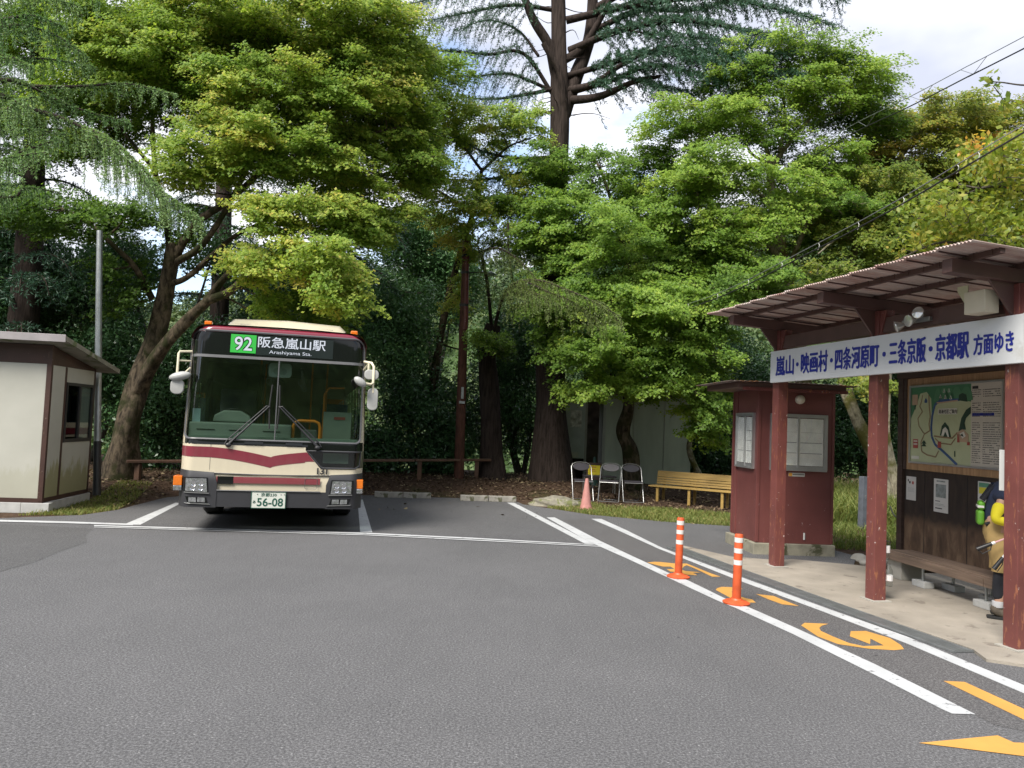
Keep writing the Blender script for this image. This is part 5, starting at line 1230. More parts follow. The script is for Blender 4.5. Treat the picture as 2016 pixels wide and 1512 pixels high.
M['khaki'] = mat('khaki_cloth', (.36, .245, .095), .85, var=.14, sc_=7, bump=.45, bsc=9); M['legging'] = mat('legging', (.012, .013, .018), .85, var=.2); M['sock'] = mat('sock', (.42, .42, .43), .9)
M['boot'] = mat('boot_suede', (.085, .068, .05), .8, var=.3, sc_=18); M['hair'] = mat('hair', (.02, .016, .014), .6, var=.4, sc_=30, stretch=(1, 1, .2))
pr = empty('person', (4.565, 7.17, .022), R(-27), 'walker bending forward in a navy and yellow shirt, khaki knee shorts and black leggings', 'person')
# local frame: +x is the way the walker faces (to the right in the picture), +y away from the road
P = dict(pelvis=(-.02, 0, .80), waist=(-.03, 0, .92), chest=(.0, 0, 1.09), neck0=(.07, 0, 1.21), neck=(.12, 0, 1.27), head=(.17, 0, 1.34),
         shL=(.02, -.17, 1.14), elL=(-.06, -.24, .90), wrL=(.14, -.20, .875), haL=(.19, -.19, .86), shR=(.04, .17, 1.14), elR=(.0, .23, .91), wrR=(.18, .16, .86), haR=(.23, .14, .85),
         hpL=(-.02, -.09, .77), knL=(.03, -.10, .44), anL=(-.02, -.11, .09), hpR=(-.02, .09, .77), knR=(.04, .11, .44), anR=(.03, .12, .09))
ks_ = list(P); ix = {k: i for i, k in enumerate(ks_)}
E_ = [('pelvis', 'waist'), ('waist', 'chest'), ('chest', 'neck0'), ('neck0', 'neck'), ('neck', 'head'), ('chest', 'shL'), ('shL', 'elL'), ('elL', 'wrL'), ('wrL', 'haL'), ('chest', 'shR'), ('shR', 'elR'), ('elR', 'wrR'), ('wrR', 'haR'),
      ('pelvis', 'hpL'), ('hpL', 'knL'), ('knL', 'anL'), ('pelvis', 'hpR'), ('hpR', 'knR'), ('knR', 'anR')]
rad = dict(pelvis=.125, waist=.115, chest=.125, neck0=.06, neck=.05, head=.05, shL=.045, elL=.036, wrL=.026, haL=.022, shR=.045, elR=.040, wrR=.026, haR=.022, hpL=.09, knL=.058, anL=.036, hpR=.09, knR=.058, anR=.036)
bodyp = skin('body', [P[k] for k in ks_], [(ix[a], ix[b]) for a, b in E_], [rad[k] for k in ks_], M['skin'], pr)
# head, face and hands joined into the same mesh
def add_to(o, b):
    me = o.data; bm = bmesh.new(); bm.from_mesh(me); t = bpy.data.meshes.new('t'); t.from_pydata(b.v, [], b.f); bm.from_mesh(t); bmesh.ops.recalc_face_normals(bm, faces=bm.faces)
    for f in bm.faces: f.smooth = True
    bm.to_mesh(me); bm.free(); bpy.data.meshes.remove(t)
hb = MB(); HM = Matrix.Translation(Vector((.195, 0, 1.375))) @ Matrix.Rotation(R(28), 4, 'Y'); hb.m = HM
hb.ball((0, 0, .01), (.092, .074, .105), 20); hb.ball((.03, 0, -.055), (.055, .052, .06), 16); hb.ball((.098, 0, -.02), (.018, .013, .022), 10)
for s in (-1, 1): hb.ball((-.005, s * .076, -.015), (.018, .008, .03), 10)
hb.ball((.082, 0, -.066), (.012, .026, .009), 10)
for c, d in (((.19, -.19, .86), -1), ((.23, .14, .85), 1)):
    hb.m = Matrix.Translation(Vector(c)) @ Matrix.Rotation(R(25), 4, 'Y')
    hb.ball((.035, 0, -.005), (.045, .018, .036), 12)
    for k in range(4):
        z = .024 - k * .017; L = (.9, 1.0, .95, .78)[k]
        hb.tube([(.06, .004 * d, z), (.06 + .03 * L, -.008 * d, z - .004), (.06 + .036 * L, -.030 * d, z - .012), (.06 + .012 * L, -.040 * d, z - .016)], [.0095, .009, .0085, .007], 8)
    hb.tube([(.02, 0, .03), (.045, -.022 * d, .042), (.068, -.034 * d, .03)], [.011, .010, .008], 8)
add_to(bodyp, hb)
eb = MB(); eb.m = HM
for s in (-1, 1): eb.ball((.083, s * .03, .005), (.009, .012, .007), 10)
eb.build('eyes', M['ink'], pr, smooth=True)
ha = MB(); ha.m = HM; ha.ball((-.018, 0, .022), (.098, .083, .105), 20); ha.ball((-.055, 0, -.04), (.05, .07, .07), 14); ha.build('hair', M['hair'], pr, smooth=True)
def sub(names, k, material, name, extra=None, pts=None):
    vs = [(pts or P)[n] for n in names]; ii = {n: i for i, n in enumerate(names)}
    ed = [(ii[a], ii[b]) for a, b in (extra or E_) if a in ii and b in ii]
    return skin(name, vs, ed, [k[n] for n in names], material, pr)
Q = dict(P); Q['s1L'] = (-.01, -.205, 1.06); Q['s1R'] = (.02, .205, 1.06)
sub(['pelvis', 'waist', 'chest', 'neck0', 'shL', 'shR', 's1L', 's1R'], dict(pelvis=.132, waist=.125, chest=.14, neck0=.075, shL=.092, shR=.092, s1L=.072, s1R=.072), M['navy'], 'shirt',
    [('pelvis', 'waist'), ('waist', 'chest'), ('chest', 'neck0'), ('chest', 'shL'), ('shL', 's1L'), ('chest', 'shR'), ('shR', 's1R')], Q)
for sd in 'LR':
    q = {'a': Q['s1' + sd], 'b': P['el' + sd], 'c': tuple(Vector(P['el' + sd]).lerp(Vector(P['wr' + sd]), .55))}
    sub(['a', 'b', 'c'], dict(a=.060, b=.052, c=.043), M['yellow_cloth'], 'sleeve', [('a', 'b'), ('b', 'c')], q)
# shorts: one loft that splits into two wide legs
def loft(name, rings, material, n=22, solid=.004):
    b = MB(); vs = []
    for cx, cy, z, rx, ry in rings:
        for j in range(n):
            t = 2 * pi * j / n; k = 1 + .025 * sin(5 * t + z * 40); vs.append((cx + rx * cos(t) * k, cy + ry * sin(t) * k, z))
    b.add(vs, [(i*n+j, i*n+(j+1)%n, (i+1)*n+(j+1)%n, (i+1)*n+j) for i in range(len(rings)-1) for j in range(n)] + [tuple(range((len(rings)-1)*n, len(rings)*n)), tuple(reversed(range(n)))])
    return b
b = loft('shorts', [(-.02, 0, .70, .098, .16), (-.025, 0, .76, .108, .165), (-.03, 0, .84, .105, .15), (-.03, 0, .885, .10, .14)], None)
for sd in (-1, 1):
    b2 = loft('leg', [(.03, sd * .108, .425, .100, .088), (.022, sd * .105, .52, .094, .088), (.005, sd * .095, .62, .096, .088), (-.015, sd * .085, .715, .098, .082), (-.02, sd * .08, .78, .095, .08)], None)
    b.add(b2.v, b2.f)
b.build('shorts', M['khaki'], pr, smooth=True)
for sd in 'LR':
    kn, an = Vector(P['kn' + sd]), Vector(P['an' + sd])
    q = {'a': tuple(kn + Vector((0, 0, .06))), 'm': tuple(kn.lerp(an, .35) + Vector((-.02, 0, 0))), 'b': tuple(an + Vector((0, 0, .07)))}
    sub(['a', 'm', 'b'], dict(a=.066, m=.064, b=.045), M['legging'], 'legging', [('a', 'm'), ('m', 'b')], q)
    MB().lathe([(.046, 0), (.047, .05), (.044, .055)], tuple(an + Vector((0, 0, .015))), 14).build('sock', M['sock'], pr, smooth=True)
    x, y = an.x, an.y
    bo = skin('boot', [(x - .02, y, .135), (x - .02, y, .06), (x + .07, y, .05), (x + .16, y, .040)], [(0, 1), (1, 2), (2, 3)], [(.052, .052), (.052, .056), (.05, .046), (.046, .034)], M['boot'], pr)
    MB().prism([(x - .085, y - .035), (x - .05, y - .05), (x + .10, y - .055), (x + .19, y - .045), (x + .215, y), (x + .19, y + .045), (x + .10, y + .055), (x - .05, y + .05), (x - .085, y + .035)], 0, .024, 'xy').build('sole', M['rubber'], bo, bevel=.006)
    b = MB()
    for k in range(4): b.tube([(x + .02 + k * .025, y - .035, .108 - k * .012), (x + .032 + k * .025, y, .118 - k * .012), (x + .02 + k * .025, y + .035, .108 - k * .012)], .004, 5)
    b.build('lace', mat('lace', (.3, .14, .02), .7), bo)
bp = empty('backpack', (4.565, 7.17, .022), R(-27), 'small lime green and navy backpack worn by the walker', 'backpack')
b = MB()
for z0, z1, x0, x1, w in ((.83, .965, -.185, -.125, .10), (.966, 1.05, -.175, -.12, .095)): b.box(x0, x1, -w, w, z0, z1)
b.build('pack', mat('lime_nylon', (.10, .30, .02), .6, var=.3, sc_=9, bump=.3, bsc=10), bp, smooth=True, bevel=.035, seg=3)
b = MB(); b.box(-.182, -.13, -.098, .098, .99, 1.01); b.build('reflective_strip', M['reflector'], bp)
for s in (-1, 1): MB().tube([(-.14, s * .09, 1.06), (-.06, s * .12, 1.19), (.05, s * .115, 1.22), (.13, s * .12, 1.10), (.10, s * .13, .95), (-.12, s * .10, .84)], .018, 6).build('shoulder_strap', M['legging'], bp, smooth=True)
def pole(label, a, b_):
    t = empty('trekking_pole', (4.565, 7.17, .022), R(-27), label, 'trekking pole', 'poles held by the walker')
    a, b_ = Vector(a), Vector(b_); d = (b_ - a).normalized()
    MB().tube([a, a + d * .13], [.020, .017], 10).build('grip', M['black'], t, smooth=True)
    MB().tube([a + d * .13, a + d * .16], .014, 8).build('collar', mat('collar_silver', (.7, .7, .7), .3), t, smooth=True)
    MB().tube([a + d * .16, b_], .008, 8).build('shaft', mat('shaft_pink', (.60, .33, .34), .35), t, smooth=True)
    MB().tube([a + Vector((0, 0, .005)), a + d * .05 - Vector((0, 0, .06)), a + d * .12 - Vector((0, .01, .05)), a + d * .13], .005, 6, False).build('wrist_strap', M['black'], t)
    MB().tube([b_, b_ + d * .03], .013, 8).build('tip_cap', M['black'], t)
pole('trekking pole with its black grip held out to the left, higher of the two', (-.20, -.30, .63), (.30, -.22, .89))
pole('trekking pole with a red collar pointing down, lower of the two', (-.07, -.31, .47), (.22, -.23, .90))

# ================================================================ TREES
def smooth_path(pts, n=6):
    P = np.array(pts, float)
    if len(P) < 3: 
        t = np.linspace(0, 1, n + 1)[:, None]; return P[0] + (P[-1] - P[0]) * t
    Pp = np.vstack([2 * P[0] - P[1], P, 2 * P[-1] - P[-2]]); out = []
    for i in range(1, len(Pp) - 2):
        for k in range(n):
            u = k / n; a, b, c, d = Pp[i-1], Pp[i], Pp[i+1], Pp[i+2]
            out.append(.5 * (2*b + (c-a)*u + (2*a-5*b+4*c-d)*u*u + (3*b-a-3*c+d)*u**3))
    return np.array(out + [P[-1]])
class Wood:
    def __init__(s): s.V = []; s.Q = []; s.n = 0
    def tube(s, P, r, k=8, rough=0.0, rng=None):
        P = np.asarray(P, float); m = len(P); r = np.broadcast_to(np.asarray(r, float), (m,))
        D = np.gradient(P, axis=0); D = unit(D)
        ref = np.array([1.0, 0, 0]) if abs(D[0, 2]) > .7 else np.array([0, 0, 1.0])
        X = unit(np.cross(D, ref)); Yv = np.cross(X, D)
        a = np.linspace(0, 2 * pi, k, endpoint=False)
        rr = r[:, None] * np.ones((m, k))
        if rough and rng is not None:
            ph = rng.uniform(0, 6.28, 4); t = np.arange(m)[:, None] * .55
            rr = rr * (1 + rough * (np.sin(a[None] * 3 + t * .35 + ph[0]) * .6 + np.sin(a[None] * 5 + ph[1] - t * .5) * .35 + np.sin(t + a[None] * 2 + ph[2]) * .35))
        V = P[:, None] + X[:, None] * (np.cos(a) [None, :, None] * rr[..., None]) + Yv[:, None] * (np.sin(a)[None, :, None] * rr[..., None])
        i = np.arange(m * k).reshape(m, k); j = np.roll(i, -1, 1)
        s.V.append(V.reshape(-1, 3)); s.Q.append(np.stack([i[:-1], j[:-1], j[1:], i[1:]], -1).reshape(-1, 4) + s.n); s.n += m * k
    def build(s, name, material, parent): return np_mesh(name, np.vstack(s.V), np.vstack(s.Q), material, None, parent, True)
class Leaves:
    def __init__(s): s.V = []; s.Q = []; s.T = []; s.n = 0
    def add(s, c, t, n, ln, wd, tint):
        V, Q = quads_from(c, t, n, ln, wd); s.V.append(V); s.Q.append(Q + s.n); s.T.append(tint); s.n += len(V)
    def build(s, name, material, parent): return np_mesh(name, np.vstack(s.V), np.vstack(s.Q), material, np.clip(np.concatenate(s.T), 0, 1), parent)

def pads_in(ells, rng):
    """cushion centres spread through a list of ellipsoids (x,y,z,rx,rz,depth,count,cushion radius,tint)"""
    out = []
    for x, y, z, rx, rz, ry, n, rp, ti in ells:
        got = []; tries = 0
        n = int(n * 1.55)
        while len(got) < n and tries < n * 40:
            tries += 1
            d = rng.normal(size=3); d /= np.linalg.norm(d); d *= rng.uniform(0, 1) ** .42
            p = np.array([x, y, z]) + d * (rx, ry, rz)
            if all(np.linalg.norm((p - g[0]) * (1, 1, 2.0)) > rp * .66 for g in got): got.append((p, rp * rng.uniform(.7, 1.25), ti + rng.normal(0, .09)))
        out += got
    return out
def limb_pts(limbs):
    pts, rad = [], []
    for P, r0, r1 in limbs:
        S = smooth_path(P, 6); pts.append(S); rad.append(np.linspace(r0, r1, len(S)))
    return pts, rad
def connect(wood, limbs, pads, rng, twig=.022, sides=5):
    LP, LR = limb_pts(limbs); A = np.vstack(LP); RA = np.concatenate(LR)
    order = sorted(range(len(pads)), key=lambda i: np.min(np.linalg.norm(A - pads[i][0], axis=1)))
    for i in order:
        p, r, _ = pads[i]
        d = A - p; dist = np.linalg.norm(d, axis=1) + np.clip(d[:, 2], 0, 9) * 1.2 + np.where(RA < .02, .2, 0)
        k = int(np.argmin(dist)); a = A[k]; L = np.linalg.norm(p - a)
        mid = (a + p) / 2 + np.array([0, 0, -.10 * L]) + rng.normal(0, .06 * L, 3)
        q = p - np.array([0, 0, r * .12])
        S = smooth_path([a, a * .4 + mid * .6 + np.array([0, 0, .02 * L]), mid * .5 + q * .5 + rng.normal(0, .04 * L, 3), q], 4)
        r0 = min(RA[k] * .75, twig * (.7 + .5 * L)); wood.tube(S, np.linspace(r0, .007, len(S)), sides)
        A = np.vstack([A, S[2:]]); RA = np.concatenate([RA, np.linspace(r0, .007, len(S))[2:]])
def maple_pad(lv, wood, p, r, ti, axis, rng, dens, size, star=True):
    """a flat spray: leaf layers on several fingers that reach outwards and hang a little at the rim"""
    o = p - axis; o[2] = 0; o = o / (np.linalg.norm(o) + 1e-6); a0 = np.arctan2(o[1], o[0])
    ns = rng.integers(7, 11); n_ = int(dens * r * r / ns)
    for s in range(ns):
        a = a0 + rng.normal(0, 1.15); L = r * rng.uniform(.75, 1.45); d = np.array([np.cos(a), np.sin(a), 0]); w = np.array([-d[1], d[0], 0])
        h = rng.normal(0, .15 * r); st = p + np.array([0, 0, h]) - d * L * rng.uniform(.2, .45)
        t = rng.uniform(0, 1, n_) ** .8
        droop = rng.uniform(.06, .55) ** 1.3
        lat = rng.normal(0, .24 * r, n_) * (1.05 - .6 * t)
        c = st + d * (t * L)[:, None] + w * lat[:, None]
        c[:, 2] += -droop * L * t ** 2 - .25 * np.abs(lat) ** 1.5 + rng.normal(0, .035, n_) + .05 * L * t
        n = unit(np.column_stack([rng.normal(0, .5, (n_, 2)) + d[:2] * .45 + np.array([-.12, -.55]), np.full(n_, .85)]))
        tg = unit(np.cross(n, unit(np.column_stack([rng.normal(size=(n_, 2)), np.zeros(n_)]))))
        sz = size * rng.uniform(.65, 1.25, n_); tt = ti + rng.normal(0, .12, n_) + rng.normal(0, .06)
        lv.add(c, tg, n, sz, sz * .62, tt)
        if star:
            b = np.cross(n, tg); t2 = unit(tg * .35 + b); lv.add(c + tg * (sz * .06)[:, None], t2, n, sz * .95, sz * .36, tt)
        if wood is not None and s < 5: wood.tube(smooth_path([p - np.array([0, 0, .1 * r]), st + d * L * .4, st + d * L * .9 - np.array([0, 0, droop * L * .8])], 3), .005, 4)
def clump(lv, p, r, ti, rng, n_, size, wid=.5, up=.4):
    d = unit(rng.normal(size=(n_, 3))); rad = rng.uniform(0, 1, n_) ** .5
    c = p + d * (rad * r)[:, None] * (1, 1, .75)
    n = unit(rng.normal(0, .8, (n_, 3)) + d * .4 + np.array([0, 0, up]))
    tg = unit(np.cross(n, rng.normal(size=(n_, 3)))); tg[:, 2] -= .25; tg = unit(tg)
    sz = size * rng.uniform(.6, 1.3, n_); lv.add(c, tg, n, sz, sz * wid, ti + rng.normal(0, .13, n_))
def needles(lv, S, rng, ln, wd, per, ti):
    """short needles all round a twig path"""
    seg = np.diff(S, axis=0); L = np.linalg.norm(seg, axis=1); tot = L.sum(); n_ = max(4, int(tot * per))
    k = rng.integers(0, len(seg), n_); u = rng.uniform(0, 1, n_)[:, None]; c = S[k] + seg[k] * u; d = unit(seg[k])
    v = unit(rng.normal(size=(n_, 3))); t = unit(v + d * .75); n = unit(np.cross(t, rng.normal(size=(n_, 3))))
    l_ = ln * rng.uniform(.6, 1.3, n_); lv.add(c + t * (l_ * .4)[:, None], t, n, l_, np.full(n_, wd), ti + rng.normal(0, .13, n_))
def conifer_branch(wood, lv, pts, r0, rng, twig, droop, ln, wd, per, ti, gap=.16, bare=.15, hang=False):
    S = smooth_path(pts, 7); wood.tube(S, np.linspace(r0, .006, len(S)), 6)
    seg = np.linalg.norm(np.diff(S, axis=0), axis=1); cum = np.concatenate([[0], np.cumsum(seg)]); tot = cum[-1]
    s = bare * tot
    while s < tot:
        i = min(np.searchsorted(cum, s) - 1, len(S) - 2); i = max(i, 0); u = (s - cum[i]) / (seg[i] + 1e-9); p = S[i] + (S[i+1] - S[i]) * u
        d = unit(S[i+1] - S[i]); w = unit(np.cross(d, [0, 0, 1.0])); f = s / tot
        for sd in ((-1, 1) if not hang else (-1, 1, 0)):
            L = twig * (1.05 - .62 * f) * (rng.uniform(.25, 1.35) if hang else rng.uniform(.5, 1.25))
            dr = droop * rng.uniform(.6, 1.3)
            o = d * rng.uniform(.35, .75) + w * sd * rng.uniform(.5, 1.0) * (.35 if hang else 1)
            T = np.array([p, p + o * L * .35 + np.array([0, 0, -.05 * L * dr]), p + o * L * .65 + np.array([0, 0, -.42 * L * dr]), p + o * L * (.75 if hang else .95) + np.array([0, 0, -L * dr])])
            T = T + rng.normal(0, .025, T.shape) * L; T[0] = p
            T = smooth_path(T, 3); wood.tube(T, np.linspace(.006, .002, len(T)), 3)
            needles(lv, T, rng, ln, wd, per, ti)
        s += gap * rng.uniform(.7, 1.3)
    needles(lv, S[int(len(S) * .4):], rng, ln, wd, per * .7, ti)
def tree(name, label, base, group=None):
    return empty(name, base, 0, label, 'tree', group)
def rel(base, pts): return [tuple(np.array(p) - np.array(base)) for p in pts]

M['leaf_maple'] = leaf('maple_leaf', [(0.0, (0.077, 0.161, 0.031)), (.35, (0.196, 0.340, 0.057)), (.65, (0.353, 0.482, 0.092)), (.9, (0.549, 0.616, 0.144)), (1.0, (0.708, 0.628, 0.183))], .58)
M['leaf_bright'] = leaf('maple_leaf_bright', [(0.0, (0.071, 0.146, 0.034)), (.35, (0.180, 0.317, 0.058)), (.7, (0.334, 0.488, 0.086)), (1.0, (0.529, 0.633, 0.137))], .58)
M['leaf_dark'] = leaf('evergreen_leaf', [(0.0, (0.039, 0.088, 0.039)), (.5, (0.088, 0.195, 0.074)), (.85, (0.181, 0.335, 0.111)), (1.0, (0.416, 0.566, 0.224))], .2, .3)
M['leaf_yellow'] = leaf('autumn_leaf', [(0.0, (0.118, 0.202, 0.038)), (.4, (0.267, 0.349, 0.064)), (.75, (0.477, 0.456, 0.095)), (1.0, (0.762, 0.422, 0.106))], .58)
M['needle'] = leaf('cedar_needle', [(0.0, (0.021, 0.059, 0.037)), (.5, (0.054, 0.126, 0.079)), (1.0, (0.135, 0.247, 0.145))], .2)
M['needle_light'] = leaf('larch_needle', [(0.0, (0.069, 0.156, 0.058)), (.5, (0.156, 0.292, 0.112)), (1.0, (0.323, 0.458, 0.206))], .4)
M['needle_larch'] = leaf('weeping_larch_needle', [(0.0, (.07, .13, .03)), (.5, (.17, .26, .07)), (1.0, (.30, .37, .14))], .5)
M['bark_maple'] = bark('maple_bark', (.020, .016, .012), (.125, .098, .068), (1.2, 1.2, .5), .50, (.030, .033, .013)); M['bark_pale'] = bark('pale_bark', (.10, .085, .06), (.30, .27, .20), (1.4, 1.4, .7), .46, (.10, .095, .03))
M['bark_cedar'] = bark('cedar_bark', (.016, .012, .010), (.048, .036, .031), (2.2, 2.2, .25), .47); M['bark_grey'] = bark('grey_bark', (.035, .030, .027), (.13, .115, .10), (2, 2, .3), .48)

def maple(name, label, base, limbs, ells, seed, lm, bm_, dens=1000, size=.085, group=None, twig=.022, extra=None):
    rng = np.random.default_rng(seed); t = tree(name, label, base, group); b = np.array(base)
    limbs = [(rel(base, P), r0, r1) for P, r0, r1 in limbs]
    w = Wood(); lv = Leaves()
    for P, r0, r1 in limbs:
        S = smooth_path(P, 8); rr = np.linspace(r0, r1, len(S))
        if P[0][2] < .3: rr[:6] *= np.linspace(1.45, 1.0, 6)[:min(6, len(rr))]   # root flare
        w.tube(S, rr, 14 if r0 > .1 else 8, .16 if r0 > .1 else .08, rng)
    pads = [(p - b, r, ti) for p, r, ti in pads_in(ells, rng)]
    connect(w, limbs, pads, rng, twig)
    ax = np.array(limbs[0][0][-1])
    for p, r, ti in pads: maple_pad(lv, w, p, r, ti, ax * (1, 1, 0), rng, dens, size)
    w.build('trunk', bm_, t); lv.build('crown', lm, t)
    return t
def evergreen(name, label, base, limbs, ells, seed, lm, bm_, n_=700, size=.13, wid=.5, group=None, twig=.02):
    rng = np.random.default_rng(seed); t = tree(name, label, base, group); b = np.array(base)
    limbs = [(rel(base, P), r0, r1) for P, r0, r1 in limbs]; w = Wood(); lv = Leaves()
    for P, r0, r1 in limbs: S = smooth_path(P, 8); w.tube(S, np.linspace(r0, r1, len(S)), 10, .1, rng)
    pads = [(p - b, r, ti) for p, r, ti in pads_in(ells, rng)]
    connect(w, limbs, pads, rng, twig)
    for p, r, ti in pads: clump(lv, p, r, ti, rng, int(n_ * r * r), size, wid)
    w.build('trunk', bm_, t); lv.build('crown', lm, t)
    return t

# ---- the big maple left of the bus
B1 = (-7.83, 15.6, .12)
maple('maple_tree', 'large spreading maple with a thick mossy trunk to the left of the bus', B1,
 [([B1, (-7.733, 15.6, 1.331), (-7.556, 15.7, 2.272), (-7.34, 15.8, 3.339), (-7.196, 15.8, 4.509), (-7.136, 15.8, 5.044)], 0.267, 0.129),
  ([(-7.607, 15.6, 1.902), (-7.088, 15.3, 2.673), (-6.445, 15, 3.323), (-5.946, 14.8, 3.763), (-5.683, 14.7, 4.103), (-5.289, 14.5, 4.423)], 0.146, 0.052),
  ([(-5.964, 14.8, 3.742), (-5.449, 14.5, 3.881), (-4.976, 14.2, 4.135), (-4.227, 13.9, 4.155), (-3.41, 13.6, 4.085)], 0.095, 0.017),
  ([(-7.164, 15.8, 4.83), (-7.443, 16, 5.62), (-7.824, 16.2, 6.759), (-8.023, 16.3, 8.237), (-8.107, 16.4, 9.636)], 0.086, 0.026),
  ([(-7.087, 15.8, 4.78), (-6.625, 15.6, 5.44), (-5.825, 15.2, 5.833), (-5.086, 15, 6.469), (-4.31, 14.9, 7.488), (-3.795, 15, 8.69)], 0.095, 0.026),
  ([(-6.983, 15.7, 4.657), (-6.278, 15.2, 4.938), (-5.503, 14.6, 5.769), (-4.963, 14.5, 7.098), (-4.963, 14.6, 8.244)], 0.077, 0.022),
  ([(-5.086, 15, 6.469), (-4.236, 14.8, 6.639), (-3.265, 14.8, 7.086), (-2.38, 14.8, 7.327)], 0.052, 0.017),
  ([(-7.186, 15.8, 4.191), (-6.754, 15.7, 4.349), (-6.302, 15.8, 4.866), (-5.875, 16, 5.361), (-5.002, 16.2, 5.887), (-3.779, 16.4, 6.552), (-2.499, 16.5, 7.088)], 0.069, 0.017),
  ([(-7.453, 15.7, 3.846), (-7.679, 15.4, 4.408), (-7.939, 15, 4.77), (-8.513, 14.8, 5.249), (-9.404, 14.6, 5.603)], 0.073, 0.022),
  ([(-7.879, 16.2, 6.757), (-8.822, 16.2, 7.825), (-9.663, 16.2, 8.906)], 0.043, 0.013)],
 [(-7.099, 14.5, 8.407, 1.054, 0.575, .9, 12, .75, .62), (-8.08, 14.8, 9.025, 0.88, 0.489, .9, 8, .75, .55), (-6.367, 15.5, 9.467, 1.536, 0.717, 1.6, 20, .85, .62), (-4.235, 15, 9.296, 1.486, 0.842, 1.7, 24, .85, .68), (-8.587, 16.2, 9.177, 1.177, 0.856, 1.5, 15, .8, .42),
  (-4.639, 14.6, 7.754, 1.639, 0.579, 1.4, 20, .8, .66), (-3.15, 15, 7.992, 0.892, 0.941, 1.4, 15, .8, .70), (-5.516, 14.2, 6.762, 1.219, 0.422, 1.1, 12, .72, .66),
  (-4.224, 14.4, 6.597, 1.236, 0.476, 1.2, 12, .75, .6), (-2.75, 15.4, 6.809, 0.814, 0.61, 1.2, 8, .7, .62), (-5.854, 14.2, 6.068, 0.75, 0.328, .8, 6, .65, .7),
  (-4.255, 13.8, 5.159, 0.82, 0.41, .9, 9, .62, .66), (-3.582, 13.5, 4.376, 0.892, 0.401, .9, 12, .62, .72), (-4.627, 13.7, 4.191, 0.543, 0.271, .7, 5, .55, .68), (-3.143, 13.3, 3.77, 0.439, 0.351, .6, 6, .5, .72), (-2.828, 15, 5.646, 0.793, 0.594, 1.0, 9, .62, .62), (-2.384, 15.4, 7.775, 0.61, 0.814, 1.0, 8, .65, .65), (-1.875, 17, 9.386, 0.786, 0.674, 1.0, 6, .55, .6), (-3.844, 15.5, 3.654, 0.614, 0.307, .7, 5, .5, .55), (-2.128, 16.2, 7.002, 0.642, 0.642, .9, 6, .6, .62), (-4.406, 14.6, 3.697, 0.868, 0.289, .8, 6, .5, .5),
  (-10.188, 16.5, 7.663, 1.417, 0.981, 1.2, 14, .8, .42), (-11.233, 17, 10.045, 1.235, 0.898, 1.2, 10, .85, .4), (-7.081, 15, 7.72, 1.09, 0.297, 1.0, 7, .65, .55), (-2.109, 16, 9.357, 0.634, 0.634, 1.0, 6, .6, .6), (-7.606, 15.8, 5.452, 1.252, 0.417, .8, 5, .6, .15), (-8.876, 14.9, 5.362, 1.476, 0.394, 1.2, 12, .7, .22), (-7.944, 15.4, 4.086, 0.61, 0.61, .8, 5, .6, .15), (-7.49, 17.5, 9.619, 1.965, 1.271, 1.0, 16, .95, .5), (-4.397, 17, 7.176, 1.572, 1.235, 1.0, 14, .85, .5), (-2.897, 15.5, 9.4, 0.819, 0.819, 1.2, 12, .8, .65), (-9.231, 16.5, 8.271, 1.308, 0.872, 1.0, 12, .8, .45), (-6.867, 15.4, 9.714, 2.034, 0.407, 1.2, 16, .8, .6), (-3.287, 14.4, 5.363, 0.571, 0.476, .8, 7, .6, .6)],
 21, M['leaf_maple'], M['bark_maple'], dens=1750, size=.07)

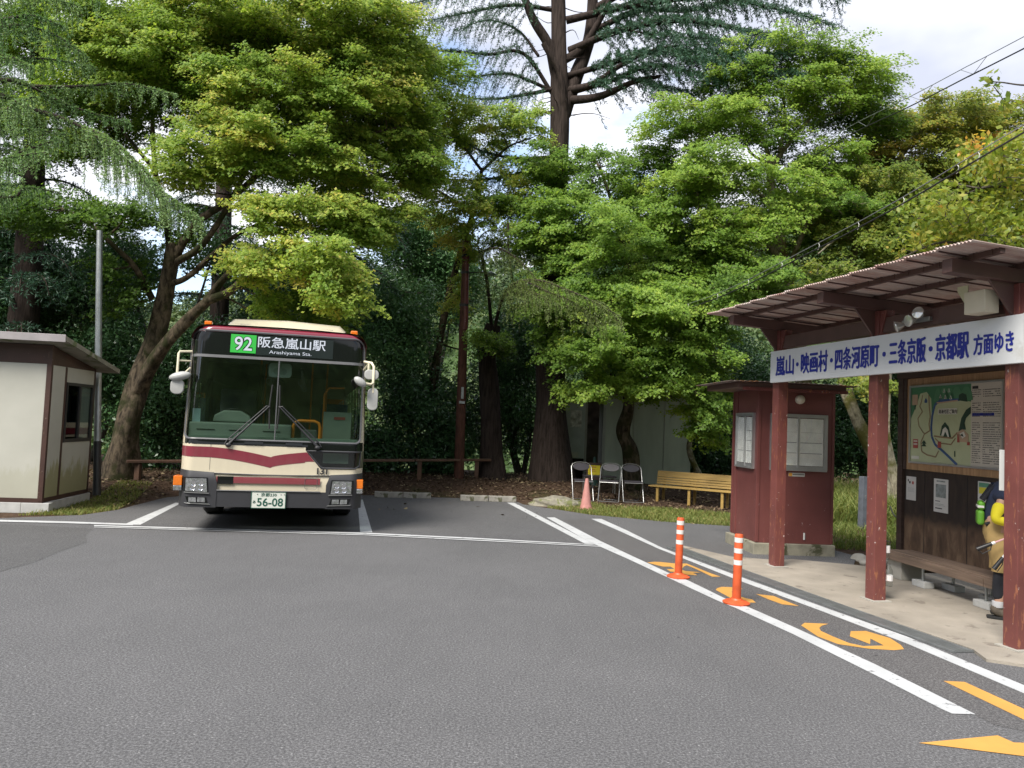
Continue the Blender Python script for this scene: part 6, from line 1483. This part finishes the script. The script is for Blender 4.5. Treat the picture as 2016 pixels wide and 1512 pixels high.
# ---- maples right of the middle
B2 = (3.05, 18.9, .12)
maple('maple_tree', 'bright green maple with a crooked trunk in front of the grey store', B2,
 [([B2, (2.908, 18.6, 1.052), (2.744, 18.6, 1.534), (2.846, 18.6, 2.152), (2.728, 18.5, 3.003), (2.88, 18.3, 4.093), (2.702, 18.2, 5.294), (2.287, 18.2, 6.752)], .21, .05),
  ([(2.782, 18.5, 2.883), (2.019, 18.2, 4.044), (1.234, 18, 5.192), (0.822, 18, 6.513)], .08, .02), ([(2.824, 18.3, 3.969), (3.599, 17.8, 5.013), (4.187, 17.4, 5.904), (4.694, 17.2, 6.577)], .08, .02),
  ([(2.778, 18.5, 2.637), (3.035, 17.6, 3.07), (3.557, 16.8, 3.255), (4.013, 16.4, 3.347)], .06, .015), ([(2.769, 18.5, 2.882), (2.227, 17.6, 2.803), (1.591, 17, 2.682)], .05, .015), ([(2.353, 18.2, 6.632), (1.903, 18.4, 7.919), (1.522, 18.5, 8.443)], .05, .015)],
 [(2.083, 17.3, 5.791, 1.485, 0.914, 1.5, 19, .8, .50), (1.063, 18, 6.523, 1.07, 0.951, 1.3, 12, .75, .42), (1.912, 18.4, 7.668, 1.337, 0.608, 1.3, 11, .75, .40), (3.19, 17.8, 6.68, 1.058, 0.705, 1.3, 10, .75, .50),
  (2.373, 16.6, 4.407, 1.535, 0.548, 1.2, 16, .7, .60), (3.446, 16.4, 4.09, 1.192, 0.542, 1.2, 13, .7, .50), (1.421, 17.2, 4.696, 0.909, 0.682, 1.2, 10, .7, .42), (2.191, 16.6, 3.29, 1.206, 0.384, 1.1, 12, .65, .50),
  (1.7, 16.9, 2.512, 0.837, 0.313, .9, 9, .5, .56), (2.932, 16.9, 2.452, 0.67, 0.246, .8, 6, .48, .55), (3.964, 16.2, 3.326, 0.749, 0.428, 1.0, 8, .6, .45), (4.267, 16.4, 2.052, 0.39, 0.596, .8, 6, .5, .38), (0.646, 17.8, 7.662, 0.705, 0.47, .8, 6, .6, .5), (0.637, 17.6, 6.158, 0.697, 0.697, .8, 8, .62, .5), (0.695, 17.3, 4.335, 0.628, 0.686, .8, 7, .6, .42), (1.017, 17.2, 3.298, 0.682, 0.398, .8, 6, .55, .42), (4.037, 17.2, 5.385, 1.022, 0.909, 1.1, 15, .72, .5), (3.222, 18.2, 8.032, 1.082, 0.481, 1.0, 8, .68, .45), (3.16, 16.4, 2.766, 0.975, 0.325, .9, 8, .55, .5), (2.764, 19.3, 4.735, 2.55, 2.167, .7, 26, .95, .42)],
 22, M['leaf_bright'], M['bark_maple'], dens=1650, size=.068)
B3 = (7.3, 19.0, .15)
maple('maple_tree', 'tall bright maple with a bare forked upper trunk behind the shelter roof', B3,
 [([B3, (7.218, 18.7, 1.967), (6.781, 18.3, 3.769), (6.334, 18, 5.347), (6.031, 17.8, 6.559), (5.873, 17.7, 7.247), (5.835, 17.7, 7.849)], .24, .08),
  ([(5.836, 17.7, 7.789), (6.066, 17.6, 8.187), (6.373, 17.5, 8.644), (6.718, 17.5, 9.08), (7.172, 17.5, 10.005)], .07, .02), ([(5.847, 17.7, 7.85), (5.677, 17.7, 8.449), (5.398, 17.8, 8.963), (5.033, 17.8, 9.131)], .06, .02), ([(6.006, 17.6, 8.184), (6.14, 17.7, 9.076), (6.031, 17.8, 10.095)], .05, .02), ([(5.749, 17.7, 7.967), (5.271, 17.4, 8.081), (4.929, 17.2, 8.584)], .04, .015),
  ([(6.422, 18, 5.169), (5.85, 17.5, 5.879), (5.22, 17, 6.083), (4.564, 16.7, 6.206), (3.843, 16.5, 6.234)], .10, .02), ([(5.927, 17.7, 7.009), (5.139, 17.2, 7.181), (4.457, 16.8, 7.027), (3.402, 16.6, 6.92)], .05, .015), ([(6.368, 18, 5.409), (6.806, 17.6, 6.778), (7.415, 17.4, 7.459), (7.901, 17.2, 7.768)], .07, .02), ([(6.607, 18.2, 4.481), (5.657, 17.6, 5.538), (4.778, 17, 5.604)], .09, .02)],
 [(6.016, 17.6, 10.307, 1.627, 0.407, 1.4, 13, .75, .62), (7.177, 17.5, 9.763, 1.271, 0.462, 1.4, 12, .72, .64), (4.869, 17.7, 9.693, 1.052, 0.468, 1.2, 9, .7, .58), (6.169, 17.3, 9.213, 1.485, 0.286, 1.2, 9, .62, .62), (8.121, 17.5, 9.925, 0.578, 0.289, .7, 4, .5, .6),
  (3.709, 17.2, 8.65, 1.022, 0.364, 1.1, 9, .65, .62), (4.506, 16.6, 7.306, 1.206, 0.493, 1.0, 12, .65, .72), (3.621, 16.6, 7.042, 0.877, 0.439, 1.0, 9, .62, .68), (4.92, 16.4, 6.142, 1.083, 0.433, 1.0, 11, .62, .72), (7.089, 17.2, 7.851, 0.795, 0.398, 1.0, 7, .62, .55), (7.139, 17, 6.856, 0.898, 0.393, 1.0, 8, .62, .50),
  (5.126, 16.6, 4.858, 0.987, 0.493, 1.0, 11, .65, .42), (4.203, 16.4, 4.342, 0.65, 0.433, .9, 7, .6, .45), (7.386, 19.2, 9.081, 1.775, 1.141, .8, 12, .85, .10), (6.156, 19.2, 6.544, 2.41, 1.522, .8, 24, .95, .42), (6.037, 16.8, 6.98, 0.999, 0.555, .9, 8, .65, .6), (4.7, 17, 8.496, 1.347, 0.449, 1.0, 9, .65, .62), (8.035, 17.8, 9.198, 0.823, 0.705, 1.0, 8, .65, .5)],
 23, M['leaf_bright'], M['bark_pale'], dens=1600, size=.066)
B4 = (8.25, 16.7, .05)
maple('maple_tree', 'yellowing maple with twin pale leaning trunks behind the kiosk', B4,
 [([B4, (7.868, 16.6, 1.222), (7.458, 16.5, 1.97), (7.172, 16.5, 2.667), (7.09, 16.6, 3.496), (7.212, 16.8, 4.532), (7.699, 17.2, 6.121), (8.445, 17.6, 7.566), (9.346, 18, 8.841)], .155, .05),
  ([(8.55, 16.75, .05), (8.217, 16.8, 1.228), (8.222, 17, 2.116), (8.379, 17.2, 3.265), (8.961, 17.6, 4.73), (9.623, 18, 6.398), (10.309, 18.4, 8.152), (10.784, 18.6, 9.258)], .19, .05),
  ([(7.699, 17.2, 6.121), (7.071, 16.8, 5.997), (6.471, 16.4, 5.542)], .05, .015), ([(9.623, 18, 6.398), (10.22, 17.8, 7.22), (11.044, 17.6, 7.917)], .06, .02), ([(7.212, 16.8, 4.532), (6.603, 16.4, 4.443), (6.202, 16.2, 4.286)], .04, .012), ([(8.47, 17.3, 4.199), (8.676, 16.6, 4.339), (9.004, 16.2, 4.513)], .05, .015)],
 [(10.057, 18.2, 9.448, 1.322, 0.481, 1.5, 15, .75, .55), (11.164, 18.4, 9.197, 0.729, 0.729, 1.3, 9, .72, .60), (9.124, 17.8, 8.633, 1.058, 0.588, 1.3, 11, .72, .50), (10.096, 17.6, 7.997, 1.279, 0.581, 1.3, 12, .72, .50), (8.387, 17, 7.257, 0.898, 0.561, 1.1, 9, .68, .35), (7.635, 16.8, 5.907, 0.777, 0.555, 1.0, 8, .62, .30), (8.649, 16.6, 6.24, 0.987, 0.548, 1.1, 11, .65, .42),
  (6.514, 16.2, 4.843, 0.642, 0.535, .8, 7, .55, .30), (7.325, 16, 2.703, 0.423, 0.317, .6, 4, .42, .35), (8.125, 16.4, 4.948, 1.083, 0.542, 1.0, 9, .62, .30), (9.906, 17.2, 4.477, 1.363, 0.795, 1.0, 9, .8, .40), (9.889, 19.5, 7.701, 2.447, 1.932, .8, 26, .95, .4), (11.043, 17.6, 8.037, 0.697, 0.697, 1.0, 8, .7, .6), (7.745, 17.6, 7.057, 0.697, 0.93, 1.0, 9, .65, .4), (11.409, 18.4, 9.587, 0.608, 0.486, 1.0, 6, .65, .62), (10.912, 18.5, 3.716, 1.589, 0.733, .8, 8, .8, .5)],
 24, M['leaf_yellow'], M['bark_pale'], dens=1450, size=.07)
B6 = (-1.9, 20.6, 0.1)
maple('maple_tree', 'airy light green maple spreading behind the top of the brown pole', B6,
 [([B6, (-2.101, 20.4, 1.987), (-1.908, 20.2, 4.003), (-1.555, 19.8, 5.695), (-1.194, 19.4, 6.938), (-0.967, 19, 8)], .14, .04), ([(-1.194, 19.4, 6.938), (-1.914, 18.6, 7.191), (-2.72, 18, 7.464)], .05, .015), ([(-1.025, 19, 7.868), (-0.344, 18.6, 8.4), (0.268, 18.4, 8.605)], .04, .012), ([(-0.989, 19, 7.935), (-1.599, 18.6, 8.474), (-2.459, 18.4, 8.615)], .04, .012), ([(-1.555, 19.8, 5.695), (-0.749, 19, 5.945), (-0.248, 18.6, 6.126)], .04, .012)],
 [(-0.866, 18.6, 8.888, 1.72, 0.418, 1.2, 20, .6, .72), (-2.184, 18.2, 8.487, 1.082, 0.361, 1.0, 7, .55, .75), (-1.74, 18.2, 6.829, 1.202, 0.601, 1.1, 14, .6, .8), (-2.805, 18.4, 8.096, 0.729, 0.729, 1, 7, .6, .72), (-0.545, 18.6, 7.249, 0.86, 0.614, 1.0, 7, .55, .75), (-1.262, 19, 6.052, 0.753, 0.502, 1.0, 6, .55, .75), (-0.14, 18.6, 6.508, 0.737, 0.737, 1.0, 7, .6, .6), (0.052, 18.6, 7.908, 0.614, 0.491, .9, 5, .55, .5), (-1.482, 19.4, 4.701, 0.513, 0.641, .8, 4, .5, .78), (-0.631, 18.6, 3.488, 0.737, 0.369, .8, 5, .5, .3)],
 26, M['leaf_maple'], M['bark_maple'], dens=1550, size=.07)
B7 = (5.0, 19.5, .12)
maple('maple_tree', 'slender young maple with a pale stem between the grey store and the yellow bench', B7,
 [([B7, (4.54, 19.4, 1.091), (4.602, 19.4, 1.604), (4.633, 19.2, 2.368), (4.786, 19, 3.251)], .085, .03), ([(4.624, 19.4, 1.733), (4.781, 18.4, 2.35), (4.912, 17.6, 2.682)], .04, .012)],
 [(4.355, 17.2, 2.297, 0.682, 0.511, .9, 10, .5, .6), (4.384, 16.8, 1.62, 0.444, 0.333, .6, 5, .4, .5), (4.439, 18.6, 3.206, 0.737, 0.491, .9, 7, .55, .5)],
 27, M['leaf_bright'], M['bark_pale'], dens=1500, size=.068)
# ---- the broadleaf reaching in from the right edge, nearest of all
B5 = (11.4, 11.5, 0)
evergreen('cherry_tree', 'nearby cherry with large yellow green leaves reaching in from the right edge', B5,
 [([B5, (11.2, 11.4, 1.6), (10.6, 11.3, 3.2), (9.8, 11.2, 4.3), (8.9, 11.0, 5.2)], .16, .05), ([(10.6, 11.3, 3.2), (7.281, 11, 4.368), (6.765, 11, 4.421), (6.102, 11, 4.482), (5.299, 11, 4.099)], .04, .008), ([(9.8, 11.2, 4.3), (7.274, 11, 5.264), (6.609, 11, 5.31), (6.016, 11, 5.435)], .04, .008), ([(10, 11.2, 4.1), (7.363, 10.6, 5.652), (6.863, 10.6, 5.704)], .03, .008), ([(8.9, 11.0, 5.2), (7.346, 10, 6.75), (6.737, 9.9, 6.367), (6.205, 9.8, 6.319), (6.039, 9.8, 6.326)], .022, .004)],
 [(6.465, 11, 4.93, 0.872, 0.4, .9, 34, .30, .45), (6.849, 10.8, 5.553, 0.499, 0.428, .8, 20, .30, .50), (6.786, 10.8, 4.449, 0.499, 0.285, .8, 16, .28, .42), (5.881, 11, 4.458, 0.436, 0.218, .5, 9, .24, .5), (6.722, 11.2, 6.067, 0.148, 0.133, .2, 2, .26, .95), (6.306, 9.8, 6.066, 0.194, 0.117, .2, 3, .17, .35), (6.105, 9.8, 6.329, 0.104, 0.065, .12, 2, .12, .3), (7.505, 10.8, 5.065, 0.357, 0.927, .8, 22, .34, .42)],
 25, M['leaf_yellow'], M['bark_grey'], n_=430, size=.10, wid=.55, twig=.010)

# ---- the great cedar in the middle
BC = (1.12, 19.4, .15)
rngc = np.random.default_rng(31)
ct = tree('cedar_tree', 'great cedar with a massive straight trunk and bare lower limbs in the centre', BC)
w, lv = Wood(), Leaves()
def cl(P, r0, r1, k=12, rough=.12):
    S = smooth_path(rel(BC, P), 8); rr = np.linspace(r0, r1, len(S))
    if P[0] is BC: rr[:8] *= np.linspace(1.5, 1.0, 8)
    w.tube(S, rr, k, rough, rngc)
cl([BC, (0.999, 19.4, 2.35), (0.903, 19.4, 4.153), (0.912, 19.4, 6.896), (0.963, 19.4, 9.281), (0.859, 19.4, 11.286), (0.734, 19.4, 13.175), (0.55, 19.4, 16.183)], .40, .13, 18)
cl([(1.015, 19.4, 9.617), (1.338, 19.5, 10.681), (1.64, 19.6, 11.691), (1.689, 19.7, 12.843), (1.635, 19.7, 15.058)], .20, .12)
cl([(0.833, 19.4, 10.613), (0.576, 19.3, 11.358), (0.127, 19.2, 12.023), (-0.277, 19.1, 12.953)], .15, .09)
cl([(0.988, 19.4, 11.022), (1.427, 19.3, 11.328), (1.848, 19.2, 12.031), (2.259, 19.1, 12.929)], .11, .06)
cl([(1.083, 19.4, 9.22), (1.018, 19.2, 9.865), (0.854, 19.1, 10.607), (0.435, 19, 11.267)], .10, .07)
CB = [([(1.093, 19.4, 9.981), (1.899, 19, 9.948), (2.725, 18.6, 10.195), (3.294, 18.3, 10.209)], .12, 0.0, 1.1), ([(1.045, 19.4, 10.22), (1.759, 19, 10.27), (2.335, 18.6, 10.565), (3.219, 18, 10.754), (4.522, 17.4, 10.63)], .11, 1.3, .9)]
dens_ = [ # dense dark boughs on the right
 ([(1.109, 19.4, 11.297), (2.328, 18.8, 11.574), (3.726, 18.2, 11.572), (5.162, 17.6, 11.065), (6.57, 17.2, 10.497), (7.534, 17, 10.202)], .10), ([(1.012, 19.4, 12.102), (2.717, 19, 12.358), (4.548, 18.6, 12.408), (6.19, 18.2, 11.932), (7.352, 18, 11.495)], .10),
 ([(1.069, 19.4, 10.623), (2.126, 19, 10.812), (2.921, 18.4, 10.813), (3.983, 17.6, 10.525), (5.001, 17, 10.152), (5.964, 16.8, 10.154)], .08), ([(1.087, 19.4, 10.155), (2.142, 19, 10.352), (3.022, 18.2, 10.403), (3.759, 17.6, 10.027), (4.494, 17.2, 9.633)], .07), ([(1.763, 19.6, 11.969), (3, 20, 12.791), (4.401, 20.2, 12.962), (6.096, 20.4, 13.573), (7.757, 20.4, 13.788)], .09),
 ([(1.686, 19.7, 12.568), (3.147, 19.4, 13.28), (4.884, 19, 13.383), (6.561, 18.6, 12.951), (7.753, 18.4, 12.368)], .10), ([(1.696, 19.7, 13.395), (3.424, 19.6, 14.099), (5.369, 19.4, 14.194), (7.092, 19.4, 14.132)], .09), ([(2.482, 18.7, 10.36), (3.321, 18.4, 10.002), (4.025, 18.2, 9.817)], .02), ([(2.569, 18.7, 11.531), (3.244, 18.2, 11.171), (4.14, 17.8, 10.94), (5.229, 17.4, 10.66), (6.33, 17.2, 10.786)], .02), ([(3.219, 18, 10.754), (4.18, 17.4, 10.192), (5.355, 17, 9.814), (6.203, 16.8, 9.64)], .02)]
for P, r0 in dens_: conifer_branch(w, lv, rel(BC, P), r0, rngc, 1.05, .55, .10, .018, 110, .5, gap=.085, bare=.1)
for P, r0, tw, bare in CB:
    if tw: conifer_branch(w, lv, rel(BC, P), r0, rngc, tw, .5, .10, .016, 80, .4, gap=.14, bare=.4)
    else: cl(P, r0, .04, 8)
sparse = [ # thin boughs to the left against the sky
 ([(0.733, 19.4, 10.139), (-0.069, 19.2, 11.08), (-0.966, 19, 10.916), (-1.976, 18.8, 10.866), (-3.088, 18.6, 10.745), (-3.927, 18.4, 10.647)], .06), ([(0.69, 19.4, 10.231), (0.09, 19.2, 10.382), (-0.431, 19, 10.439), (-1.312, 18.8, 10.243), (-2.176, 18.6, 10.114)], .05), ([(0.754, 19.4, 10.274), (0.104, 19.1, 9.981), (-0.779, 18.8, 9.682), (-1.767, 18.5, 9.574)], .06),
 ([(0.759, 19.4, 8.475), (-0.085, 19.1, 8.307), (-0.974, 18.8, 8.344), (-1.723, 18.5, 8.622)], .06), ([(0.77, 19.4, 8.21), (-0.194, 19, 7.839), (-1.182, 18.6, 7.538), (-2.024, 18.3, 7.468), (-2.726, 18, 7.586)], .05), ([(0.712, 19.4, 9.671), (0.126, 19.2, 9.497), (-0.507, 19, 9.191)], .03), ([(0.699, 19.4, 12.36), (-0.377, 19, 12.225), (-1.496, 18.6, 11.758), (-2.331, 18.3, 11.366)], .06), ([(0.718, 19.4, 12.903), (-0.778, 18.8, 12.621), (-1.999, 18.4, 12.076), (-2.921, 18, 11.555)], .07), ([(0.806, 19.4, 7.286), (-0.031, 19, 6.979), (-1.021, 18.6, 6.723)], .05), ([(0.833, 19.4, 6.262), (0.008, 19, 6.042), (-0.994, 18.7, 6.018)], .05), ([(0.325, 19.3, 11.08), (-0.228, 19.6, 11.884), (-1.047, 19.8, 12.229), (-1.857, 20, 12.024)], .04)]
for P, r0 in sparse: conifer_branch(w, lv, rel(BC, P), r0, rngc, 1.0, .85, .085, .014, 85, .55, gap=.11, bare=.12)
for k in range(26):  # bare twigs on the trunk
    z0 = rngc.uniform(-60, 240); a = rngc.uniform(0, 2 * pi); p = np.array(rel(BC, [(0.873, 19.4, 11.287)])[0]); p[2] += (100 - z0) / 78.0
    q = p + np.array([cos(a), sin(a) * .6, rngc.uniform(-.1, .25)]) * rngc.uniform(.7, 1.6); w.tube(smooth_path([p, (p + q) / 2 + rngc.normal(0, .1, 3), q], 4), np.linspace(.018, .004, 9), 4)
w.build('trunk', M['bark_cedar'], ct); lv.build('crown', M['needle'], ct)
# ---- drooping larch spray beside the cedar
BL = (-.39, 19.4, .15); rngl = np.random.default_rng(32)
lt = tree('larch_tree', 'slim larch with a broken topped trunk and weeping pale green sprays left of the cedar', BL)
w, lv = Wood(), Leaves()
S = smooth_path(rel(BL, [BL, (-0.481, 19.4, 1.264), (-0.587, 19.4, 2.541), (-0.652, 19.4, 3.44), (-0.526, 19.4, 4.092)]), 8); rr = np.linspace(.30, .2, len(S)); rr[:6] *= np.linspace(1.3, 1, 6); w.tube(S, rr, 14, .12, rngl)
for P, r0, tw in (([(-0.588, 19.4, 3.443), (-0.357, 18.2, 4.431), (-0.069, 16.8, 4.675), (0.44, 15.2, 4.485), (0.908, 14.5, 4.217), (1.427, 14.3, 3.973), (1.898, 14.2, 3.71)], .045, .95), ([(0.245, 15.6, 4.511), (0.634, 14.8, 4.189), (1.111, 14.5, 3.953), (1.693, 14.4, 3.538)], .02, .8), ([(-0.069, 16.8, 4.675), (0.451, 15.2, 4.2), (0.84, 14.8, 3.95)], .02, .7), ([(1.292, 14.4, 4.022), (1.703, 14.6, 3.955), (2.056, 14.6, 3.579)], .015, .6), ([(-0.572, 19.4, 3.961), (-0.688, 18.4, 4.942), (-0.806, 17.6, 5.502), (-0.387, 17, 5.5), (0.134, 16.6, 5.094), (0.476, 16.4, 4.68)], .05, .8), ([(-0.746, 17.8, 5.309), (-0.934, 17.6, 5.734), (-0.704, 17.4, 5.99), (-0.237, 17.2, 5.959)], .02, .6), ([(-0.247, 17.4, 6.187), (-0.192, 17.2, 5.438), (-0.049, 17.4, 4.786)], .03, .3)):
    conifer_branch(w, lv, rel(BL, P), r0, rngl, tw * .9, .95, .055, .011, 95, .75, gap=.11, bare=.3, hang=True)
w.build('trunk', M['bark_cedar'], lt); lv.build('crown', M['needle_larch'], lt)
# ---- weeping conifer that reaches in from the left edge, near
BN = (-10.6, 10.6, 0); rngn = np.random.default_rng(33)
nt_ = tree('deodar_tree', 'near conifer with soft hanging grey green sprays reaching in from the left edge', BN)
w, lv = Wood(), Leaves()
S = smooth_path(rel(BN, [BN, (-10.55, 10.6, 3), (-10.5, 10.65, 6), (-10.45, 10.7, 9.5)]), 8); w.tube(S, np.linspace(.34, .12, len(S)), 14, .1, rngn)
for P, r0, tw, dr in (
  ([(-10.5, 10.6, 4.9), (-7.935, 10.8, 5.96), (-7.18, 11, 5.89), (-6.558, 11.1, 5.729), (-5.934, 11.1, 5.338), (-5.256, 11, 4.806), (-4.561, 10.9, 4.36)], .05, .75, 1.0), ([(-10.5, 10.6, 5.0), (-7.423, 10.4, 4.81), (-6.751, 10.2, 4.979), (-6.285, 10.2, 5.174)], .035, .75, 1.0), ([(-10.5, 10.6, 4.2), (-7.205, 10, 4.683), (-6.612, 9.8, 4.775), (-6.095, 9.7, 4.828)], .03, .6, 1.0),
  ([(-6.558, 11.1, 5.729), (-5.934, 10.8, 5.452), (-5.373, 10.6, 5.037), (-4.868, 10.5, 4.524)], .02, .6, 1.0), ([(-10.5, 10.6, 5.6), (-7.877, 11, 6.276), (-7.326, 11.3, 6.359), (-6.76, 11.5, 6.473), (-6.119, 11.6, 6.585), (-5.406, 11.6, 6.456)], .045, .7, .75), ([(-10.5, 10.6, 6.3), (-7.936, 11, 7.036), (-7.49, 11.1, 7.185), (-7.016, 11.2, 7.102), (-6.541, 11.2, 6.812)], .04, .7, .9), ([(-10.5, 10.6, 6.8), (-7.978, 11, 7.57), (-7.308, 11, 7.599), (-6.627, 11, 7.475)], .04, .7, .9), ([(-10.5, 10.6, 5.2), (-7.274, 10.3, 5.558), (-6.737, 10, 5.594), (-6.344, 9.8, 5.593)], .03, .7, 1.0), ([(-10.5, 10.6, 7.6), (-7.808, 11, 8.271), (-7.124, 11, 8.146), (-6.351, 11, 7.794)], .04, .7, .9), ([(-7.337, 11.2, 6.314), (-6.991, 11.4, 6.183), (-6.497, 11.5, 6.049), (-5.949, 11.5, 5.954)], .02, .55, .8), ([(-10.5, 10.6, 5.3), (-7.828, 10.6, 6.389), (-7.264, 10.5, 6.438), (-6.834, 10.4, 6.263)], .03, .7, 1.0), ([(-10.5, 10.6, 5.1), (-7.675, 10.9, 5.49), (-7.158, 11, 5.589), (-6.636, 11, 5.535)], .03, .7, 1.0), ([(-10.5, 10.6, 6.0), (-8.112, 11.4, 6.764), (-7.475, 11.6, 6.928), (-6.8, 11.8, 6.932)], .03, .7, .9), ([(-10.5, 10.6, 4.6), (-7.53, 10.8, 4.5), (-7.102, 10.9, 4.696), (-6.647, 11, 4.672)], .03, .5, 1.0), ([(-10.5, 10.6, 6.6), (-7.588, 10.6, 6.988), (-7.02, 10.6, 7.086), (-6.642, 10.7, 7.008)], .03, .7, 1.0)):
    conifer_branch(w, lv, rel(BN, P), r0, rngn, tw * rngn.uniform(.7, 1.25), dr, .052, .0105, 170, .62 + rngn.normal(0, .14), gap=.085, bare=.08, hang=True)
w.build('trunk', M['bark_cedar'], nt_); lv.build('crown', M['needle_light'], nt_)

# ---- dark conifers and evergreens behind
def spruce(label, base, top, r, seed, z0, zs, lens, ti=.3, lm='needle', group='dark conifers behind the bus bay'):
    rng = np.random.default_rng(seed); t = tree('conifer_tree', label, base, group); w, lv = Wood(), Leaves()
    S = smooth_path(rel(base, [base, tuple((np.array(base) + np.array(top)) / 2 + (.1, 0, 0)), top]), 10); w.tube(S, np.linspace(r, r * .3, len(S)), 14, .1, rng); axis = np.array(rel(base, [top])[0])
    z = z0
    while z < axis[2]:
        f = z / axis[2]; L = lens * (1 - .45 * f)
        for k in range(3):
            a = rng.uniform(0, 2 * pi); d = np.array([cos(a), sin(a), 0]); p = axis * f; Lk = L * rng.uniform(.6, 1.2)
            conifer_branch(w, lv, [p, p + d * Lk * .4 + (0, 0, .1), p + d * Lk * .75 + (0, 0, -.05 * Lk), p + d * Lk + (0, 0, -.28 * Lk)], .035, rng, .75, .55, .12, .022, 55, ti, gap=.2, bare=.15)
        z += zs * rng.uniform(.7, 1.3)
    w.build('trunk', M['bark_cedar'], t); lv.build('crown', M[lm], t)
spruce('dark conifer with a bare black trunk above the shed roof', (-11.3, 17.6, .1), (-11.452, 17.6, 11.825), .40, 41, 2.6, .55, 2.6)
spruce('dark conifer with its trunk right behind the bus roof', (-4.9, 21.0, -.1), (-5.262, 21, 12.695), .34, 42, 4.2, .5, 2.9)
spruce('tall dark conifer seen through the gaps of the big maple', (-8.6, 22.5, -.6), (-9.111, 22.5, 15.859), .34, 43, 5.5, .55, 3.2)
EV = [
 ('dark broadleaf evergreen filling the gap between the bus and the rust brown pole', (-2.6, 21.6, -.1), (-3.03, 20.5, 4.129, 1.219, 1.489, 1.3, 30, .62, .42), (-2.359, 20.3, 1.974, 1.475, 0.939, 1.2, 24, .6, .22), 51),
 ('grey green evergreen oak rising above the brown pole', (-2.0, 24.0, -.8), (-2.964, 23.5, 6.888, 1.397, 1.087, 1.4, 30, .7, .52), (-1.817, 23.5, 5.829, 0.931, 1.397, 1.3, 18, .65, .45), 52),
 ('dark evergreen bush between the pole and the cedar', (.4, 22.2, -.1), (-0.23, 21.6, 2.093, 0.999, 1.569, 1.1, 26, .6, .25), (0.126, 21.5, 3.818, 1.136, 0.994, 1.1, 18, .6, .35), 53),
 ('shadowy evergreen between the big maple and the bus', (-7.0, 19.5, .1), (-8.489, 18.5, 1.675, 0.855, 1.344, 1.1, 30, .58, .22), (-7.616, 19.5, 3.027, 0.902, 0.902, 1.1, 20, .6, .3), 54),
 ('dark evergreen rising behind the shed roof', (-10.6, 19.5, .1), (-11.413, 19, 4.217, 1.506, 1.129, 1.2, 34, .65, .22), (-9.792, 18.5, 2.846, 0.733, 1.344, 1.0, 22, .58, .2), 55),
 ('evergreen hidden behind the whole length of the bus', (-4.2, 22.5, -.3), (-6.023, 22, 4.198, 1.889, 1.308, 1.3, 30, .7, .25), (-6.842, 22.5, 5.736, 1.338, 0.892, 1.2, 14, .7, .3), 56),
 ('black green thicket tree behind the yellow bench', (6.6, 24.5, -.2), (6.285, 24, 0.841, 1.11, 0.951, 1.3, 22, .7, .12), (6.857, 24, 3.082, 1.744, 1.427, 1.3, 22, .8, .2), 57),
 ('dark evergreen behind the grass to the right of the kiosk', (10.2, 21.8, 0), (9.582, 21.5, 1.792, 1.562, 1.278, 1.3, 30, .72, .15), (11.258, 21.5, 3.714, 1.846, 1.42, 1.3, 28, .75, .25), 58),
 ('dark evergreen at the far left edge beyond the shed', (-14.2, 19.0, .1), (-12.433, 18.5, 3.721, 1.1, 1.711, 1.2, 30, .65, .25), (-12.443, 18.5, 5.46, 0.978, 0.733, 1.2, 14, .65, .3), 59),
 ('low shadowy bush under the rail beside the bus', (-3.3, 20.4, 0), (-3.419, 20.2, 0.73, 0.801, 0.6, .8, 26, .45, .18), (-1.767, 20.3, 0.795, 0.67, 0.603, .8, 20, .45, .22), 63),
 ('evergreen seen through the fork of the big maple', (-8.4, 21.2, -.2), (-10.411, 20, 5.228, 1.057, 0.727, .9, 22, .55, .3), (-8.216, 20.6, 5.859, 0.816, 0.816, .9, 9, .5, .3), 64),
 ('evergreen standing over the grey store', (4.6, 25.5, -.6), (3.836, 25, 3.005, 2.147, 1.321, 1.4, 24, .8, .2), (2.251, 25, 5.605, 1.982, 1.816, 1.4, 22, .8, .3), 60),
]
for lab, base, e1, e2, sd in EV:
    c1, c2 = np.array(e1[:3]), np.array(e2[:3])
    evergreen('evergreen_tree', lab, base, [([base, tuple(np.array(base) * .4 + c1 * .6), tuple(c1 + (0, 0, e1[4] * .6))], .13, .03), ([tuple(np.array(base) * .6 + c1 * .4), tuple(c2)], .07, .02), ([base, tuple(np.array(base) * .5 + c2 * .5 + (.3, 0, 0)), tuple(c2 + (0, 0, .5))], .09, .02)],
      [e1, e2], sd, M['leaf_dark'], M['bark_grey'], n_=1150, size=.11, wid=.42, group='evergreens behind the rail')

# ---- woods on the far hillside
rngh = np.random.default_rng(61); HL = Leaves(); cnt = 0
M['leaf_hill'] = leaf('hill_leaf', [(0.0, (.03, .055, .022)), (.5, (.08, .125, .048)), (1.0, (.17, .21, .085))], .25, .7)
while cnt < 1500:
    a = R(rngh.uniform(-48, 48)); r_ = rngh.uniform(52, 185); x, y = r_ * sin(a), r_ * cos(a); z = float(hz(x, y))
    s = rngh.uniform(2.2, 4.0); ti = rngh.uniform(.15, .85); n_ = 150
    d = unit(rngh.normal(size=(n_, 3))); d[:, 2] = np.abs(d[:, 2]); c = np.array([x, y, z + s * .5]) + d * s * (.9, .9, 1.1)
    nn = unit(d + rngh.normal(0, .5, (n_, 3)) + (0, 0, .4)); tg = unit(np.cross(nn, rngh.normal(size=(n_, 3)))); sz = rngh.uniform(.3, .75, n_) * (.7 + r_ / 250)
    HL.add(c, tg, nn, sz, sz * .7, ti + rngh.normal(0, .12, n_)); cnt += 1
tag(HL.build('far_woods', M['leaf_hill'], None), kind='stuff')
